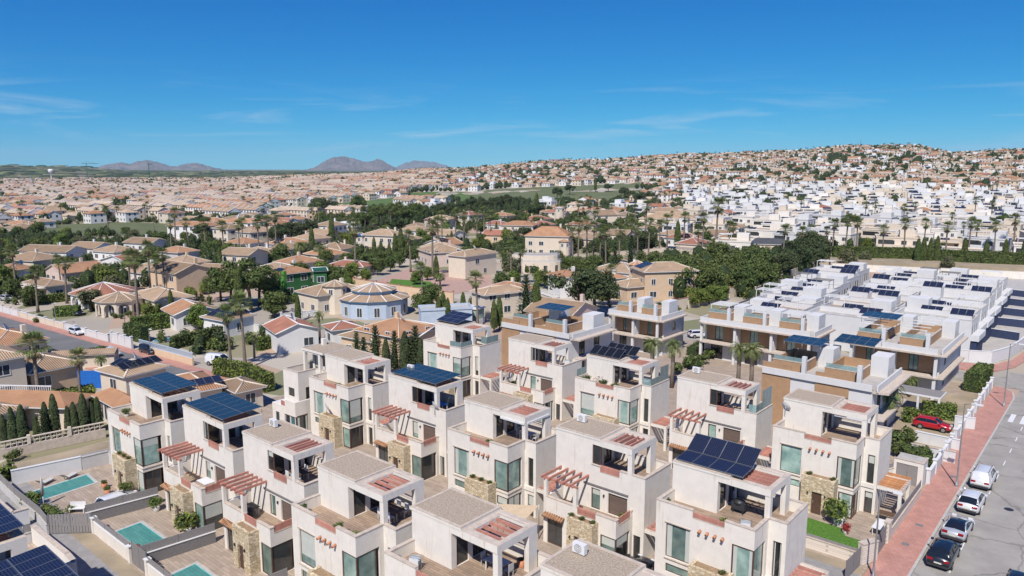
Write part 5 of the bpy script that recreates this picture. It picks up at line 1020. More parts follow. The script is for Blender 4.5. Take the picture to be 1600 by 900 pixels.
# ------------------------------------------------------------------ brown and white duplexes
def duplex(label, u0, v0, W, D, units=2, canopy_=None, rz=0., pergola=True, first_brown=True, blank=False):
    r = thing('duplex_house', label, 'house', uvw(u0, v0), -YAW, 'brown and white flat roofed duplexes'); th = .25; b = MB(); uw = W / units
    if blank:
        b.panel((0, 0), X, NY, W, 0, 6.42, th, [(W * .8, W * .93, .6, 2.3)], 'plaster_white'); b.panel((W, th), Y, X, D - th, 0, 6.2, th, [(2, 3.6, 3.3, 5.5), (6, 7.6, 3.3, 5.5), (2, 3.6, .1, 2.4), (6, 7.6, .1, 2.4)], 'plaster_white'); b.panel((0, th), Y, NX, D - th, 0, 6.42, th, [], 'plaster_white'); b.panel((0, D), X, Y, W, 0, 6.2, th, [], 'plaster_white'); obj('wall', b, r)
        for x0, x1, z0, z1 in ((-.06, W * .27, .0, 7.9), (W * .5, W * .8, 5.1, 7.7), (W * .5, W * .8, 2.9, 4.75)): bx('timber_cladding', r, x0, -.12, z0, x1, -.005, z1, 'brown_panel')
        bx('shadow_gap', r, W * .5, -.06, 4.75, W * .8, -.004, 5.1, 'black_metal'); window(r, W * .8, 0, .6, W * .13, 1.7, 0, 'glass_dark', 'black_metal', recess=.08)
        for y in (2, 6):
            for z, hh in ((3.3, 2.2), (.1, 2.3)): window(r, W, th + y, z, 1.6, hh, radians(90), 'glass_dark', 'black_metal', mull=1, recess=.08)
    else:
        hol = []
        for i in range(units): hol += [(i * uw + 1.2, i * uw + uw * .55, .05, 2.5)]
        b.panel((0, 1.6), X, NY, W, 0, 3.0, th, hol, 'plaster_white'); b.panel((W, 1.6 + th), Y, X, D - 1.6 - th, 0, 6.2, th, [(3, 4.2, 3.9, 5.3), (3, 4.2, .9, 2.2)], 'plaster_white'); b.panel((0, 1.6 + th), Y, NX, D - 1.6 - th, 0, 6.2, th, [], 'plaster_white'); b.panel((0, D), X, Y, W, 0, 6.2, th, [], 'plaster_white')
        hol = []
        for i in range(units): hol += [(i * uw + 1.5, i * uw + uw * .48, 3.25, 5.6)]
        b.panel((th, 1.9), X, NY, W - 2 * th, 3.2, 6.1, th, hol, 'brown_panel' if first_brown else 'plaster_white'); obj('wall', b, r)
        for i in range(units):
            window(r, i * uw + 1.2, 1.6, .05, uw * .55 - 1.2, 2.45, 0, 'glass_dark', 'black_metal', mull=1, recess=.1); window(r, th + i * uw + 1.5, 1.9, 3.25, uw * .48 - 1.5, 2.35, 0, 'glass_pale', 'black_metal', mull=1, recess=.1)
        window(r, W, 1.6 + th + 3, 3.9, 1.2, 1.4, radians(90), 'glass_dark', 'black_metal', recess=.08); window(r, W, 1.6 + th + 3, .9, 1.2, 1.3, radians(90), 'glass_dark', 'black_metal', recess=.08)
    def slab_(z0, z1, o, nm, mt='plaster_white', top='coping'):
        q = MB(); q.prism([(W + .01, -.1), (W + o * 1.5, .3), (W + o * 1.5, D * .9), (W + .01, D * .9)] if blank else [(-o * .4, 0), (o * .3, -o * .55), (W - o * .2, -o * .55), (W + o, -.1), (W + o, D * .9), (W + .02, D * .9), (W + .02, 1.3), (-.02, 1.3), (-o * .4, 1.3)], z0, z1, mt, top); return obj(nm, q, r)
    slab_(3.0, 3.2, .9, 'balcony_slab', 'coping'); slab_(6.2, 6.42, 1.1, 'eaves_slab', 'coping', 'coping')
    q = MB(); q.panel((0, -.3), X, NY, W, 6.42, 7.2, .18, [], 'plaster_white'); q.panel((W + .6, -.1), Y, X, D * .88, 6.42, 7.2, .18, [], 'plaster_white'); q.panel((0, -.12), Y, NX, D, 6.42, 7.2, .18, [], 'plaster_white'); q.box(0, .9, 6.3, W, D, 6.5, 'concrete'); obj('parapet', q, r)
    for i in range(0 if blank else units + 1):
        x = min(max(i * uw, .2), W - .2); bx('column', r, x - .2, -.25, 0, x + .2, .15, 3.0, 'plaster_white'); bx('column', r, x - .2, -.15, 3.2, x + .2, .2, 6.2, 'plaster_white')
        if 0 < i < units: q = MB(); q.face([(x, 0.2, 3.2), (x, 1.9, 3.2), (x, 1.9, 6.2), (x, .8, 6.2)], 'plaster_white'); q.face([(x + .2, 0.2, 3.2), (x + .2, 1.9, 3.2), (x + .2, 1.9, 6.2), (x + .2, .8, 6.2)], 'plaster_white'); q.face([(x, .2, 3.2), (x + .2, .2, 3.2), (x + .2, .8, 6.2), (x, .8, 6.2)], 'plaster_white'); obj('dividing_fin', q, r)
    for i in range(units):
        q = MB(); x0, x1 = i * uw + .3, i * uw + uw * .66; y0, y1 = 2.2, D - 2.5
        for p in (((x0, y0), X, NY, x1 - x0), ((x1, y0 + .18), Y, X, y1 - y0 - .36), ((x0, y0 + .18), Y, NX, y1 - y0 - .36), ((x0, y1), X, Y, x1 - x0)): q.panel(p[0], p[1], p[2], p[3], 6.5, 7.75, .18, [], 'brown_panel')
        q.box(x0 + .18, y0 + .18, 6.5, x1 - .18, y1 - .18, 6.62, 'concrete'); bxo = obj('timber_clad_terrace', q, r); copings(bxo, [(x0 - .04, y0 - .04, x1 + .04, y0 + .2, 7.75), (x1 - .2, y0 + .2, x1 + .04, y1, 7.75)])
        guard(bxo, [(x0 + .1, y0 + .1), (x1 - .1, y0 + .1)], 7.83, 8.35, 1.3)
        bx('stair_head', r, x1 + .05, D - 5.2, 6.5, (i + 1) * uw - .15, D - 2.2, 9.0, 'plaster_white'); bx('pillar', r, x1 + .1, 1.0, 6.5, x1 + .6, 1.5, 8.9, 'plaster_white')
        if pergola:
            pg = obj('pergola', None, r)
            for k in range(2):
                for m_ in range(2): bx('post', pg, x0 + .2 + k * (x1 - x0 - .5), y0 + .3 + m_ * (y1 - y0 - .8), 7.8, x0 + .3 + k * (x1 - x0 - .5), y0 + .4 + m_ * (y1 - y0 - .8), 9.0, 'white_paint')
            for k in range(6): bx('slat', pg, x0 + .1, y0 + .3 + k * (y1 - y0 - .8) / 5, 9.0, x1 - .1, y0 + .4 + k * (y1 - y0 - .8) / 5, 9.1, 'white_paint')
    for c in canopy_ or (): solar_array(r, *c, leg_h=.9)
    return r
duplex('brown panelled duplex with blue solar canopy behind the back row, left', -77.0, 87.5, 13.5, 11.5, 2, [(4.2, 3.2, 9.6, 4, 2, 'pv_blue', 4, 1.3, 1.8)], pergola=False, blank=True)
duplex('tall white and brown duplex with two palms in front, centre', -70.0, 108.0, 9.8, 9, 2, pergola=False)
duplex('long white and brown terrace of three with palms in front, right of centre', -54.6, 112.2, 18.0, 9, 3)
duplex('brown panelled block with two dark blue solar canopies above the corner villa', -34.4, 88.5, 12.8, 12, 2, [(0.5, 5.0, 9.6, 4, 2, 'pv_blue', 3, 1.15, 1.75), (5.6, 8.6, 9.7, 4, 2, 'pv_blue', 6, 1.2, 1.75)], pergola=False, blank=True)
duplex('brown panelled end block with corner balconies by the road bend', -31.0, 112.5, 11.4, 17, 2, [(0.4, 3.0, 10.0, 4, 2, 'pv_blue', 3, 1.2, 1.75)])
cp = thing('carport', 'white carport with grey slatted roof beside the red car yard', 'carport', uvw(-22.6, 104.2), -YAW); b = MB(); b.box(0, 0, 2.5, 5.2, 3.6, 2.7, 'white_paint'); obj('roof', b, cp)
for i in range(10): bx('slat', cp, .1, .15 + i * .34, 2.7, 5.1, .4 + i * .34, 2.75, 'screen_grey')
for x in (0, 2.5, 4.9): bx('post', cp, x, .02, 0, x + .25, .27, 2.5, 'white_paint')
# ------------------------------------------------------------------ white terraced houses
def terrace_unit(i, j, u, v, W, D, end):
    lab = 'white flat roofed terraced house, %s row from the alley, %s from the road bend' % (('alley-side', 'middle', 'yard-side')[j], ('first', 'second', 'third', 'fourth', 'fifth', 'sixth', 'seventh', 'eighth', 'ninth', 'tenth', 'eleventh', 'twelfth', 'thirteenth')[i])
    rg = random.Random(i * 10 + j); r = thing('terraced_house', lab, 'house', uvw(u, v), -YAW, 'white terraced houses'); b = MB(); hgt = 5.4 + rg.choice((0, .15, .3)); th = .2
    b.panel((0, 0), X, NY, W, 0, hgt + .8, th, [(1, 2.2, 3.6, 5)], 'plaster_white'); b.panel((W, th), Y, X, D - 2 * th, 0, hgt + .8, th, [(.6, 1.7, 3.4, 5.2), (2.6, 3.6, 3.4, 5.2), (4.4, 5.4, 3.4, 5.2)], 'plaster_white'); b.panel((0, th), Y, NX, D - 2 * th, 0, hgt + .8, th, [], 'plaster_white'); b.panel((0, D), X, Y, W, 0, hgt + .8, th, [], 'plaster_white'); b.box(th, th, hgt - .2, W - th, D - th, hgt, rg.choice(('concrete', 'concrete', 'kerb', 'terrace_tile'))); obj('wall', b, r); bx('skylight', r, W * .3, D * .25, hgt, W * .3 + 1.2, D * .25 + .9, hgt + .35, 'glass_dark'); bx('coping', r, -.03, -.03, hgt + .8, W + .03, .22, hgt + .86, 'kerb'); bx('coping', r, W - .2, .22, hgt + .8, W + .03, D - .02, hgt + .86, 'kerb')
    s = rg.choice((.5, W - 4.2)); sh_ = rg.choice((.9, 1.3, 2.2)); bx('stair_head', r, s, D - 3.4, hgt, s + 3.6, D - .3, hgt + sh_, 'plaster_white')
    for y in (.6, 2.6, 4.4): window(r, W, th + y, 3.4, 1.05, 1.8, radians(90), 'glass_dark', 'black_metal', recess=.05)
    window(r, 1, 0, 3.6, 1.2, 1.4, 0, 'glass_dark', 'black_metal', recess=.05)
    if end: bx('balcony', r, W, .2, 2.9, W + 1.2, D - .2, 3.9, 'plaster_white'); bx('plinth', r, W + .02, .1, 0, W + .9, D - .1, 2.6, 'navy_paint')
    k = rg.random()
    solar_array(r, s + .2 if k < .5 else 3.2, D - 3.2 if k < .5 else 1.4, hgt + (sh_ + .05 if k < .5 else .3), 3, 1, 'pv_navy', 26, 1.15, 1.9, leg_h=.1)
    if k > .35: ac_unit(r, W * .45, 1.5, hgt)
    if k > .5:
        pg = obj('pergola', None, r); x0 = W - 4.5 if s < 2 else .4; mt = rg.choice(('white_paint', 'white_paint', 'dark_slat'))
        for a in (0, 3.6):
            for c in (.4, 3.4): bx('post', pg, x0 + a, c, hgt, x0 + a + .1, c + .1, hgt + 2.4, mt)
        for a in (0, 3.6): bx('beam', pg, x0 + a, .5, hgt + 2.4, x0 + a + .1, 3.5, hgt + 2.5, mt)
        for c in range(5): bx('slat', pg, x0 - .1, .4 + c * .75, hgt + 2.5, x0 + 3.8, .5 + c * .75, hgt + 2.57, mt)
    if rg.random() < .3: bx('water_tank', r, W * .6, D - 1.6, hgt, W * .6 + .8, D - .8, hgt + 1., rg.choice(('kerb', 'blue_plastic', 'plaster_grey')))
for j, (u, W) in enumerate(((-56.5, 11.5), (-44.6, 11.8), (-32.4, 12.0))):
    for i in range(10):
        if j == 2 and i == 0: continue
        v = 132 + i * 7.1 + (0, 1.5, 3)[j]
        terrace_unit(i, j, u + (i % 2) * .5 - i * (.35 if j else .9), v, W, 7.0, j == 2)
wall('long white alley wall with railing beside the white terraces', [(-66.1, 140.1), (-68.4, 172.6), (-72.5, 226.1)], 1.0, 'plaster_white', 'white_paint', .9, 'dark_slat')
wall('buff retaining wall with red coping below the green canopy trees', [(-78.0, 146.3), (-75.9, 163.9), (-75.8, 184.8)], 2.6, 'cream', 'tile_red', 0, pillars=6)
wall('buff stone wall climbing beside the alley under the dark trees', [(-71.4, 175.9), (-75.8, 206.6), (-79.6, 242.9)], 2.4, 'coping', 'coping', 0, pillars=6)
wall('low brown earth bank wall along the alley', [(-67.2, 173.6), (-74.1, 233.9)], .9, 'dry_ground', 'dry_ground', 0, th=2.5)
sheet('alley', [(-63.1, 136.9), (-58.3, 151.1), (-67.3, 227.1), (-74.1, 233.9), (-66.4, 167.6)], .02, 'old_asphalt')
wall('long cream wall below the far clipped hedge', [(-73.3, 240.3), (-52.8, 246.6), (-19.0, 258.5)], 2.2, 'plaster', 'coping', 0)
slab('earth_bank', [(-76.4, 247.7), (-55.3, 257.7), (-16.9, 270.3), (-18.7, 295.1), (-41.2, 290.9), (-85.0, 274.9)], 0, 1.9, 'dry_ground')
hedge('long tall clipped hedge above the cream wall behind the white terraces', [(109.0, 249.4), (132.4, 244.3), (149.0, 233.1), (170.1, 225.8)], 3.6, 2.4, 'leaf', dens=16, leafs=.3, z0=1.85)
# ------------------------------------------------------------------ older villas with tiled roofs
def std_window(parent, x, y, z, w, h, rz, frame='white_paint', gl='far_glass'):
    def f():
        b = MB(); b.box(-.1, -.07, -.1, w + .1, .05, 0, frame); b.box(-.1, -.05, h, w + .1, .05, h + .1, frame); b.box(-.1, -.05, 0, 0, .05, h, frame); b.box(w, -.05, 0, w + .1, .05, h, frame); b.box(w / 2 - .04, -.035, 0, w / 2 + .04, .02, h, frame); return b.mesh('window')
    o = obj('window', cached(('sw', round(w, 1), round(h, 1), frame), f), parent, (x, y, z), rz)
    obj('pane', cached(('swp', round(w, 1), round(h, 1), gl), lambda: (lambda q: (q.box(0, -.02, 0, w, .01, h, gl), q.mesh('pane'))[1])(MB())), o); return o
def hip(b, x0, y0, x1, y1, z, rise, ov, mt, soffit='white_paint'):
    x0 -= ov; y0 -= ov; x1 += ov; y1 += ov; w, d = x1 - x0, y1 - y0; m_ = min(w, d) / 2; zt = z + rise
    if w >= d: A, C = (x0 + m_, (y0 + y1) / 2, zt), (x1 - m_, (y0 + y1) / 2, zt)
    else: A, C = ((x0 + x1) / 2, y0 + m_, zt), ((x0 + x1) / 2, y1 - m_, zt)
    c = [(x0, y0, z), (x1, y0, z), (x1, y1, z), (x0, y1, z)]
    if w >= d: F = [[c[0], c[1], C, A], [c[1], c[2], C], [c[2], c[3], A, C], [c[3], c[0], A]]; hips = [(c[0], A), (c[3], A), (c[1], C), (c[2], C), (A, C)]
    else: F = [[c[0], c[1], A], [c[1], c[2], C, A], [c[2], c[3], C], [c[3], c[0], A, C]]; hips = [(c[0], A), (c[1], A), (c[2], C), (c[3], C), (A, C)]
    for f in F: b.face(f, mt)
    b.box(x0 + .02, y0 + .02, z - .16, x1 - .02, y1 - .02, z - .003, soffit); return hips
def caps(parent, hips, mt, r=.12):
    b = MB()
    for a, c in hips:
        if (Vector(a) - Vector(c)).length > .3: b.tube([a, c], r, mt, 6)
    if b.f: obj('ridge_caps', b, parent)
def wins(r, W, D, z, hgt, rg, frame, x0=0, y0=0, gl='far_glass', rate=1.):
    for side in range(4):
        L = W if side in (0, 2) else D; k = max(1, int(L / 3.4))
        for i in range(k):
            if rg.random() > .85 * rate: continue
            s = (i + .5) * L / k; w = rg.choice((1.0, 1.3, 1.6)); h_ = hgt; s0 = s - w / 2
            if side == 0: std_window(r, x0 + s0, y0, z, w, h_, 0, frame, gl)
            elif side == 1: std_window(r, x0 + W, y0 + s0, z, w, h_, pi / 2, frame, gl)
            elif side == 2: std_window(r, x0 + W - s0, y0 + D, z, w, h_, pi, frame, gl)
            else: std_window(r, x0, y0 + D - s0, z, w, h_, -pi / 2, frame, gl)
def arcade(r, W, z0, z1, n, mt, depth=2., y0=0.):
    """row of round arches along the front edge"""
    b = MB(); p = W / n; rad = p * .36; sp = z1 - rad - .45
    for i in range(n):
        cx = (i + .5) * p; pts = [(cx - rad, z0)] + [(cx - rad * cos(t * pi / 8), sp + rad * sin(t * pi / 8)) for t in range(9)] + [(cx + rad, z0)]
        xs = [q[0] for q in pts]
        b.face([(i * p, y0, z0), (cx - rad, y0, z0), (cx - rad, y0, z1), (i * p, y0, z1)], mt); b.face([(cx + rad, y0, z0), ((i + 1) * p, y0, z0), ((i + 1) * p, y0, z1), (cx + rad, y0, z1)], mt)
        for a, c in zip(pts[1:-1], pts[2:-1]): b.face([(a[0], y0, a[1]), (c[0], y0, c[1]), (c[0], y0, z1), (a[0], y0, z1)], mt)
        for a, c in zip(pts, pts[1:]): b.face([(a[0], y0, a[1]), (c[0], y0, c[1]), (c[0], y0 + .3, c[1]), (a[0], y0 + .3, a[1])], mt)
    return obj('arcade', b, r)
def balustrade(r, pts, z, h=.9, mt='white_paint'):
    b = MB()
    for (x0, y0), (x1, y1) in zip(pts, pts[1:]):
        L = hypot(x1 - x0, y1 - y0); a = ((x1 - x0) / L, (y1 - y0) / L); nn = (-a[1] * .08, a[0] * .08)
        P = [(x0 - nn[0], y0 - nn[1]), (x1 - nn[0], y1 - nn[1]), (x1 + nn[0], y1 + nn[1]), (x0 + nn[0], y0 + nn[1])]; b.prism(P, z + h - .1, z + h, mt); b.prism(P, z, z + .1, mt); n_ = int(L / .28)
        for i in range(n_): t = (i + .5) / n_; b.tube([(x0 + (x1 - x0) * t, y0 + (y1 - y0) * t, z + .1), (x0 + (x1 - x0) * t, y0 + (y1 - y0) * t, z + h - .1)], .06, mt, 4, False)
    o = obj('balustrade', b, r); o['kind'] = 'stuff'; return o
def frame3(L, F, R_, pad=.45):
    """three eaves corners (left, near, right) -> origin, width, depth, rotation"""
    wv = (F[0] - L[0], F[1] - L[1]); W = hypot(*wv); D = hypot(R_[0] - F[0], R_[1] - F[1]); rz = atan2(wv[1], wv[0])
    return rz, W, D
VILLAS = []
def villa(label, L=None, F=None, R_=None, h=3.3, wall_='cream', roof='tile_beige', kind='hip', rise=None, cap='coping', c=None, W=None, D=None, rz=None, frame='white_paint', chim=True, solar=None, dishr=0, arc=0, bal=False, turret=None, group='older tile roofed villas', rate=1., name='villa', gl='far_glass', rs=None, nowin=False):
    if L: 
        rz, W, D = frame3(L, F, R_); W = max(W - .9, 3); D = max(D - .9, 3)
        ox, oy = L[0] + .45 * (cos(rz) - sin(rz)), L[1] + .45 * (sin(rz) + cos(rz))
    else: ox, oy = c[0] - (W / 2 * cos(rz) - D / 2 * sin(rz)), c[1] - (W / 2 * sin(rz) + D / 2 * cos(rz))
    zb = T(ox, oy); r = thing(name, label, 'house', (ox, oy, zb), rz, group); rg = random.Random(len(label) * 7 + int(ox)); VILLAS.append((ox + (W / 2 * cos(rz) - D / 2 * sin(rz)), oy + (W / 2 * sin(rz) + D / 2 * cos(rz)), hypot(W, D) / 2))
    b = MB(); b.box(0, 0, -.3, W, D, h, wall_); obj('wall', b, r)
    rise = rise or min(W, D) * .2; q = MB()
    if kind == 'hip': hips = hip(q, 0, 0, W, D, h + .16, rise, .5, roof)
    elif kind in ('gable', 'gabley'):
        if kind == 'gable': A = [(-.3, -.45, h), (W + .3, -.45, h), (W + .3, D / 2, h + rise), (-.3, D / 2, h + rise), (W + .3, D + .45, h), (-.3, D + .45, h)]; G = [[(0, .02, h), (0, D - .02, h), (0, D / 2, h + rise - .05)], [(W, .02, h), (W, D - .02, h), (W, D / 2, h + rise - .05)]]
        else: A = [(-.45, D + .3, h), (-.45, -.3, h), (W / 2, -.3, h + rise), (W / 2, D + .3, h + rise), (W + .45, -.3, h), (W + .45, D + .3, h)]; G = [[(.02, 0, h), (W - .02, 0, h), (W / 2, 0, h + rise - .05)], [(.02, D, h), (W - .02, D, h), (W / 2, D, h + rise - .05)]]
        q.face([A[0], A[1], A[2], A[3]], roof); q.face([A[3], A[2], A[4], A[5]], roof)
        for f in ([A[0], A[1], A[2], A[3]], [A[3], A[2], A[4], A[5]]): q.face([(x, y, z - .12) for x, y, z in f], 'white_paint')
        [obj('gable', (lambda q: (q.face(g, wall_), q)[1])(MB()), r) for g in G]; hips = [(A[3], A[2]), (A[0], A[3]), (A[1], A[2]), (A[2], A[4]), (A[3], A[5])]
    elif kind == 'flat':
        q.panel((-.15, -.15), X, NY, W + .3, h, h + .5, .25, [], wall_); q.panel((W + .15, .1), Y, X, D - .2, h, h + .5, .25, [], wall_); q.panel((-.15, .1), Y, NX, D - .2, h, h + .5, .25, [], wall_); q.panel((-.15, D + .15), X, Y, W + .3, h, h + .5, .25, [], wall_); q.box(.1, .1, h, W - .1, D - .1, h + .08, roof); hips = []
    ro = obj('roof', q, r)
    if hips and cap: caps(ro, hips, cap)
    st = max(1, int(round(h / 3.)))
    if not nowin:
        for s in range(st): wins(r, W, D, s * 3. + .95, 1.35, rg, frame, rate=rate, gl=gl)
    if chim: cx, cy = W * rg.uniform(.25, .75), D * rg.uniform(.55, .8); bx('chimney', ro, cx, cy, h + .2, cx + .7, cy + .7, h + rise + .9, wall_)
    if dishr: dish(ro, W * .6, D * .5, h + rise * .5, dishr, radians(150), 1.2)
    if arc:
        arcade(r, W, 0, min(h, 3.2) - .2, arc, wall_, y0=-2.2); pm = MB(); pm.box(-.1, -2.35, min(h, 3.2) - .2, W + .1, -.02, min(h, 3.2) + .05, wall_); obj('porch_roof', pm, r)
    if bal: balustrade(r, [(0, -2.2), (W, -2.2)] if arc else [(0, -2), (W, -2), (W, 0)], min(h, 3.2) + .05 if h > 5 else .3)
    if turret:
        tx, ty, tr_, thh, tm, sides = turret; t = MB(); t.prism([(tx + tr_ * cos(2 * pi * i / sides), ty + tr_ * sin(2 * pi * i / sides)) for i in range(sides)], 0, thh, wall_); to = obj('turret', t, r); tt = MB(); P = [(tx + (tr_ + .4) * cos(2 * pi * i / sides), ty + (tr_ + .4) * sin(2 * pi * i / sides), thh) for i in range(sides)]; ap = (tx, ty, thh + tr_ * .45)
        for i in range(sides): tt.face([P[i], P[(i + 1) % sides], ap], tm)
        to2 = obj('turret_roof', tt, to)
        if cap: caps(to2, [(p, ap) for p in P], cap, .09)
        for i in range(0, sides, 2): a = 2 * pi * (i + .5) / sides; rr_ = tr_ * cos(pi / sides); std_window(to, tx + rr_ * cos(a) + .4 * sin(a), ty + rr_ * sin(a) - .4 * cos(a), thh - 1.9, .8, 1.2, a + pi / 2, frame)
    if solar:
        sl = math.atan(rise / ((min(W, D) + 1) / 2)) if kind == 'hip' else math.atan(rise / (D / 2 + .45))
        for side, al, s0, nx, ny, pk in solar:      # laid flat on the slope above the front ('f') or right ('r') eaves
            zz = h + (.16 if kind == 'hip' else 0) + (s0 + .47) * math.tan(sl) + .13; m0 = max(.2, min(al, (W if side == 'f' else D) - nx * 1.09 - .3))
            if side == 'f': solar_array(ro, m0, s0, zz, nx, ny, pk, math.degrees(sl), 1.06, 1.65, leg_h=.02)
            else: solar_array(ro, W - s0, m0, zz, nx, ny, pk, math.degrees(sl), 1.06, 1.65, leg_h=.02, rz=pi / 2)
    return r
def oct_villa(label, c, r_, h, wall_, roof, cap='white_paint', arches=True, sides=10, upper=None, group='older tile roofed villas', frame='white_paint', rot=0.):
    o = thing('villa', label, 'house', (*c, T(*c)), rot, group); VILLAS.append((c[0], c[1], r_)); b = MB(); P = [(r_ * cos(2 * pi * i / sides), r_ * sin(2 * pi * i / sides)) for i in range(sides)]
    inner = r_ * .78 if arches else r_; b.prism([(p[0] * inner / r_, p[1] * inner / r_) for p in P], 0, h, wall_); obj('wall', b, o)
    def rf(rr, z, rise, par):
        q = MB(); E = [((rr + .5) * cos(2 * pi * i / sides), (rr + .5) * sin(2 * pi * i / sides), z) for i in range(sides)]; ap = (0, 0, z + rise)
        for i in range(sides): q.face([E[i], E[(i + 1) % sides], ap], roof)
        q.prism([(e[0] * .99, e[1] * .99) for e in E], z - .2, z - .004, wall_ if wall_ != 'blue_wall' else 'deep_blue'); ro = obj('roof', q, par); caps(ro, [(e, ap) for e in E], cap, .11)
    rf(r_, h + .2, r_ * .3, o)
    if upper: ur, uh = upper; t = MB(); t.prism([(ur * cos(2 * pi * i / sides), ur * sin(2 * pi * i / sides)) for i in range(sides)], h, uh, wall_); up = obj('upper_storey', t, o); rf(ur, uh + .1, ur * .3, up)
    for i in range(sides):
        a = 2 * pi * (i + .5) / sides; rr = inner * cos(pi / sides); std_window(o, rr * cos(a) + .55 * sin(a), rr * sin(a) - .55 * cos(a), .5, 1.1, 1.9, a + pi / 2, frame)
        if arches:
            A_, C_ = Vector((*P[i], 0)), Vector((*P[(i + 1) % sides], 0)); L_ = (C_ - A_).length; m_ = obj('arch', cached(('arch', round(L_, 2), h, wall_), lambda: arch_mesh(L_, h, wall_)), o, tuple(A_), atan2(C_.y - A_.y, C_.x - A_.x))
    return o
def arch_mesh(L_, h, mt):
    b = MB(); rad = L_ * .36; cx = L_ / 2; sp = h - rad - .4; pts = [(cx - rad, 0)] + [(cx - rad * cos(t * pi / 8), sp + rad * sin(t * pi / 8)) for t in range(9)] + [(cx + rad, 0)]
    for y in (0, .25):
        b.face([(0, y, 0), (cx - rad, y, 0), (cx - rad, y, h), (0, y, h)], mt); b.face([(cx + rad, y, 0), (L_, y, 0), (L_, y, h), (cx + rad, y, h)], mt)
        for a, c in zip(pts[1:-1], pts[2:-1]): b.face([(a[0], y, a[1]), (c[0], y, c[1]), (c[0], y, h), (a[0], y, h)], mt)
    for a, c in zip(pts, pts[1:]): b.face([(a[0], 0, a[1]), (c[0], 0, c[1]), (c[0], .25, c[1]), (a[0], .25, a[1])], mt)
    return b.mesh('arch')
# ------------------------------------------------------------------ the older villa quarter
villa('two storey cream villa with black solar panels behind the first front villa', (-53.5, 91.6), (-47.9, 88.1), (-43.7, 92.8), 6.0, 'cream', 'tile_beige', cap='cream', chim=False, solar=[('f', .8, .8, 3, 1, 'pv_black'), ('r', 4., .8, 5, 1, 'pv_black')], dishr=.6)
q = MB(); hp_ = hip(q, 0, 0, 9.6, 3.2, 3.2, 1.0, .3, 'tile_orange'); t = thing('porch', 'orange tiled glazed porch wing below the cream solar villa', 'porch', (*(-53.1, 90.3), 0), radians(-42), 'older tile roofed villas'); q.box(.3, .3, 0, 9.3, 3.0, 3.1, 'cream'); obj('wall', q, t); [std_window(t, .8 + i * 1.7, .3, .5, 1.2, 2.1, 0, gl='glass_dark') for i in range(5)]
villa('villa at left edge with beige roof, timber veranda and white balustrade', (-82.4, 103.3), (-70.5, 93.9), (-67.0, 99.2), 6.0, 'cream', 'tile_beige', cap='coping', bal=True)
q = MB(); hip(q, 0, 0, 13, 5, 3.0, 1.2, .4, 'tile_orange'); q.box(.3, .3, 0, 12.7, 4.7, 2.9, 'cream'); t = thing('porch', 'orange tiled veranda roof with balustrade at left edge', 'porch', (*(-67.2, 87.2), 0), radians(-5), 'older tile roofed villas'); obj('wall', q, t); balustrade(t, [(.4, 2.4), (9.5, 2.6)], 3.9, .9)
villa('small grey and cream pavilion with tiled roof at left edge behind the cypress row', (-66.1, 85.1), (-60.2, 82.1), (-57.9, 83.9), 3., 'plaster_grey', 'tile_beige', chim=False, gl='glass_dark')
villa('low hipped house with black solar panels right behind the first solar canopy', (-47.4, 97.5), (-41.3, 90.3), (-38.6, 94.5), 3.2, 'cream', 'tile_orange', cap='cream', solar=[('r', 2.5, .6, 4, 1, 'pv_navy')], chim=False)
villa('low hipped garage roof behind the second solar canopy', (-40.3, 96.4), (-35.7, 91.9), (-33.0, 95.3), 2.8, 'cream', 'tile_brown', cap='cream', chim=False)
villa('hipped beige villa between two tall palms above the left street', (-122.5, 181.9), (-112.1, 174.9), (-106.8, 178.8), 3.4, 'cream', 'tile_brown', chim=False, arc=4)
oct_villa('white arcaded villa with red-brown many sided roof and white ribs', (-95.5, 170.2), 6.8, 3.2, 'whitewash', 'tile_red')
oct_villa('cream arcaded rotunda villa with beige ribbed roof', (-86.1, 159.5), 4.9, 3.3, 'cream', 'tile_beige', cap='cream')
villa('long beige roofed wing beside the cream rotunda', (-86.2, 164.5), (-76.4, 154.8), (-72.7, 162.8), 3.5, 'cream', 'tile_beige', cap='cream', chim=False)
villa('low white house with bright orange roof and white parapet above the tall hedge', (-72.1, 148.5), (-66.0, 141.2), (-60.8, 148.5), 3.2, 'whitewash', 'tile_orange', 'gable', cap='white_paint', chim=False)
villa('L shaped white house with two black solar blocks on beige roof', (-60.3, 139.6), (-54.2, 135.4), (-49.0, 140.9), 3.2, 'whitewash', 'tile_beige', cap='white_paint', solar=[('f', .8, .2, 5, 2, 'pv_black'), ('r', 3, .4, 4, 1, 'pv_black')])
villa('white house with long rust red gabled roof and big dish', (-45.3, 130.9), (-40.3, 123.0), (-35.4, 129.2), 3.6, 'whitewash', 'tile_red', 'gable', cap='white_paint', dishr=.8, chim=False)
villa('small white house with red roof behind the lone feather palm', (-34.8, 132.0), (-31.9, 127.2), (-29.6, 132.6), 3.2, 'whitewash', 'tile_red', 'hip', cap='white_paint', chim=False)
villa('dark green two storey house with orange roof and bright green chimney', (-61.0, 183.2), (-56.4, 178.7), (-50.9, 185.5), 5.8, 'green_wall', 'tile_orange', 'hip', rise=1.2, cap='tile_orange', chim=False, solar=[('f', .6, .3, 3, 1, 'pv_black')], gl='glass_dark')
bxg = MB(); bxg.box(0, 0, 0, 1.0, .9, 7.2, 'bright_green'); tag(obj('chimney_stack', bxg, None, (*(-55.6, 175.6), 0), radians(-30)), 'bright green chimney stack against the dark green house', 'chimney')
villa('dark green gabled wing right of the bright green chimney', (-50.6, 183.0), (-48.7, 178.3), (-47.3, 181.8), 6.8, 'green_wall', 'tile_green', 'gabley', cap='white_paint', chim=False)
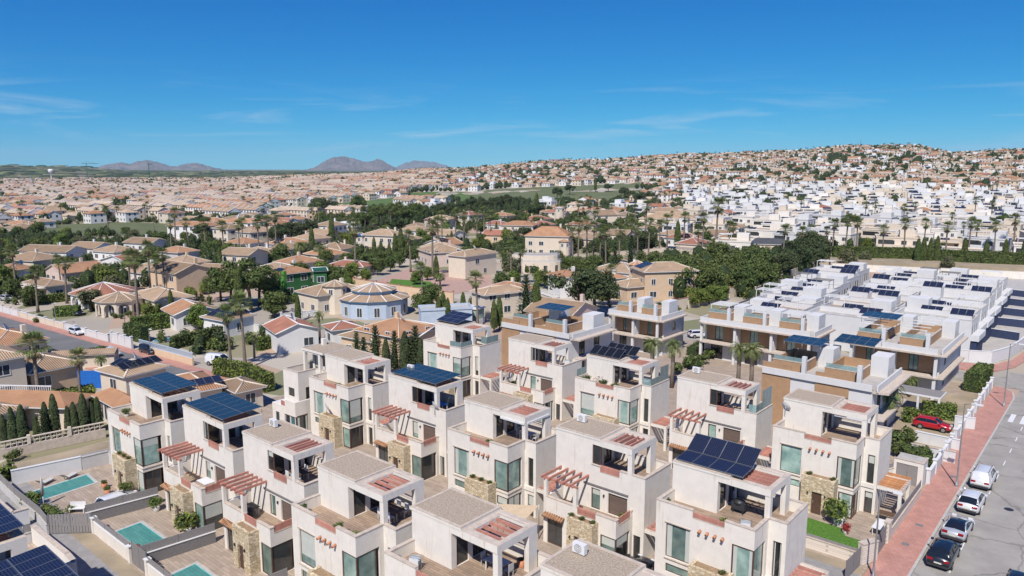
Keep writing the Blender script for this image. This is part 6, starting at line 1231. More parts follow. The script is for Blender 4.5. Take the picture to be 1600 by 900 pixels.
villa('cream villa with round turret and arched balcony below the green house', (-48.6, 162.4), (-41.8, 155.8), (-36.0, 167.8), 4.4, 'cream', 'tile_beige', cap='cream', turret=(7.5, 5.0, 2.6, 6.2, 'tile_beige', 10), bal=True)
oct_villa('light blue villa with two tier beige roof and white ribs', (-30.4, 160.0), 7.4, 3.6, 'blue_wall', 'tile_beige', arches=False, upper=(4.6, 5.4), sides=12)
villa('blue garage block with white outside stair beside the ribbed blue villa', (-19.3, 146.1), (-18.1, 141.3), (-14.7, 151.8), 4.0, 'blue_wall', 'concrete', 'flat', chim=False)
st_ = MB(); [st_.box(i * .45, 0, 0, i * .45 + .45, 1.2, .35 * (i + 1), 'white_paint') for i in range(11)]; tag(obj('outside_stair', st_, None, (*(-18.7, 153.3), 0), radians(33)), 'white outside staircase climbing the blue garage block', 'stairs')
villa('peach house with rust roof and large dish in front of the blue villa', h=4.6, wall_='peach', roof='tile_orange', c=(-19.5, 122.5), W=10, D=9, rz=-.65, cap='peach', dishr=1.0)
villa('low peach wing left of the rust roofed dish house', h=3.6, wall_='peach', roof='tile_brown', c=(-23.8, 122.5), W=7.5, D=7, rz=-.65, cap='cream', chim=False)
villa('gabled peach wing right of the rust roofed dish house', h=4.2, wall_='peach', roof='tile_orange', kind='gable', c=(-15.5, 124.3), W=6.5, D=8, rz=-.65, cap='white_paint', chim=False)
villa('square cream tower villa with hipped orange-beige roof and outside stairs', (-19.3, 215.2), (-13.4, 210.4), (-7.0, 223.6), 6.4, 'cream', 'tile_beige', cap='cream', chim=False, dishr=.9, rate=.4)
villa('lower tiled wing left of the square cream tower villa', (-32.6, 249.4), (-26.4, 236.0), (-20.9, 247.4), 4.5, 'pink', 'tile_beige', cap='cream', dishr=.7)
villa('cream villa with beige hips and deep blue pyramid turret', h=6.3, wall_='cream', roof='tile_beige', c=(-49.2, 284.9), W=14, D=10, rz=-.4, cap='cream', turret=(-1.5, 1, 2.8, 6.0, 'tile_blue', 8), dishr=1.0, bal=True)
villa('yellow and pink villa with wine red turret roof among dark trees', h=6.5, wall_='pink', roof='tile_beige', c=(-35.6, 372.9), W=12, D=9, rz=-.4, cap='cream', turret=(1.5, .5, 2.8, 6.2, 'tile_wine', 8))
dm = thing('dome_house', 'round pink house with white dome among cypresses', 'house', (*(-80.0, 358.2), 0)); q = MB(); q.lathe([(6.5, 0), (6.5, 3.6), (6.8, 3.6), (6.8, 3.8)], 'pink', 20, smooth=False); obj('wall', q, dm); q = MB(); q.lathe([(6.6 * cos(t * pi / 16), 3.8 + 2.6 * sin(t * pi / 16)) for t in range(9)], 'white_paint', 20); obj('dome', q, dm)
for i in range(9): a = 2 * pi * i / 9; std_window(dm, 6.5 * cos(a) + .5 * sin(a), 6.5 * sin(a) - .5 * cos(a), 1., 1., 1.6, a + pi / 2)
villa('castle-like buff villa with orange mansard roof', h=7.2, wall_='cream', roof='tile_orange', c=(13.8, 272.0), W=16, D=10, rz=-.25, rise=3.2, cap='tile_red', turret=(14.5, .5, 1.9, 5.6, 'tile_beige', 12))
cst = thing('terrace_building', 'curved two tier buff terrace with arches and white balustrade below the mansard castle', 'terrace', (*(6.2, 221.6), 0), radians(-8), 'older tile roofed villas'); VILLAS.append((*(6.5, 233.1), 9)); b = MB(); b.prism([(8.5 * cos(pi + pi * t / 10), 5 + 5 * sin(pi + pi * t / 10)) for t in range(11)] + [(8.5, 9), (-8.5, 9)], 0, 3.4, 'cream', 'terrace_tile'); b.prism([(7.5 * cos(pi + pi * t / 10), 6.5 + 4.2 * sin(pi + pi * t / 10)) for t in range(11)] + [(7.5, 12), (-7.5, 12)], 3.4, 5.2, 'cream', 'terrace_tile'); obj('wall', b, cst)
balustrade(cst, [(8.4 * cos(pi + pi * t / 10), 5 + 4.9 * sin(pi + pi * t / 10)) for t in range(11)], 3.4); balustrade(cst, [(7.4 * cos(pi + pi * t / 10), 6.5 + 4.1 * sin(pi + pi * t / 10)) for t in range(11)], 5.2)
for i in range(5): a = pi + pi * (i + .5) / 5 * .8 + .1 * pi; std_window(cst, 8.5 * cos(a) - .8 * sin(a) * -1, 5 + 5 * sin(a) - .8 * cos(a), .3, 1.6, 2.2, a + pi / 2, 'cream', 'glass_dark')
villa('cream house with orange flat-hipped roof left of the mansard castle', h=6., wall_='cream', roof='tile_orange', c=(3.5, 338.2), W=15, D=9, rz=-.3, cap='tile_orange', chim=False)
villa('white villa with blue-grey shutters, orange roof and outside stairs', (8.6, 185.4), (11.6, 178.7), (16.5, 184.2), 5., 'whitewash', 'tile_orange', cap='tile_orange', gl='glass_blue', bal=True)
villa('white house with orange roof beside the big dark pine', (17.4, 188.8), (20.0, 182.2), (25.1, 191.2), 4., 'whitewash', 'tile_orange', cap='tile_orange')
villa('peach villa with broad beige hips, lower storey of the solar turret house', (23.8, 179.6), (27.2, 172.7), (40.9, 182.7), 3.5, 'peach', 'tile_beige', cap='cream', chim=False, solar=[('r', 6, .5, 4, 1, 'pv_black')])
villa('upper storey of peach turret house with black solar roof', (29.7, 183.6), (31.5, 174.3), (39.2, 186.1), 7.0, 'peach', 'tile_beige', cap='cream', solar=[('f', .6, .2, 4, 2, 'pv_navy')], chim=False, turret=(-2, 2, 2.2, 7.6, 'tile_orange', 8))
villa('broad cream villa with two storeys of arched windows and square tower', h=4.2, wall_='cream', roof='tile_beige', cap='cream', arc=7, chim=False, c=(87.3, 410.8), W=30, D=17, rz=-.35)
villa('upper arcaded storey of the broad cream villa', h=7.2, wall_='cream', roof='tile_beige', cap='cream', dishr=1.2, chim=False, turret=(17, 5, 2.6, 9.6, 'tile_beige', 4), c=(88.5, 425.2), W=20, D=11, rz=-.35)
villa('tall cream gabled house with dormer beyond the palm cluster', h=6., wall_='cream', roof='tile_brown', kind='gable', c=(50.4, 415.5), W=13, D=13, rz=.3, cap='cream', dishr=.9)
villa('house with stone round castle tower and red roof', h=5.5, wall_='cream', roof='tile_red', c=(25.5, 445.9), W=11, D=9, rz=-.2, cap='tile_red', turret=(9, 1, 3.0, 8.2, 'plaster_grey', 14))
villa('cream villa with white conservatory right of the blue villa', (-9.4, 158.8), (-5.8, 153.1), (1.7, 162.3), 5., 'cream', 'tile_beige', cap='cream', chim=False, rate=1.1)
cv = thing('conservatory', 'white glazed conservatory attached to the cream villa behind the front solar house', 'conservatory', (*(-12.3, 150.7), 0), radians(-33)); b = MB(); b.box(0, 0, 0, 6, 3, 1.0, 'white_paint'); b.box(-.2, -.2, 3.2, 6.2, 3.2, 3.4, 'white_paint'); [b.box(i * 1.2 - .05 if i else 0, 0, 1., i * 1.2 + .08, .12, 3.2, 'white_paint') for i in range(6)]; b.box(.1, .05, 1., 5.9, 2.9, 3.19, 'glass_pale'); obj('frame', b, cv)
villa('modern pale house with dark grey slate roof and wide glazing above the green canopy', h=3.6, wall_='cream', roof='tile_grey', c=(97.1, 278.3), W=17, D=9, rz=-.3, cap='tile_grey', chim=False, gl='glass_blue')
for i, (c_, W_, D_, rz_, h, w_, ro, kd) in enumerate([((-161.4, 258.3), 20, 9, -0.25, 3.2, 'whitewash', 'tile_brown', 'gable'), ((-153.2, 268.0), 12, 9, -0.3, 3.4, 'whitewash', 'tile_brown', 'gable'), ((-138.5, 256.5), 12, 9, -0.5, 3.2, 'whitewash', 'tile_beige', 'hip'), ((-120.9, 230.1), 13, 9, -0.5, 3.2, 'whitewash', 'tile_red', 'gabley'), ((-141.6, 284.9), 14, 9, -0.4, 3.4, 'whitewash', 'tile_brown', 'gable'), ((-145.6, 338.2), 22, 9, -0.25, 5.8, 'whitewash', 'tile_orange', 'hip'), ((-131.3, 358.2), 18, 9, -0.25, 5.8, 'whitewash', 'tile_orange', 'hip'), ((-111.8, 245.9), 10, 8, -0.5, 4.2, 'plaster_grey', 'tile_orange', 'hip'), ((-150.1, 230.1), 14, 10, -0.4, 3.6, 'cream', 'tile_brown', 'hip'), ((-48.3, 218.9), 12, 7, -0.3, 3, 'pink', 'tile_red', 'hip'), ((-143.5, 211.1), 9, 7, -0.4, 3, 'whitewash', 'tile_orange', 'hip'), ((112.4, 415.5), 13, 9, -0.2, 3.6, 'whitewash', 'tile_beige', 'gable'), ((129.7, 415.5), 12, 9, -0.2, 3.6, 'whitewash', 'tile_beige', 'gable'), ((-0.7, 168.8), 10, 8, -0.5, 4, 'cream', 'tile_orange', 'hip')]):
    nm = ('long white gabled house left of centre of the left quarter', 'white gabled house with brown roof beside the sky blue pool', 'white hipped house with pale ribbed roof near the red gabled house', 'white house with three rust red gables and white ridges', 'white house with brown roof at the end of the long white row', 'long white two storey house with orange roof at the field edge', 'second white two storey house with orange roof at the field edge', 'grey walled house with orange hipped roof behind palms', 'cream split level house with brown roof in front of the white row', 'low pink building with flat red-tiled roof by the pines', 'small white house with red awning at left edge', 'white gabled row house right of the arcaded villa', 'second white gabled row house right of the arcaded villa', 'cream annexe with orange roof near the two cypresses')[i]
    villa(nm, h=h, wall_=w_, roof=ro, kind=kd, c=c_, W=W_, D=D_, rz=rz_, cap='white_paint' if ro == 'tile_red' else 'coping', dishr=.7 if i in (0, 3) else 0)
villa('low orange roofed house on the near side of the left street', h=3., wall_='cream', roof='tile_orange', c=(-86.6, 122.5), W=13, D=8, rz=-.6, cap='cream', dishr=.9)
villa('long narrow outbuilding with pale tiled roof on the near side of the left street', h=2.3, wall_='cream', roof='tile_beige', kind='gable', c=(-68.9, 115.9), W=9, D=3, rz=.25, cap=None, chim=False, rate=.5, rise=.5)
villa('peach house with brick red yard behind the tallest palm', h=3., wall_='peach', roof='tile_brown', c=(-69.4, 105.8), W=9, D=7, rz=-.6, cap='cream', chim=False)
q = MB(); q.box(0, 0, 0, 5.2, .12, 2.6, 'blue_plastic'); tag(obj('tarpaulin_screen', q, None, (*(-63.1, 103.6), 0), radians(4)), 'bright blue tarpaulin screen beside the cream solar villa', 'screen')
sheet('patio', [(-41.2, 197.1), (-27.1, 192.8), (-16.1, 182.8), (-4.4, 200.4), (-7.9, 225.8), (-32.7, 233.1)], .03, 'pink_patio', False); sheet('lawn', [(-33.8, 197.1), (-18.3, 188.7), (-23.2, 206.2), (-34.8, 211.1)], .04, 'lawn', False)
# dirt, street and walls of the left quarter
S0, S1 = (-132.5, 174.7), (-35.5, 103.9); 
def along(t, off): dx, dy = S1[0] - S0[0], S1[1] - S0[1]; L_ = hypot(dx, dy); return (S0[0] + dx * t + dy / L_ * off, S0[1] + dy * t - dx / L_ * off)
sheet('street', [along(-.3, 1.8), along(1, 1.8), along(1, 9.5), along(-.3, 9.5)], .02, 'old_asphalt', False)
slab('pavement', [along(-.3, 0), along(1, 0), along(1, 1.8), along(-.3, 1.8)], 0, .13, 'pink_pave', False)
slab('pavement', [along(-.3, 9.5), along(1, 9.5), along(1, 10.8), along(-.3, 10.8)], 0, .12, 'pink_pave', False)
for i, (a, c, m_, hh, lab) in enumerate(((-.2, .06, 'cream', 1.4, 'cream front wall at the left end of the left street'), (.065, .27, 'plaster_white', 1.5, 'white front wall with pink coping and pillars along the left street'), (.275, .45, 'cream', 1.3, 'cream wall with white globe pillars in front of the rotunda villa'), (.455, .60, 'plaster_white', 1.3, 'white scalloped wall below the tall hedge on the left street'))):
    wall(lab, [along(a, -.2), along(c, -.2)], hh, m_, 'pink' if i == 1 else 'white_paint', 0, pillars=4., uv=False)
wall('white arched entrance wall beside the dome hedge', [along(.61, -.2), along(.67, -.2)], 1.9, 'plaster_white', 'white_paint', 0, pillars=2.5, uv=False)
bw = thing('balustrade_wall', 'peach wall with pale blue balustrade behind the white van', 'wall', (*along(.69, -.3), 0), atan2(S1[1] - S0[1], S1[0] - S0[0])); bx('wall', bw, 0, -.15, 0, 17, .15, 1.2, 'peach'); balustrade(bw, [(0, 0), (17, 0)], 1.2, .9, 'blue_wall')
wall('long peach wall with white lamp pillars behind the blue villa', [(-42.3, 194.9), (-28.2, 182.8), (-14.0, 172.1)], 2.6, 'peach', 'tile_red', 0, pillars=5, uv=False, th=.3)
wall('white garden wall below the cream turret villa', [(-48.7, 152.7), (-41.8, 157.5), (-34.5, 162.6)], 1.3, 'plaster_white', 'white_paint', 0, pillars=4, uv=False)
wall('white yard wall left of the red roofed white house', [(-55.1, 145.1), (-49.2, 140.4)], 1.5, 'plaster_white', 'white_paint', 0, uv=False); wall('cream terrace wall behind the palm cluster', [(37.4, 268.0), (64.6, 284.9)], 1.6, 'cream', 'coping', 0, uv=False)
for i, (p, lab, h) in enumerate((((-93.1, 147.5), 'first', 4.5), ((-76.8, 143.3), 'second', 4.5), ((-61.9, 122.9), 'third', 4.5))): street_lamp('small grey street lamp on the left street, %s from the left edge' % lab, 0, 0, h, .5, 0, w=p)
# pools of the older quarter
for lab, a, W, D, rz in (('sky blue pool in front of the long white gabled row', (-162.2, 274.1), 10, 4, -.3), ('small blue pool behind the hedge of the L shaped house', (-60.1, 132.4), 5, 3, -.5), ('kidney-like blue pool behind the peach wall', (-18.4, 184.7), 6, 3.2, -.3), ('pale blue water basin at the arched entrance', (-64.8, 133.9), 3, 4, -.6)):
    r = thing('swimming_pool', lab, 'pool', (*a, .03), rz); q = MB(); q.prism([(W / 2 * cos(t * pi / 8), D / 2 * sin(t * pi / 8)) for t in range(16)], 0, .12, 'kerb'); obj('edge', q, r); q = MB(); q.prism([(W * .46 * cos(t * pi / 8), D * .45 * sin(t * pi / 8)) for t in range(16)], .1, .13, 'pool_blue'); obj('water', q, r)
# hedges
for lab, pts, h, w in (('tall thick hedge behind the left palm and bougainvillea', [(-64.8, 87.2), (-60.5, 90.3), (-55.2, 94.0)], 3.2, 3.0), ('tall clipped hedge at the bend of the left street', [(-72.5, 136.0), (-67.4, 132.4)], 3.0, 1.6), ('long clipped hedge behind the tall one at the left street', [(-74.0, 140.4), (-64.1, 150.7)], 3.0, 1.6), ('clipped hedge around the small blue pool', [(-60.2, 127.5), (-55.2, 136.5)], 2.2, 1.5), ('clipped hedge in front of the white panel van', [(-45.8, 111.0), (-40.0, 107.5), (-34.7, 102.0)], 2.6, 1.6), ('clipped hedge below the rust red gabled house', [(-44.7, 126.1), (-40.0, 132.4)], 2.2, 1.4), ('dark hedge under the hipped villa between palms', [(-113.5, 168.8), (-106.3, 177.3)], 2.0, 1.4), ('flat topped round hedge by the left street', [(-99.0, 156.8), (-94.4, 158.2)], 2.0, 2.6), ('hedge behind the first black SUV on the left street', [(-73.4, 114.7), (-69.7, 122.9)], 1.6, 1.6), ('hedge along the rotunda villa yard', [(-94.5, 163.3), (-94.2, 167.2)], 2.6, 1.6), ('dark hedge by the pink hexagon house', [(-91.7, 194.9), (-85.1, 206.2)], 2.4, 1.6), ('green hedge behind the cream tower villa', [(-6.5, 245.9), (-26.3, 301.6)], 2.2, 2.)):
    hedge(lab, pts, h, w, trg.choice(('leaf', 'leaf', 'leaf_light')), dens=14, leafs=.2)
hedge('dense bushy hedge at the bend of the pink pavement', [uvw(-16.4, 120), uvw(-16.0, 128.5)], 2.6, 2.0, 'leaf', dens=26, leafs=.18); hedge('low clipped hedge between cabin and white cross wall', [uvw(-17.2, 85), uvw(-14.9, 86.2)], 1.9, 2.2, 'leaf', dens=30); hedge('green climber hedge behind the red car', [(53.0, 91.5), (56.4, 90.0)], 2.0, 1.6, 'leaf_light', dens=26); hedge('hedge on the slope right of the twin palm duplex', [(30.6, 122.5), (39.3, 136.0)], 1.5, 1.8, 'leaf', dens=18)
# palms (fan): base positions
FP = [('tallest fan palm at lower left beside the thick hedge', [(-59.6, 89.5, 1.2)]),
 ('fan palm beside the bougainvillea and cream solar villa', [(-55.9, 92.0, 0.78)]),
 ('fan palm in front of the hipped villa, left one', [(-105.4, 161.1, 1.12)]),
 ('fan palm in front of the hipped villa, right one', [(-105.5, 172.1, 1.12)]),
 ('fan palm at the left street before the rotunda wing', [(-76.2, 147.5, 1.29)]),
 ('fan palm at the far left edge', [(-144.3, 206.2, 1.43)]),
 ('fan palm behind the white van, shorter of the two', [(-44.6, 113.6, 0.95)]),
 ('fan palm behind the white van, taller of the two', [(-42.5, 114.0, 1.1)]),
 ('fan palm between the two cypress pairs by the conservatory', [(-6.9, 145.1, 1.12)]),
 ('slim tall fan palm left of the blue turret villa', [(-46.3, 216.2, 1.49)]),
 ('fan palm with ivy trunk at the cream tower villa', [(-23.5, 216.2, 1.49)]),
 ('leaning fan palm left of the cream tower villa', [(-31.3, 225.8, 1.17)]),
 ('fan palm below the curved terrace, left', [(-0.3, 194.9, 1.17)]),
 ('fan palm below the curved terrace, right', [(2.1, 199.3, 1.1)]),
 ('very tall slim fan palm left of the slate roof house', [(79.0, 284.9, 1.95)]),
 ('fan palm at the left corner of the slate roof house', [(77.9, 264.0, 1.23)]),
 ('fan palm in front of the slate roof house', [(86.1, 233.1, 1.3)]),
 ('very tall fan palm before the arcaded villa', [(58.0, 320.3, 1.69)]),
 ('fan palm in the dense centre palm cluster', [(20.4, 245.9, 1.23), (21.3, 236.2, 1.3), (24.8, 242.6, 1.37), (27.7, 249.4, 1.27), (28.0, 233.1, 1.33), (29.1, 227.2, 1.23), (35.4, 242.6, 1.3), (42.7, 264.0, 1.37), (44.5, 260.2, 1.27), (48.4, 260.2, 1.33), (57.1, 284.9, 1.23), (61.1, 289.5, 1.3), (68.7, 294.2, 1.37), (64.1, 252.9, 1.27), (69.5, 268.0, 1.33)]),
 ('fan palm in the dark group behind the rotunda villas', [(-92.1, 175.6, 1.12), (-90.8, 182.8, 1.12), (-87.3, 179.1, 1.12), (-87.1, 182.8, 1.12)]),
 ('fan palm between the field and the pine group', [(-98.0, 264.0, 1.23), (-118.8, 284.9, 1.29), (-103.7, 264.0, 1.34), (-134.6, 294.2, 1.39), (-125.5, 284.9, 1.23), (-89.1, 258.3, 1.29), (-90.2, 272.0, 1.34), (-91.4, 284.9, 1.39), (-104.3, 284.9, 1.23)]),
 ('fan palm in the group above the cream tower villa', [(-27.3, 272.0, 1.29), (-27.1, 284.9, 1.34), (-22.9, 299.1, 1.39), (-19.9, 309.3, 1.23), (-15.3, 320.3, 1.29), (-12.9, 338.2, 1.34), (-9.5, 320.3, 1.39)]),
 ('fan palm among the white modern houses behind the long hedge', [(127.7, 252.9, 1.17), (119.9, 264.0, 1.37), (123.8, 264.0, 1.3), (133.2, 249.4, 1.24), (144.7, 258.3, 1.17), (149.4, 252.9, 1.37), (164.2, 264.0, 1.3), (171.6, 272.0, 1.24), (170.9, 260.2, 1.17), (177.7, 260.2, 1.37), (203.6, 415.5, 1.3), (206.2, 388.9, 1.24), (231.1, 425.2, 1.17), (272.4, 435.3, 1.37), (282.2, 435.3, 1.3), (176.0, 451.5, 1.24), (101.6, 258.3, 1.17), (118.7, 272.0, 1.37)])]
for lab, P in FP:
    for x, y, s in P: plant('fanpalm', (x, y), lab, s, 'tall fan palms')
DP = [(20.7, 105.8, 1.0, 'tallfeather', 'slender feather palm before the centre duplex, left'),
 (23.3, 103.9, 0.95, 'tallfeather', 'slender feather palm before the centre duplex, right'),
 (32.3, 102.0, 1.0, 'tallfeather', 'slender feather palm before the terrace of three, left'),
 (33.6, 100.2, 1.05, 'tallfeather', 'slender feather palm before the terrace of three, right'),
 (45.1, 86.3, 1.15, 'datepalm', 'large date palm beside the corner villa roof'),
 (-71.9, 249.4, 1.3, 'datepalm', 'broad date palm among the pines behind the green house'),
 (-64.1, 245.9, 1.2, 'datepalm', 'second broad date palm behind the green house'),
 (-81.2, 258.3, 1.0, 'datepalm', 'low date palm left behind the green house'),
 (-19.4, 197.1, 0.8, 'datepalm', 'yellowish date palm behind the peach wall'),
 (42.2, 182.8, 1.5, 'datepalm', 'date palm with thick trunk in front of the dark canopy'),
 (51.6, 206.2, 1.3, 'datepalm', 'date palm in the middle of the green canopy'),
 (72.9, 218.9, 1.0, 'datepalm', 'date palm below the slate roof house'),
 (-36.0, 134.9, 0.7, 'tallfeather', 'lone feather palm behind the overhanging roof villa'),
 (0.0, 301.6, 1.0, 'datepalm', 'date palm beside the curved terrace'),
 (-88.0, 200.4, 0.6, 'datepalm', 'small date palm by the pink hexagon house'),
 (-64.3, 112.1, 0.5, 'datepalm', 'yellow-green palm by the street wall'),
 (-43.4, 120.8, 0.6, 'tallfeather', 'small palm at the pergola roof'),
 (55.6, 99.6, 0.6, 'datepalm', 'low palm by the road side yards'),
 (-30.0, 344.6, 1.1, 'datepalm', 'date palm below the wine turret villa')]
for x, y, s, k, lab in DP: plant(k, (x, y), lab, s, 'feather palms')
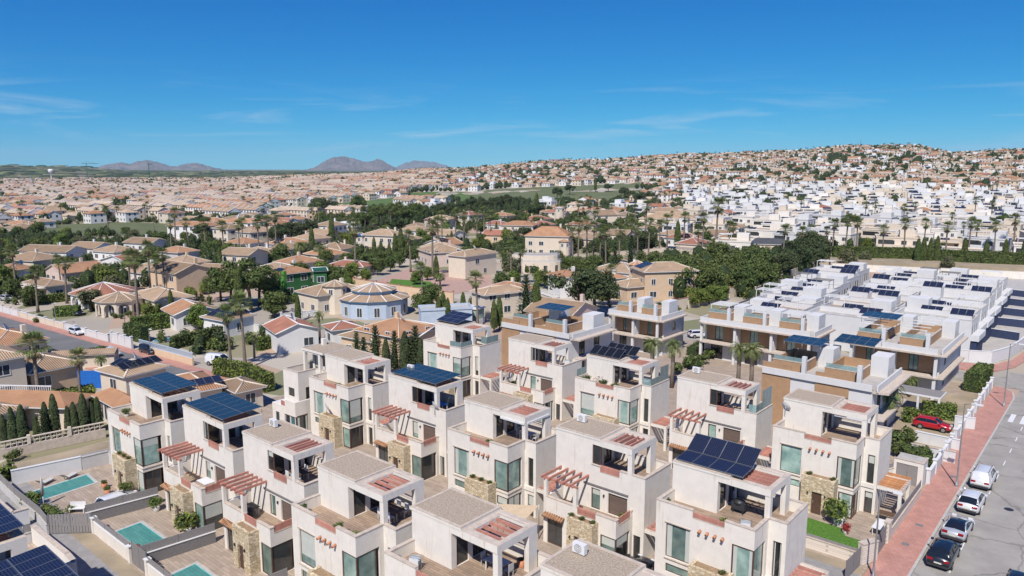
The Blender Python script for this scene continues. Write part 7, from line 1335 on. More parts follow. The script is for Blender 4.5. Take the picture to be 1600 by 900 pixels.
OT = [('conifer', 'dark layered conifer in the row behind the satellite dish villa', [(-24.8, 114.7, 0.79), (-21.3, 112.1, 0.94), (-18.2, 111.4, 0.88), (-14.7, 109.2, 1.04), (-22.7, 109.9, 0.77)]),
 ('darkcypress', 'dark narrow cypress in the row behind the satellite dish villa', [(-19.5, 111.0, 1.01), (-16.3, 109.2, 1.23), (-15.5, 109.9, 1.12), (-13.8, 108.5, 1.01)]),
 ('conifer', 'tall layered conifer beside a dense cypress by the white villa', [(2.9, 149.4, 1.31)]),
 ('cypress', 'dense rounded cypress beside the layered conifer', [(5.0, 149.4, 1.62)]),
 ('pine', 'large loose dark pine before the white blue-shuttered villa', [(14.3, 154.0, 1.52)]),
 ('pine', 'second dark pine beside the large loose one', [(18.3, 159.6, 1.28)]),
 ('greenpine', 'big dense green pine left of the green house', [(-65.3, 168.8, 1.26), (-59.1, 164.1, 1.38), (-59.4, 170.5, 1.2), (-70.4, 175.6, 0.96)]),
 ('cypress', 'narrow cypress in front of the big green pines', [(-59.4, 158.2, 1.69)]),
 ('broad', 'bushy tree around the green house', [(-55.9, 168.8, 0.9), (-57.6, 189.7, 1.03), (-59.7, 206.2, 1.15), (-48.0, 194.9, 1.32), (-45.1, 189.7, 1.15), (-54.5, 175.6, 0.6)]),
 ('cypress', 'dark cypress in the gardens behind the green house', [(-87.3, 218.9, 1.3), (-73.0, 268.0, 1.69), (-77.0, 314.7, 1.95), (-58.0, 268.0, 1.56), (-62.7, 264.0, 1.3)]),
 ('pine', 'dark spreading pine behind the green house', [(-94.6, 301.6, 1.22), (-94.5, 314.7, 1.34), (-103.7, 309.3, 1.1), (-91.6, 329.0, 1.22)]),
 ('broad', 'bushy green tree in the left villa gardens', [(-121.6, 177.3, 0.95), (-112.6, 197.1, 1.03), (-111.8, 200.4, 1.15), (-111.9, 192.8, 0.92), (-114.2, 218.9, 1.03), (-113.7, 225.8, 1.03), (-106.5, 218.9, 1.03), (-105.8, 225.8, 0.92), (-136.5, 225.8, 0.8), (-85.4, 241.0, 1.03), (-79.6, 233.1, 1.03), (-111.1, 268.0, 1.03), (-111.7, 278.3, 1.03)]),
 ('lightbroad', 'bright green garden tree in the left villa gardens', [(-76.8, 152.7, 0.69), (-75.5, 154.0, 0.63), (-62.0, 143.3, 0.98), (-59.7, 141.5, 0.8), (-77.4, 175.6, 0.69), (-44.0, 168.8, 0.86), (-39.5, 162.6, 0.8), (-78.1, 184.7, 0.63), (-82.1, 182.8, 0.57)]),
 ('broad', 'dark green tree in the gardens behind the peach wall', [(-40.3, 218.9, 1.03), (-37.6, 225.8, 1.03), (-52.3, 249.4, 1.03), (-45.9, 233.1, 1.03), (-53.1, 233.1, 1.03), (-36.2, 236.2, 0.92), (-42.2, 241.0, 1.03), (-32.7, 249.4, 1.03)]),
 ('lightbroad', 'yellow green tree behind the peach wall', [(-40.8, 203.8, 0.8), (-26.4, 200.4, 0.8), (-24.2, 208.6, 0.69)]),
 ('cypress', 'slim cypress in the gardens of the centre villas', [(-44.5, 249.4, 1.3), (-41.1, 245.9, 1.17), (-47.5, 252.9, 1.3), (-41.1, 258.3, 1.56), (-40.5, 268.0, 1.69), (-21.4, 206.2, 1.3), (-13.9, 146.3, 1.17), (-14.7, 145.1, 1.04), (-12.7, 143.3, 1.04), (-10.3, 152.7, 1.04), (-3.5, 140.4, 1.04), (-2.5, 142.7, 1.17)]),
 ('greenpine', 'round dark pine in the wood below the green field', [(-77.6, 388.9, 1.32), (-75.7, 415.5, 1.44), (-70.0, 425.2, 1.44), (-60.5, 415.5, 1.44), (-55.3, 425.2, 1.44), (-78.2, 451.5, 1.44), (-72.3, 468.8, 1.44), (-91.3, 468.8, 1.2), (-65.0, 494.2, 1.32), (-106.9, 515.0, 1.56)]),
 ('pine', 'dark olive pine along the field edge', [(-43.0, 451.5, 1.46), (-40.6, 494.2, 1.22), (-34.8, 515.0, 1.34), (-29.7, 553.9, 1.34), (-20.9, 537.7, 1.34), (-12.0, 553.9, 1.34), (-5.1, 589.5, 1.46), (5.9, 571.1, 1.34), (40.9, 676.2, 1.34), (56.7, 729.8, 1.34), (98.3, 759.9, 1.22), (100.6, 629.9, 1.46), (103.5, 599.1, 1.46), (116.9, 629.9, 1.22), (102.1, 676.2, 1.34), (-25.4, 451.5, 1.22), (-15.6, 451.5, 1.22), (-125.0, 481.2, 1.71), (-121.9, 494.2, 1.46)]),
 ('pine', 'tall dark pine between the castle houses', [(15.6, 451.5, 1.59)]),
 ('cypress', 'very tall cypress spire between the castle houses', [(14.9, 451.5, 2.73)]),
 ('cypress', 'cypress spire at the edge of the far green field', [(85.2, 759.9, 2.34)]),
 ('broad', 'green undergrowth tree below the centre palms', [(16.8, 225.8, 1.03), (19.4, 221.6, 1.03), (22.1, 218.9, 1.15), (25.6, 224.4, 1.15), (14.8, 241.0, 0.92), (30.0, 236.2, 1.03), (31.6, 225.8, 1.03), (19.2, 208.6, 0.92), (22.6, 206.2, 0.92), (38.4, 218.9, 1.03)]),
 ('broad', 'tree of the dense green canopy right of centre', [(40.0, 189.7, 1.32), (45.9, 189.7, 1.55), (50.6, 197.1, 1.32), (56.8, 197.1, 1.55), (58.7, 192.8, 1.32), (64.8, 192.8, 1.55), (69.3, 197.1, 1.32), (50.3, 212.3, 1.55), (54.1, 211.1, 1.32), (61.5, 211.1, 1.55), (66.7, 216.2, 1.32), (74.3, 216.2, 1.55), (76.3, 211.1, 1.32), (48.1, 179.1, 1.35), (53.9, 182.8, 1.15), (64.1, 186.7, 1.55), (41.6, 206.2, 1.32), (65.3, 233.1, 1.55), (71.4, 233.1, 1.32)]),
 ('greenpine', 'taller tree of the dense green canopy right of centre', [(44.7, 197.1, 1.14), (52.5, 192.8, 1.02), (63.0, 197.1, 1.14), (45.8, 208.6, 1.02), (58.5, 213.6, 1.14), (69.7, 213.6, 1.02), (43.4, 179.1, 1.14), (58.0, 182.8, 1.02), (42.2, 218.9, 1.14), (78.6, 236.2, 1.02)]),
 ('pine', 'dark tree on the bank above the alley', [(76.9, 206.2, 1.04), (85.4, 218.9, 1.1), (91.9, 227.2, 1.16), (98.2, 236.2, 1.1), (95.9, 241.0, 1.22), (89.9, 236.2, 1.1), (82.1, 225.8, 0.98), (107.2, 258.3, 1.22), (108.1, 268.0, 1.22)]),
 ('conifer', 'dark conifer beside the palm cluster', [(29.0, 206.2, 1.25), (35.9, 221.6, 1.38), (39.6, 225.8, 1.25)]),
 ('cypress', 'tall cypress at the right end of the palm cluster', [(65.1, 289.5, 1.95)]),
 ('cypress', 'cypress by the far white houses, left', [(205.9, 553.9, 1.56)]),
 ('cypress', 'cypress by the far white houses, right', [(207.4, 537.7, 1.82)]),
 ('lightbroad', 'bright green tree along the buff retaining wall', [(41.6, 167.2, 0.86), (44.0, 168.8, 0.8), (46.5, 171.3, 0.86), (48.9, 172.1, 0.8), (51.1, 175.6, 0.69)]),
 ('cypress', 'pencil cypress above the long clipped hedge', [(132.4, 239.4, 1.56), (134.2, 239.4, 1.56), (136.5, 239.4, 1.56), (138.6, 239.4, 1.56), (149.6, 242.6, 1.56), (152.6, 236.2, 1.56), (158.8, 236.2, 1.56), (165.0, 236.2, 1.69)]),
 ('olive', 'olive grey bush at the long clipped hedge', [(151.6, 245.9, 0.91), (134.5, 225.8, 0.91), (107.1, 233.1, 1.17), (116.7, 242.6, 0.91)]),
 ('darkcypress', 'dark cypress in the row above the open block wall', [(-58.0, 80.4, 0.62), (-57.1, 80.6, 0.75), (-56.2, 81.0, 0.88), (-55.0, 81.6, 0.62), (-54.4, 82.4, 0.75), (-53.6, 82.8, 0.88), (-52.6, 83.7, 0.62), (-52.1, 84.1, 0.75), (-51.3, 84.7, 0.88), (-50.7, 85.4, 0.62), (-50.2, 85.8, 0.75)]),
 ('conifer', 'layered conifer in the middle of the dark cypress row', [(-54.2, 81.6, 0.55)]),
 ('pinkshrub', 'magenta bougainvillea beside the cream solar villa', [(-57.3, 92.7, 1.7)]),
 ('pinkshrub', 'lower magenta bougainvillea by the palm trunk', [(-55.6, 91.5, 1.3)]),
 ('lightshrub', 'light green shrub by the thick hedge', [(-57.5, 90.3, 1.2), (-57.3, 91.0, 1.1), (-51.9, 71.3, 1.4), (-52.0, 72.0, 1.2), (-41.1, 64.5, 0.6)]),
 ('shrub', 'dark garden shrub of the left villas', [(-67.5, 119.9, 1.4), (-67.9, 118.7, 1.2), (-68.3, 117.5, 1.2), (-99.7, 152.7, 1.0), (-88.4, 158.2, 1.2), (-84.9, 154.7, 1.0), (-83.4, 154.0, 0.9), (-82.8, 156.1, 1.0), (-98.6, 149.4, 0.9), (59.6, 102.0, 1.0), (-51.8, 158.2, 1.3), (-51.0, 161.1, 1.2), (-48.3, 165.6, 1.2), (-42.2, 102.0, 1.4), (-41.1, 102.6, 1.3), (-39.0, 102.0, 1.3), (-38.1, 103.3, 1.3), (-54.7, 76.7, 1.0)]),
 ('shrub', 'rounded shrub in the gardens of the duplexes', [(28.2, 114.7, 1.6), (28.8, 112.8, 1.6), (30.8, 116.7, 1.6), (33.4, 120.8, 1.4), (25.9, 111.0, 1.5), (81.5, 206.2, 1.4)]),
 ('lightshrub', 'small light green shrub in the yards', [(51.7, 91.5, 1.2), (49.6, 89.0, 0.9), (-5.5, 94.0, 0.9), (-4.7, 94.0, 0.8)]),
 ('shrub', 'green bush behind the corner villa with globe lamp', [(44.3, 80.4, 1.5), (45.6, 81.4, 1.4), (42.8, 78.1, 1.3)])]
for k, lab, P in OT:
    for x, y, s in P: plant(k, (x, y), lab, s, 'garden trees and shrubs')
# ------------------------------------------------------------------ fields
def patch(name, a, b_, c, d, mt, n=12, m_=6):
    q = MB(); P = []
    for j in range(m_ + 1):
        for i in range(n + 1):
            s, t = i / n, j / m_; x = (a[0] * (1 - s) + b_[0] * s) * (1 - t) + (d[0] * (1 - s) + c[0] * s) * t; y = (a[1] * (1 - s) + b_[1] * s) * (1 - t) + (d[1] * (1 - s) + c[1] * s) * t; P.append((x, y, T(x, y) + .12))
    for j in range(m_):
        for i in range(n): k = j * (n + 1) + i; q.face([P[k], P[k + 1], P[k + n + 2], P[k + n + 1]], mt)
    return struct(name, q)
mat('field_green', (.115, .175, .045), .95, .0, .05, .6, 1.5, col2=(.07, .115, .035), coord='World', detail=10); mat('field_olive', (.15, .16, .075), .95, .0, .06, .6, 1.5, col2=(.10, .12, .05), coord='World', detail=10)
FIELDS = [((-211.3, 326.0), (-197.8, 351.3), (-236.9, 435.3), (-261.2, 415.5), 'field_olive'), ((-202.3, 358.2), (-155.3, 338.2), (-188.0, 425.2), (-239.7, 440.6), 'field_olive'), ((-164.4, 468.8), (-70.3, 507.9), (-104.8, 759.9), (-188.4, 589.5), 'field_green'), ((-108.8, 629.9), (-23.3, 676.2), (-17.5, 809.9), (-111.7, 809.9), 'field_green'), ((-54.3, 571.1), (114.2, 629.9), (149.4, 867.0), (-28.5, 828.1), 'field_olive')]
for f in FIELDS: patch('field', *f)
def inside(x, y, P):
    k = False
    for (x0, y0), (x1, y1) in zip(P, P[1:] + P[:1]):
        if (y0 > y) != (y1 > y) and x < (x1 - x0) * (y - y0) / (y1 - y0) + x0: k = not k
    return k
WOOD = [[(-74.8, 351.3), (-32.4, 372.9), (-47.9, 553.9), (-114.9, 553.9)], [(-46.9, 451.5), (12.8, 494.2), (16.9, 652.2), (-56.9, 599.1)], [(35.5, 171.3), (58.8, 175.6), (100.0, 233.1), (114.1, 278.3), (50.6, 241.0)], [(-38.5, 171.3), (-11.5, 163.3), (1.0, 218.9), (-7.3, 278.3), (-35.4, 252.9), (-46.0, 218.9)], [(-66.3, 159.6), (-54.3, 159.6), (-63.4, 189.7), (-78.4, 189.7)], [(14.2, 216.2), (51.4, 225.8), (65.6, 289.5), (18.7, 268.0)]]
EST = [uvw(-96, -5)[:2], uvw(20, -5)[:2], uvw(20, 140)[:2], uvw(-8, 296)[:2], uvw(-88, 296)[:2], uvw(-74, 135)[:2], uvw(-96, 105)[:2]]
def free(x, y, r):
    if inside(x, y, EST) or any(inside(x, y, list(f[:4])) for f in FIELDS) or any(inside(x, y, w) for w in WOOD): return False
    dx, dy = S1[0] - S0[0], S1[1] - S0[1]; L_ = hypot(dx, dy); off = ((x - S0[0]) * dy - (y - S0[1]) * dx) / L_
    if -4 < off < 15 and y < 200: return False
    return all((x - a) ** 2 + (y - b_) ** 2 > (r + q) ** 2 for a, b_, q in VILLAS)
# ------------------------------------------------------------------ remaining houses of the older quarter and the white quarter
rg = random.Random(21)
LM = [('green house', (-54.7, 180.0)), ('blue villa', (-30.3, 159.6)), ('cream tower villa', (-13.6, 212.3)), ('arcaded cream villa', (75.4, 361.8)), ('mansard castle', (11.7, 268.0)), ('slate roof house', (93.6, 268.0)), ('rotunda villa', (-88.5, 163.3)), ('white gabled row', (-159.1, 258.3)), ('left green field', (-208.2, 380.7)), ('blue turret villa', (-48.6, 278.3)), ('turret solar house', (33.4, 189.7)), ('wine turret villa', (-36.4, 380.7)), ('long clipped hedge', (137.0, 241.0)), ('palm cluster', (27.4, 241.0)), ('red gabled house', (-127.5, 241.0)), ('far pine wood', (-70.0, 425.2)), ('dome house', (-80.0, 358.2))]
CN = dict(whitewash='white', cream='cream', pink='pink', peach='peach', plaster_white='white', yellow_wall='yellow', tile_beige='tan', tile_sand='sand', tile_orange='orange', tile_brown='brown', tile_red='red', concrete='flat grey', kerb='flat pale grey', white_paint='flat white', plaster='cream')
def near_label(x, y, a, b_, k):
    nm, p = min(LM, key=lambda q: hypot(q[1][0] - x, q[1][1] - y)); dx, dy = x - p[0], y - p[1]
    d = 'right of' if dx > abs(dy) else 'left of' if -dx > abs(dy) else 'behind' if dy > 0 else 'in front of'
    return '%s house with %s %s roof %s the %s' % (a, b_, k, d, nm)
def fill(x0, x1, y0, y1, step, white):
    y = y0
    while y < y1:
        x = x0
        while x < x1:
            px, py = x + rg.uniform(-3, 3), y + rg.uniform(-3, 3); x += step
            az = math.degrees(atan2(px, py))
            if abs(az) > 38.5 or hypot(px, py) > 480 or not free(px, py, 7.0) or (not white and ((az < -21 and 285 < hypot(px, py) < 420) or (-16 < az < 16 and rg.random() < .55))): continue
            if (az > 17) != white and not (white and az > 12): continue
            W, D = rg.uniform(9.5, 14), rg.uniform(8.5, 11)
            if white:
                W, D = rg.uniform(11, 17), rg.uniform(10, 13); w_ = rg.choice(('plaster_white', 'plaster_white', 'plaster', 'cream')); h = rg.choice((6.2, 6.2, 6.6, 3.4)); v = villa(near_label(px, py, 'white' if w_ == 'plaster_white' else 'cream', 'flat', 'parapet'), c=(px, py), W=W, D=D, rz=-YAW + rg.choice((0, 0, .15, .3)), h=h, wall_=w_, roof=rg.choice(('concrete', 'terrace_tile', 'gravel')), kind='flat', chim=False, group='white flat roofed houses', rate=1.15, frame=rg.choice(('white_paint', 'dark_slat')))
                q = rg.random(); zz = h + .1
                if q < .75: bx('stair_head', v, W * .55, D * .45, zz, W * .9, D * .9, zz + 2.5, w_)
                if q > .4: solar_array(v, .8, 1.0, zz + .3, 3, 1, 'pv_navy', 22, 1.05, 1.7, leg_h=.1)
                bx('balcony', v, .3, -1.8, 2.9, W * rg.uniform(.4, .8), -.01, 3.9, w_)
                if h > 5: bx('balcony_glazing', v, .6, -.06, 3.95, W * .38, -.012, 5.6, 'glass_dark'); bx('garage_door', v, W * .6, -.07, .05, W * .85, -.013, 2.3, 'screen_grey')
                if q < .5:
                    pg = obj('pergola', None, v)
                    for k_ in range(5): bx('beam', pg, .8, .8 + k_ * .8, zz + 2.4, W * .45, .95 + k_ * .8, zz + 2.55, 'white_paint')
                    for k_ in (.8, W * .43): bx('post', pg, k_, .85, zz, k_ + .15, 1.0, zz + 2.4, 'white_paint')
            else:
                two = rg.random() < .13; w_ = rg.choice(('whitewash', 'whitewash', 'whitewash', 'cream', 'cream', 'peach', 'pink')); ro = rg.choice(('tile_beige', 'tile_beige', 'tile_beige', 'tile_orange', 'tile_brown', 'tile_brown', 'tile_red')); kd = rg.choice(('hip', 'hip', 'gable'))
                villa(near_label(px, py, CN[w_], CN[ro], 'hipped' if kd == 'hip' else 'gabled'), c=(px, py), W=W, D=D, rz=radians(rg.choice((-36, -36, 54, -20))), h=6. if two else 3.3, wall_=w_, roof=ro, kind=kd, cap=rg.choice(('coping', 'white_paint', 'cream')), dishr=.7 if rg.random() < .2 else 0)
        y += step
fill(-330, 200, 150, 480, 19.0, False); fill(60, 400, 225, 480, 16.5, True)
# garden trees between them
TK = [('broad', .35), ('fanpalm', .2), ('cypress', .1), ('lightbroad', .15), ('olive', .12), ('pine', .08)]
n_ = 0
for _ in range(6000):
    if n_ >= 250: break
    az = radians(rg.uniform(-37, 37)); r = sqrt(rg.uniform(150 ** 2, 480 ** 2)); x, y = r * sin(az), r * cos(az)
    if not free(x, y, 1.5) or (abs(az) > .3 and rg.random() < .45): continue
    k = rg.choices([q[0] for q in TK], [q[1] for q in TK])[0]; nm, p = min(LM, key=lambda q: hypot(q[1][0] - x, q[1][1] - y)); dx, dy = x - p[0], y - p[1]; d = 'right of' if dx > abs(dy) else 'left of' if -dx > abs(dy) else 'behind' if dy > 0 else 'in front of'
    plant(k, (x, y), '%s %s the %s' % (dict(broad='round green tree', fanpalm='fan palm', cypress='slim cypress', lightbroad='light green tree', olive='grey green olive tree', pine='dark pine')[k], d, nm), rg.uniform(.8, 1.25), 'garden trees and shrubs'); n_ += 1
# hedges, shrubs and small trees filling the gardens between the villas
ug = MB(); ur = random.Random(8)
for it in range(16200):
    az = radians(ur.uniform(-38, 38)); r = sqrt(ur.uniform(135 ** 2, 500 ** 2)); x, y = r * sin(az), r * cos(az)
    if it >= 15000:      # understorey of the woods
        w_ = WOOD[(0, 1, 2)[it % 3]]; x, y = ur.uniform(min(q[0] for q in w_), max(q[0] for q in w_)), ur.uniform(min(q[1] for q in w_), max(q[1] for q in w_))
        if not inside(x, y, w_): continue
    elif noise.noise((x / 28, y / 28, 4.)) < (.0 if r < 215 else -.2) or not free(x, y, 2.2 if r < 215 else .8): continue
    s_ = ur.uniform(.7, 1.7) * (1.5 if it >= 15000 else .65 if r < 215 else 1.) * (1.3 if noise.noise((x / 45, y / 45, 1.)) > .1 else 1); mt = ur.choice(('leaf', 'leaf', 'leaf_dark', 'leaf_olive', 'leaf_light')); z = T(x, y); hh = s_ * ur.uniform(1., 2.6)
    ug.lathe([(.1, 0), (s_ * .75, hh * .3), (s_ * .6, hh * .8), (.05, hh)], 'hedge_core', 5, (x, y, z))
    for _k in range(int(26 + 12 * s_)):
        d = rnd_dir(ur); d.z = abs(d.z); leaf(ug, Vector((x + d.x * s_ * 1.05, y + d.y * s_ * 1.05, z + .15 + d.z * hh * 1.05)), (d + rnd_dir(ur) * .7).normalized(), ur.uniform(.2, .42), mt, ur)
o = obj('garden_greenery', ug); o['kind'] = 'stuff'; o['label'] = 'shrubs and undergrowth filling the gardens between the villas'; o['category'] = 'shrubs'
# ------------------------------------------------------------------ the far town
def far_house(b, kind, wall_, roof, W, D, h, o=(0, 0, 0), rz=0., rg_=None):
    c, s = cos(rz), sin(rz)
    def tr(P): return [(o[0] + x * c - y * s, o[1] + x * s + y * c, o[2] + z) for x, y, z in P]
    w2, d2 = W / 2, D / 2; C = [(-w2, -d2), (w2, -d2), (w2, d2), (-w2, d2)]
    for i in range(4): a, e = C[i], C[(i + 1) % 4]; b.face(tr([(*a, -2.5), (*e, -2.5), (*e, h), (*a, h)]), wall_)
    e_ = .4; E = [(-w2 - e_, -d2 - e_, h), (w2 + e_, -d2 - e_, h), (w2 + e_, d2 + e_, h), (-w2 - e_, d2 + e_, h)]; rs = min(W, D) * .22
    if kind == 'hip':
        m_ = min(w2, d2); A, B_ = (-w2 + m_, 0, h + rs), (w2 - m_, 0, h + rs)
        for f in ([E[0], E[1], B_, A], [E[1], E[2], B_], [E[2], E[3], A, B_], [E[3], E[0], A]): b.face(tr(f), roof)
    elif kind == 'gable':
        A, B_ = (-w2 - .2, 0, h + rs), (w2 + .2, 0, h + rs); b.face(tr([E[0], E[1], B_, A]), roof); b.face(tr([E[2], E[3], A, B_]), roof); b.face(tr([(-w2, -d2, h), (-w2, d2, h), (-w2, 0, h + rs - .05)]), wall_); b.face(tr([(w2, -d2, h), (w2, d2, h), (w2, 0, h + rs - .05)]), wall_)
    else:
        b.face(tr([(x, y, h - .3) for x, y in C]), roof)
        if W != 12: b.face(tr([(-w2 * .85, -d2 * .8, h + .1), (-w2 * .1, -d2 * .8, h + .1), (-w2 * .1, -d2 * .35, h + .9), (-w2 * .85, -d2 * .35, h + .9)]), 'pv_navy')
        b.face(tr([(-w2 * .6, -d2 - .04, h - 2.6), (w2 * .3, -d2 - .04, h - 2.6), (w2 * .3, -d2 - .04, h - .9), (-w2 * .6, -d2 - .04, h - .9)]), 'far_glass')
        for x0, y0, x1, y1, t in ((-w2 * .2, -d2 * .1, w2 * .7, d2 * .8, 2.4),):
            Q = [(x0, y0), (x1, y0), (x1, y1), (x0, y1)]
            for i in range(4): a, e = Q[i], Q[(i + 1) % 4]; b.face(tr([(*a, h - .3), (*e, h - .3), (*e, h + t), (*a, h + t)]), wall_)
            b.face(tr([(*q, h + t) for q in Q]), roof)
    for st in range(max(1, round(h / 3.))):
        z = st * 3. + 1.
        for i in range(max(2, int(W / 3))): x = -w2 + (i + .5) * W / max(2, int(W / 3)); b.face(tr([(x - .5, -d2 - .03, z), (x + .5, -d2 - .03, z), (x + .5, -d2 - .03, z + 1.4), (x - .5, -d2 - .03, z + 1.4)]), 'far_glass')
        for sx in (-1, 1):
            for y in (-d2 * .4, d2 * .4): b.face(tr([(sx * (w2 + .03), y - .5, z), (sx * (w2 + .03), y + .5, z), (sx * (w2 + .03), y + .5, z + 1.4), (sx * (w2 + .03), y - .5, z + 1.4)]), 'far_glass')
def far_row(b, wall_, roof, n, o, rz, h=5.8, D=9., uw=6.):
    c, s = cos(rz), sin(rz)
    def tr(P): return [(o[0] + x * c - y * s, o[1] + x * s + y * c, o[2] + z) for x, y, z in P]
    far_house(b, 'gable', wall_, roof, n * uw, D, h, o, rz)
    for i in range(n + 1):
        x = -n * uw / 2 + i * uw; P = [(x, -D / 2 - .5, h - .1), (x, 0, h + D * .22 + .35), (x, D / 2 + .5, h - .1), (x, D / 2, h - .5), (x, -D / 2, h - .5)]
        b.face(tr([(q[0] - .15, q[1], q[2]) for q in P]), 'white_paint'); b.face(tr([(q[0] + .15, q[1], q[2]) for q in P]), 'white_paint'); b.face(tr([(x - .15, -D / 2 - .5, h - .1), (x + .15, -D / 2 - .5, h - .1), (x + .15, 0, h + D * .22 + .35), (x - .15, 0, h + D * .22 + .35)]), 'white_paint')
        if i < n: b.face(tr([(x + uw * .35, -D / 2 - 1.5, -1), (x + uw * .35 + 1.8, -D / 2 - 1.5, -1), (x + uw * .35 + 1.8, -D / 2 - 1.5, 3), (x + uw * .35, -D / 2 - 1.5, 3)]), wall_); b.face(tr([(x + uw * .2, -D / 2 - 1.6, 3), (x + uw * .9, -D / 2 - 1.6, 3), (x + uw * .9, -D / 2, 3.3), (x + uw * .2, -D / 2, 3.3)]), roof)
PAL_R = [('whitewash', 'tile_sand'), ('whitewash', 'tile_orange'), ('whitewash', 'tile_beige'), ('cream', 'tile_sand'), ('whitewash', 'tile_sand'), ('pink', 'tile_sand'), ('cream', 'tile_beige'), ('whitewash', 'tile_red'), ('cream', 'tile_orange'), ('plaster_white', 'white_paint')]
PAL_L = [('cream', 'tile_sand'), ('whitewash', 'tile_sand'), ('cream', 'tile_beige'), ('cream', 'tile_sand'), ('whitewash', 'tile_orange'), ('whitewash', 'tile_beige'), ('peach', 'tile_sand'), ('pink', 'tile_red'), ('cream', 'tile_orange')]
PROTO = {}
def far_copy(x, y, z, rz, kind, wa, ro, W, D, h, side):
    key = (kind, wa, ro, W, D, h)
    if key not in PROTO: q = MB(); far_row(q, wa, ro, 5, (0, 0, 0), 0, h) if kind == 'row' else far_house(q, kind, wa, ro, W, D, h); PROTO[key] = q.mesh('far_house')
    nm = 'terrace_row' if kind == 'row' else 'far_house'
    o = obj(nm, PROTO[key], None, (x, y, z), rz)
    lab = ('%s terrace row with %s tiled roof in the far left town' if kind == 'row' else '%s house with %s roof in the far left town' if side == 'L' else '%s house with %s roof at the foot of the far hillside town') % (CN[wa], CN[ro] + ('' if kind == 'row' else ' tiled' if ro.startswith('tile') else ''))
    tag(o, lab, 'house', 'far town houses')
cand = []
fr = random.Random(99)
def scatter(az0, az1, r0, r1, step, side):
    x0, x1 = r1 * sin(radians(az0)), r1 * sin(radians(az1))
    R_ = radians(-36 if side == 'L' else -30); c, s = cos(R_), sin(R_); n = int(r1 * 1.3 / step)
    for i in range(-n, n):
        for j in range(-n, n):
            gx, gy = i * step + (4 if j % 2 else 0), (j // 2) * step * 2.35 + (j % 2) * step * .92
            wob = 12 * noise.noise((gx / 160, gy / 160, 5.)); x, y = gx * c - gy * s + wob + fr.uniform(-2, 2), gx * s + gy * c + wob + fr.uniform(-2, 2)
            r = hypot(x, y)
            if y < 100 or r < r0 or r > r1: continue
            az = math.degrees(atan2(x, y))
            if az < az0 or az > az1 or (r < 480 and not free(x, y, 6)) or any(inside(x, y, list(f[:4])) for f in FIELDS) or any(inside(x, y, w) for w in WOOD[:2]): continue
            cand.append((r, x, y, az, side, R_))
scatter(-39, -6, 478, 2300, 15.0, 'L'); scatter(-6, 39, 478, 1720, 14.4, 'R')
cand.sort(); trees_at = []; made = 0; town = MB(); nh = 0
for r, x, y, az, side, R_ in cand:
    p = fr.random(); g = noise.noise((x / 130, y / 130, 9.))
    if p < (.2 if side == 'L' else .14 if az > 13 and r < 760 else .25) + .55 * max(0, g) + (.1 if r > 1500 and side == 'L' else 0): trees_at.append((x, y, fr.uniform(.7, 1.3))); trees_at.append((x + 5, y + 4, fr.uniform(.6, 1.1))); trees_at.append((x - 5, y + 3, fr.uniform(.5, 1.))); continue
    if p > .45: trees_at.append((x + 7, y + 7, fr.uniform(.4, 1.)))
    if r > 1500 and fr.random() < (.25 if side == 'R' else .45): continue
    z = T(x, y); rz = R_ + fr.choice((0, 0, pi / 2, .15)); 
    if side == 'L':
        wa, ro = PAL_L[int((noise.noise((x / 200, y / 120, 2.)) + 1) / 2 * 8.99) if fr.random() < .6 else fr.randrange(9)]
        kind = 'row' if noise.noise((x / 90, y / 90, 7.)) > -.15 and fr.random() < .5 else fr.choice(('hip', 'gable', 'gable')); W, D, h = fr.choice(((9, 9, 5.8), (11, 8, 5.8), (10, 9, 3.4)))
        if kind == 'row': rz = R_
    else:
        wp = .8 if az > 13 and r < 760 else .03 + (.6 if 20 < az < 24.5 and r > 1400 else 0)
        wa, ro = (fr.choice(('plaster_white', 'plaster_white', 'plaster', 'cream')), fr.choice(('white_paint', 'concrete', 'kerb'))) if fr.random() < wp else PAL_R[fr.randrange(10)]
        kind = 'flat' if not ro.startswith('tile') else fr.choice(('hip', 'hip', 'gable')); W, D, h = fr.choice(((14, 10, 6.2), (16, 11, 6.2), (12, 10, 6.2))) if kind == 'flat' and r < 760 else fr.choice(((10, 9, 3.4), (12, 9, 3.4), (11, 9, 5.8), (12, 9, 3.4)))
    if made < 300: far_copy(x, y, z, rz, kind, wa, ro, W, D, 5.8 if kind == 'row' else h, side); made += 1
    elif kind == 'row': far_row(town, wa, ro, fr.randrange(4, 8), (x, y, z), rz)
    else: far_house(town, kind, wa, ro, W, D, h, (x, y, z), rz)
    nh += 1
o = obj('far_town', town); o['kind'] = 'stuff'; o['label'] = 'mass of small tiled and white houses of the far town and hillside'; o['category'] = 'town'
ft = MB(); tf = random.Random(4)
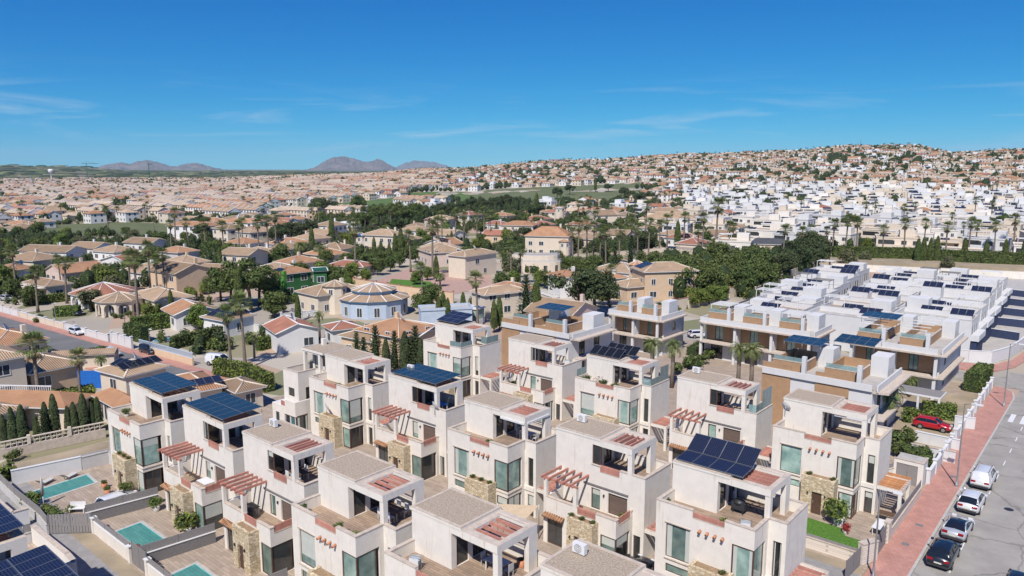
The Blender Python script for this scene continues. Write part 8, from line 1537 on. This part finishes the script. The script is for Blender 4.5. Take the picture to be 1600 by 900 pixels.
for x, y, s in trees_at:
    z = T(x, y); mt = tf.choice(('leaf_dark', 'leaf_dark', 'leaf', 'leaf_olive')); R0 = 3.3 * s * tf.uniform(.8, 1.35); Hh = 3.6 * s * tf.uniform(.8, 1.6); palm = tf.random() < .16
    if palm:
        hh = tf.uniform(6, 10); ft.tube([(x, y, z), (x, y, z + hh)], .22, 'palm_bark', 4, False)
        for i in range(12): a = i * 2.4; e = .7 - i * .12; d = Vector((cos(a) * cos(e), sin(a) * cos(e), sin(e))); c_ = Vector((x, y, z + hh)); w_ = Vector((-sin(a), cos(a), 0)) * .55; t_ = c_ + d * 2.1; ft.face([tuple(c_), tuple(c_ + d * 1.2 + w_), tuple(t_ - Vector((0, 0, .4))), tuple(c_ + d * 1.2 - w_)], 'leaf')
        continue
    ft.lathe([(.05, 0), (R0 * .7, Hh * .35), (R0 * .75, Hh * .8), (R0 * .4, Hh * 1.25), (.05, Hh * 1.4)], 'hedge_core', 6, (x, y, z))
    for _ in range(26):
        d = rnd_dir(tf); d.z = abs(d.z) * 1.1 - .25; leaf(ft, Vector((x + d.x * R0, y + d.y * R0, z + Hh * .75 + d.z * Hh * .8)), (d + rnd_dir(tf) * .6).normalized(), tf.uniform(.5, 1.1) * max(.7, s), mt, tf)
o = obj('far_trees', ft); o['kind'] = 'stuff'; o['label'] = 'scattered dark trees and palms between the far houses'; o['category'] = 'trees'
# far plain: dark groves towards the horizon on the left
gv = MB()
for _ in range(900):
    az = radians(tf.uniform(-40, -4)); r = tf.uniform(2200, 5200); x, y = r * sin(az), r * cos(az); z = T(x, y); R0 = tf.uniform(10, 45); h = tf.uniform(3, 7)
    gv.lathe([(R0, -1), (R0 * .9, h * .6), (R0 * .5, h), (.1, h * 1.1)], tf.choice(('leaf_dark', 'hedge_core', 'leaf_olive')), 7, (x, y, z))
o = obj('far_groves', gv); o['kind'] = 'stuff'; o['label'] = 'dark groves and orchards on the far plain'; o['category'] = 'trees'
# ------------------------------------------------------------------ landmarks on the skyline
def crane(label, p, h, jib, rz):
    r = thing('tower_crane', label, 'crane', (*p, T(*p)), rz, 'tower cranes'); b = MB()
    for a in (-.8, .8):
        for c in (-.8, .8): b.tube([(a, c, 0), (a, c, h)], .22, 'crane_green', 4)
    for i in range(int(h / 2)): z = i * 2.; b.tube([(-.8, -.8, z), (.8, -.8, z + 2), (.8, .8, z), (-.8, .8, z + 2)], .12, 'crane_green', 4)
    obj('mast', b, r); q = MB(); q.tube([(-jib * .35, 0, h), (jib, 0, h)], .5, 'crane_green', 4); q.tube([(0, 0, h), (0, 0, h + 6), (jib * .7, 0, h + .3)], .15, 'crane_green', 4); q.tube([(0, 0, h + 6), (-jib * .33, 0, h + .3)], .15, 'crane_green', 4); obj('jib', q, r); bx('counterweight', r, -jib * .35, -.8, h - 2.2, -jib * .25, .8, h - .3, 'concrete')
mat('crane_green', (.03, .14, .09), .6, .1, 1.)
crane('taller green tower crane on the left skyline', (-1188.7, 2088.1), 46, 30, radians(40)); crane('green tower crane right of the taller one on the skyline', (-912.6, 1877.2), 42, 26, radians(95))
wt = thing('water_tower', 'white water tower on the left plain', 'water tower', (*(-1103.7, 1787.0), T(*(-1103.7, 1787.0)))); q = MB(); q.lathe([(2.2, 0), (1.6, 3), (1.5, 19), (5.5, 22), (6, 26), (5.2, 29), (0, 30)], 'white_paint', 16); obj('tank', q, wt)
ms = thing('radio_mast', 'thin radio mast on the hill crest', 'mast', (*(1480 * sin(radians(24.9)), 1480 * cos(radians(24.9))), 66)); q = MB(); q.tube([(0, 0, 0), (0, 0, 26)], [.5, .15], 'grey_metal', 5); obj('pole', q, ms)
# ------------------------------------------------------------------ mountains
mat('mountain_rock', (.215, .165, .15), .95, .0, .006, .0, .02, col2=(.085, .085, .09), coord='World', detail=14)
def mountain(name, R_, prof, depth, seed):
    b = MB(); na, nd = 150, 56; a0, a1 = prof[0][0], prof[-1][0]; V = []
    for i in range(na + 1):
        px = a0 + (a1 - a0) * i / na; yy = None
        for (xa, ya), (xb, yb) in zip(prof, prof[1:]):
            if xa <= px <= xb: t = (px - xa) / (xb - xa); yy = ya + (yb - ya) * t
        yy += 1.5 * noise.noise((px * .16, seed, 0)) + .9 * noise.noise((px * .45, seed, 5)); az = math.atan((px - 800) / 1167.5); top = 31.6 + (263 - yy) / 1167.5 * R_ * cos(az)
        for j in range(nd + 1):
            t = j / nd * 2 - 1; r = R_ + t * depth; x, y = r * sin(az), r * cos(az); k = max(0, 1 - abs(t)) ** .8; rid = noise.ridged_multi_fractal((x / 520, y / 520, seed), .85, 2.1, 8, 1., 2.) - 1.25; z = top * k ** 1.15 * (1 + .09 * rid) + 60 * rid * k * (1 - k) * 4 - 40 * (1 - k)
            V.append((x, y, z))
    k0 = 0; b.v = V; mi = b.mi('mountain_rock')
    for i in range(na):
        for j in range(nd): k = i * (nd + 1) + j; b.f.append((k, k + 1, k + nd + 2, k + nd + 1)); b.m.append(mi); b.sm.append(False)
    struct(name, b)
mountain('mountain', 11500, [(440, 274), (475, 268), (490, 262), (500, 256), (512, 249), (522, 245.5), (534, 244), (548, 245.5), (560, 249), (572, 253), (580, 252), (590, 249.5), (597, 250), (606, 256), (618, 263), (645, 274)], 1500, 1.)
mountain('mountain', 12300, [(118, 274), (145, 265), (160, 258), (175, 255.5), (190, 254), (205, 256), (215, 252.5), (232, 250), (247, 253), (262, 258), (275, 260), (290, 256), (305, 254), (318, 257), (340, 264), (372, 271), (395, 275)], 1500, 4.)
mountain('mountain', 17500, [(590, 273), (615, 263), (632, 255), (648, 250), (660, 252), (680, 254), (700, 259), (725, 266), (760, 272)], 1800, 8.)
# ------------------------------------------------------------------ air
hz = bpy.data.materials.new('haze_air'); hz.use_nodes = True; n, l = hz.node_tree.nodes, hz.node_tree.links; n.remove(n['Principled BSDF']); pvn = n.new('ShaderNodeVolumePrincipled'); pvn.inputs['Color'].default_value = (.60, .84, 1., 1); pvn.inputs['Density'].default_value = HAZE; pvn.inputs['Anisotropy'].default_value = -.1
l.new(pvn.outputs[0], n['Material Output'].inputs['Volume']); M['haze_air'] = hz
q = MB(); q.box(-19900, -19900, -60, 19900, 19900, 560, 'haze_air'); o = obj('haze', q); o['kind'] = 'stuff'; o['label'] = 'thin bluish haze in the air'; o['category'] = 'haze'
# ------------------------------------------------------------------ shared labels: count them off across the view
ORD = 'first second third fourth fifth sixth seventh eighth ninth tenth eleventh twelfth thirteenth fourteenth fifteenth sixteenth seventeenth eighteenth nineteenth twentieth'.split()
byl = {}
for o in scene.objects:
    if o.parent is None and 'label' in o and o.get('group') != 'far town houses': byl.setdefault(o['label'], []).append(o)
for lab, os_ in byl.items():
    if 1 < len(os_) <= 20:
        os_.sort(key=lambda o: o.location.x / max(1, o.location.y))
        for i, o in enumerate(os_): o['label'] = lab + ', %s from left' % ORD[i]
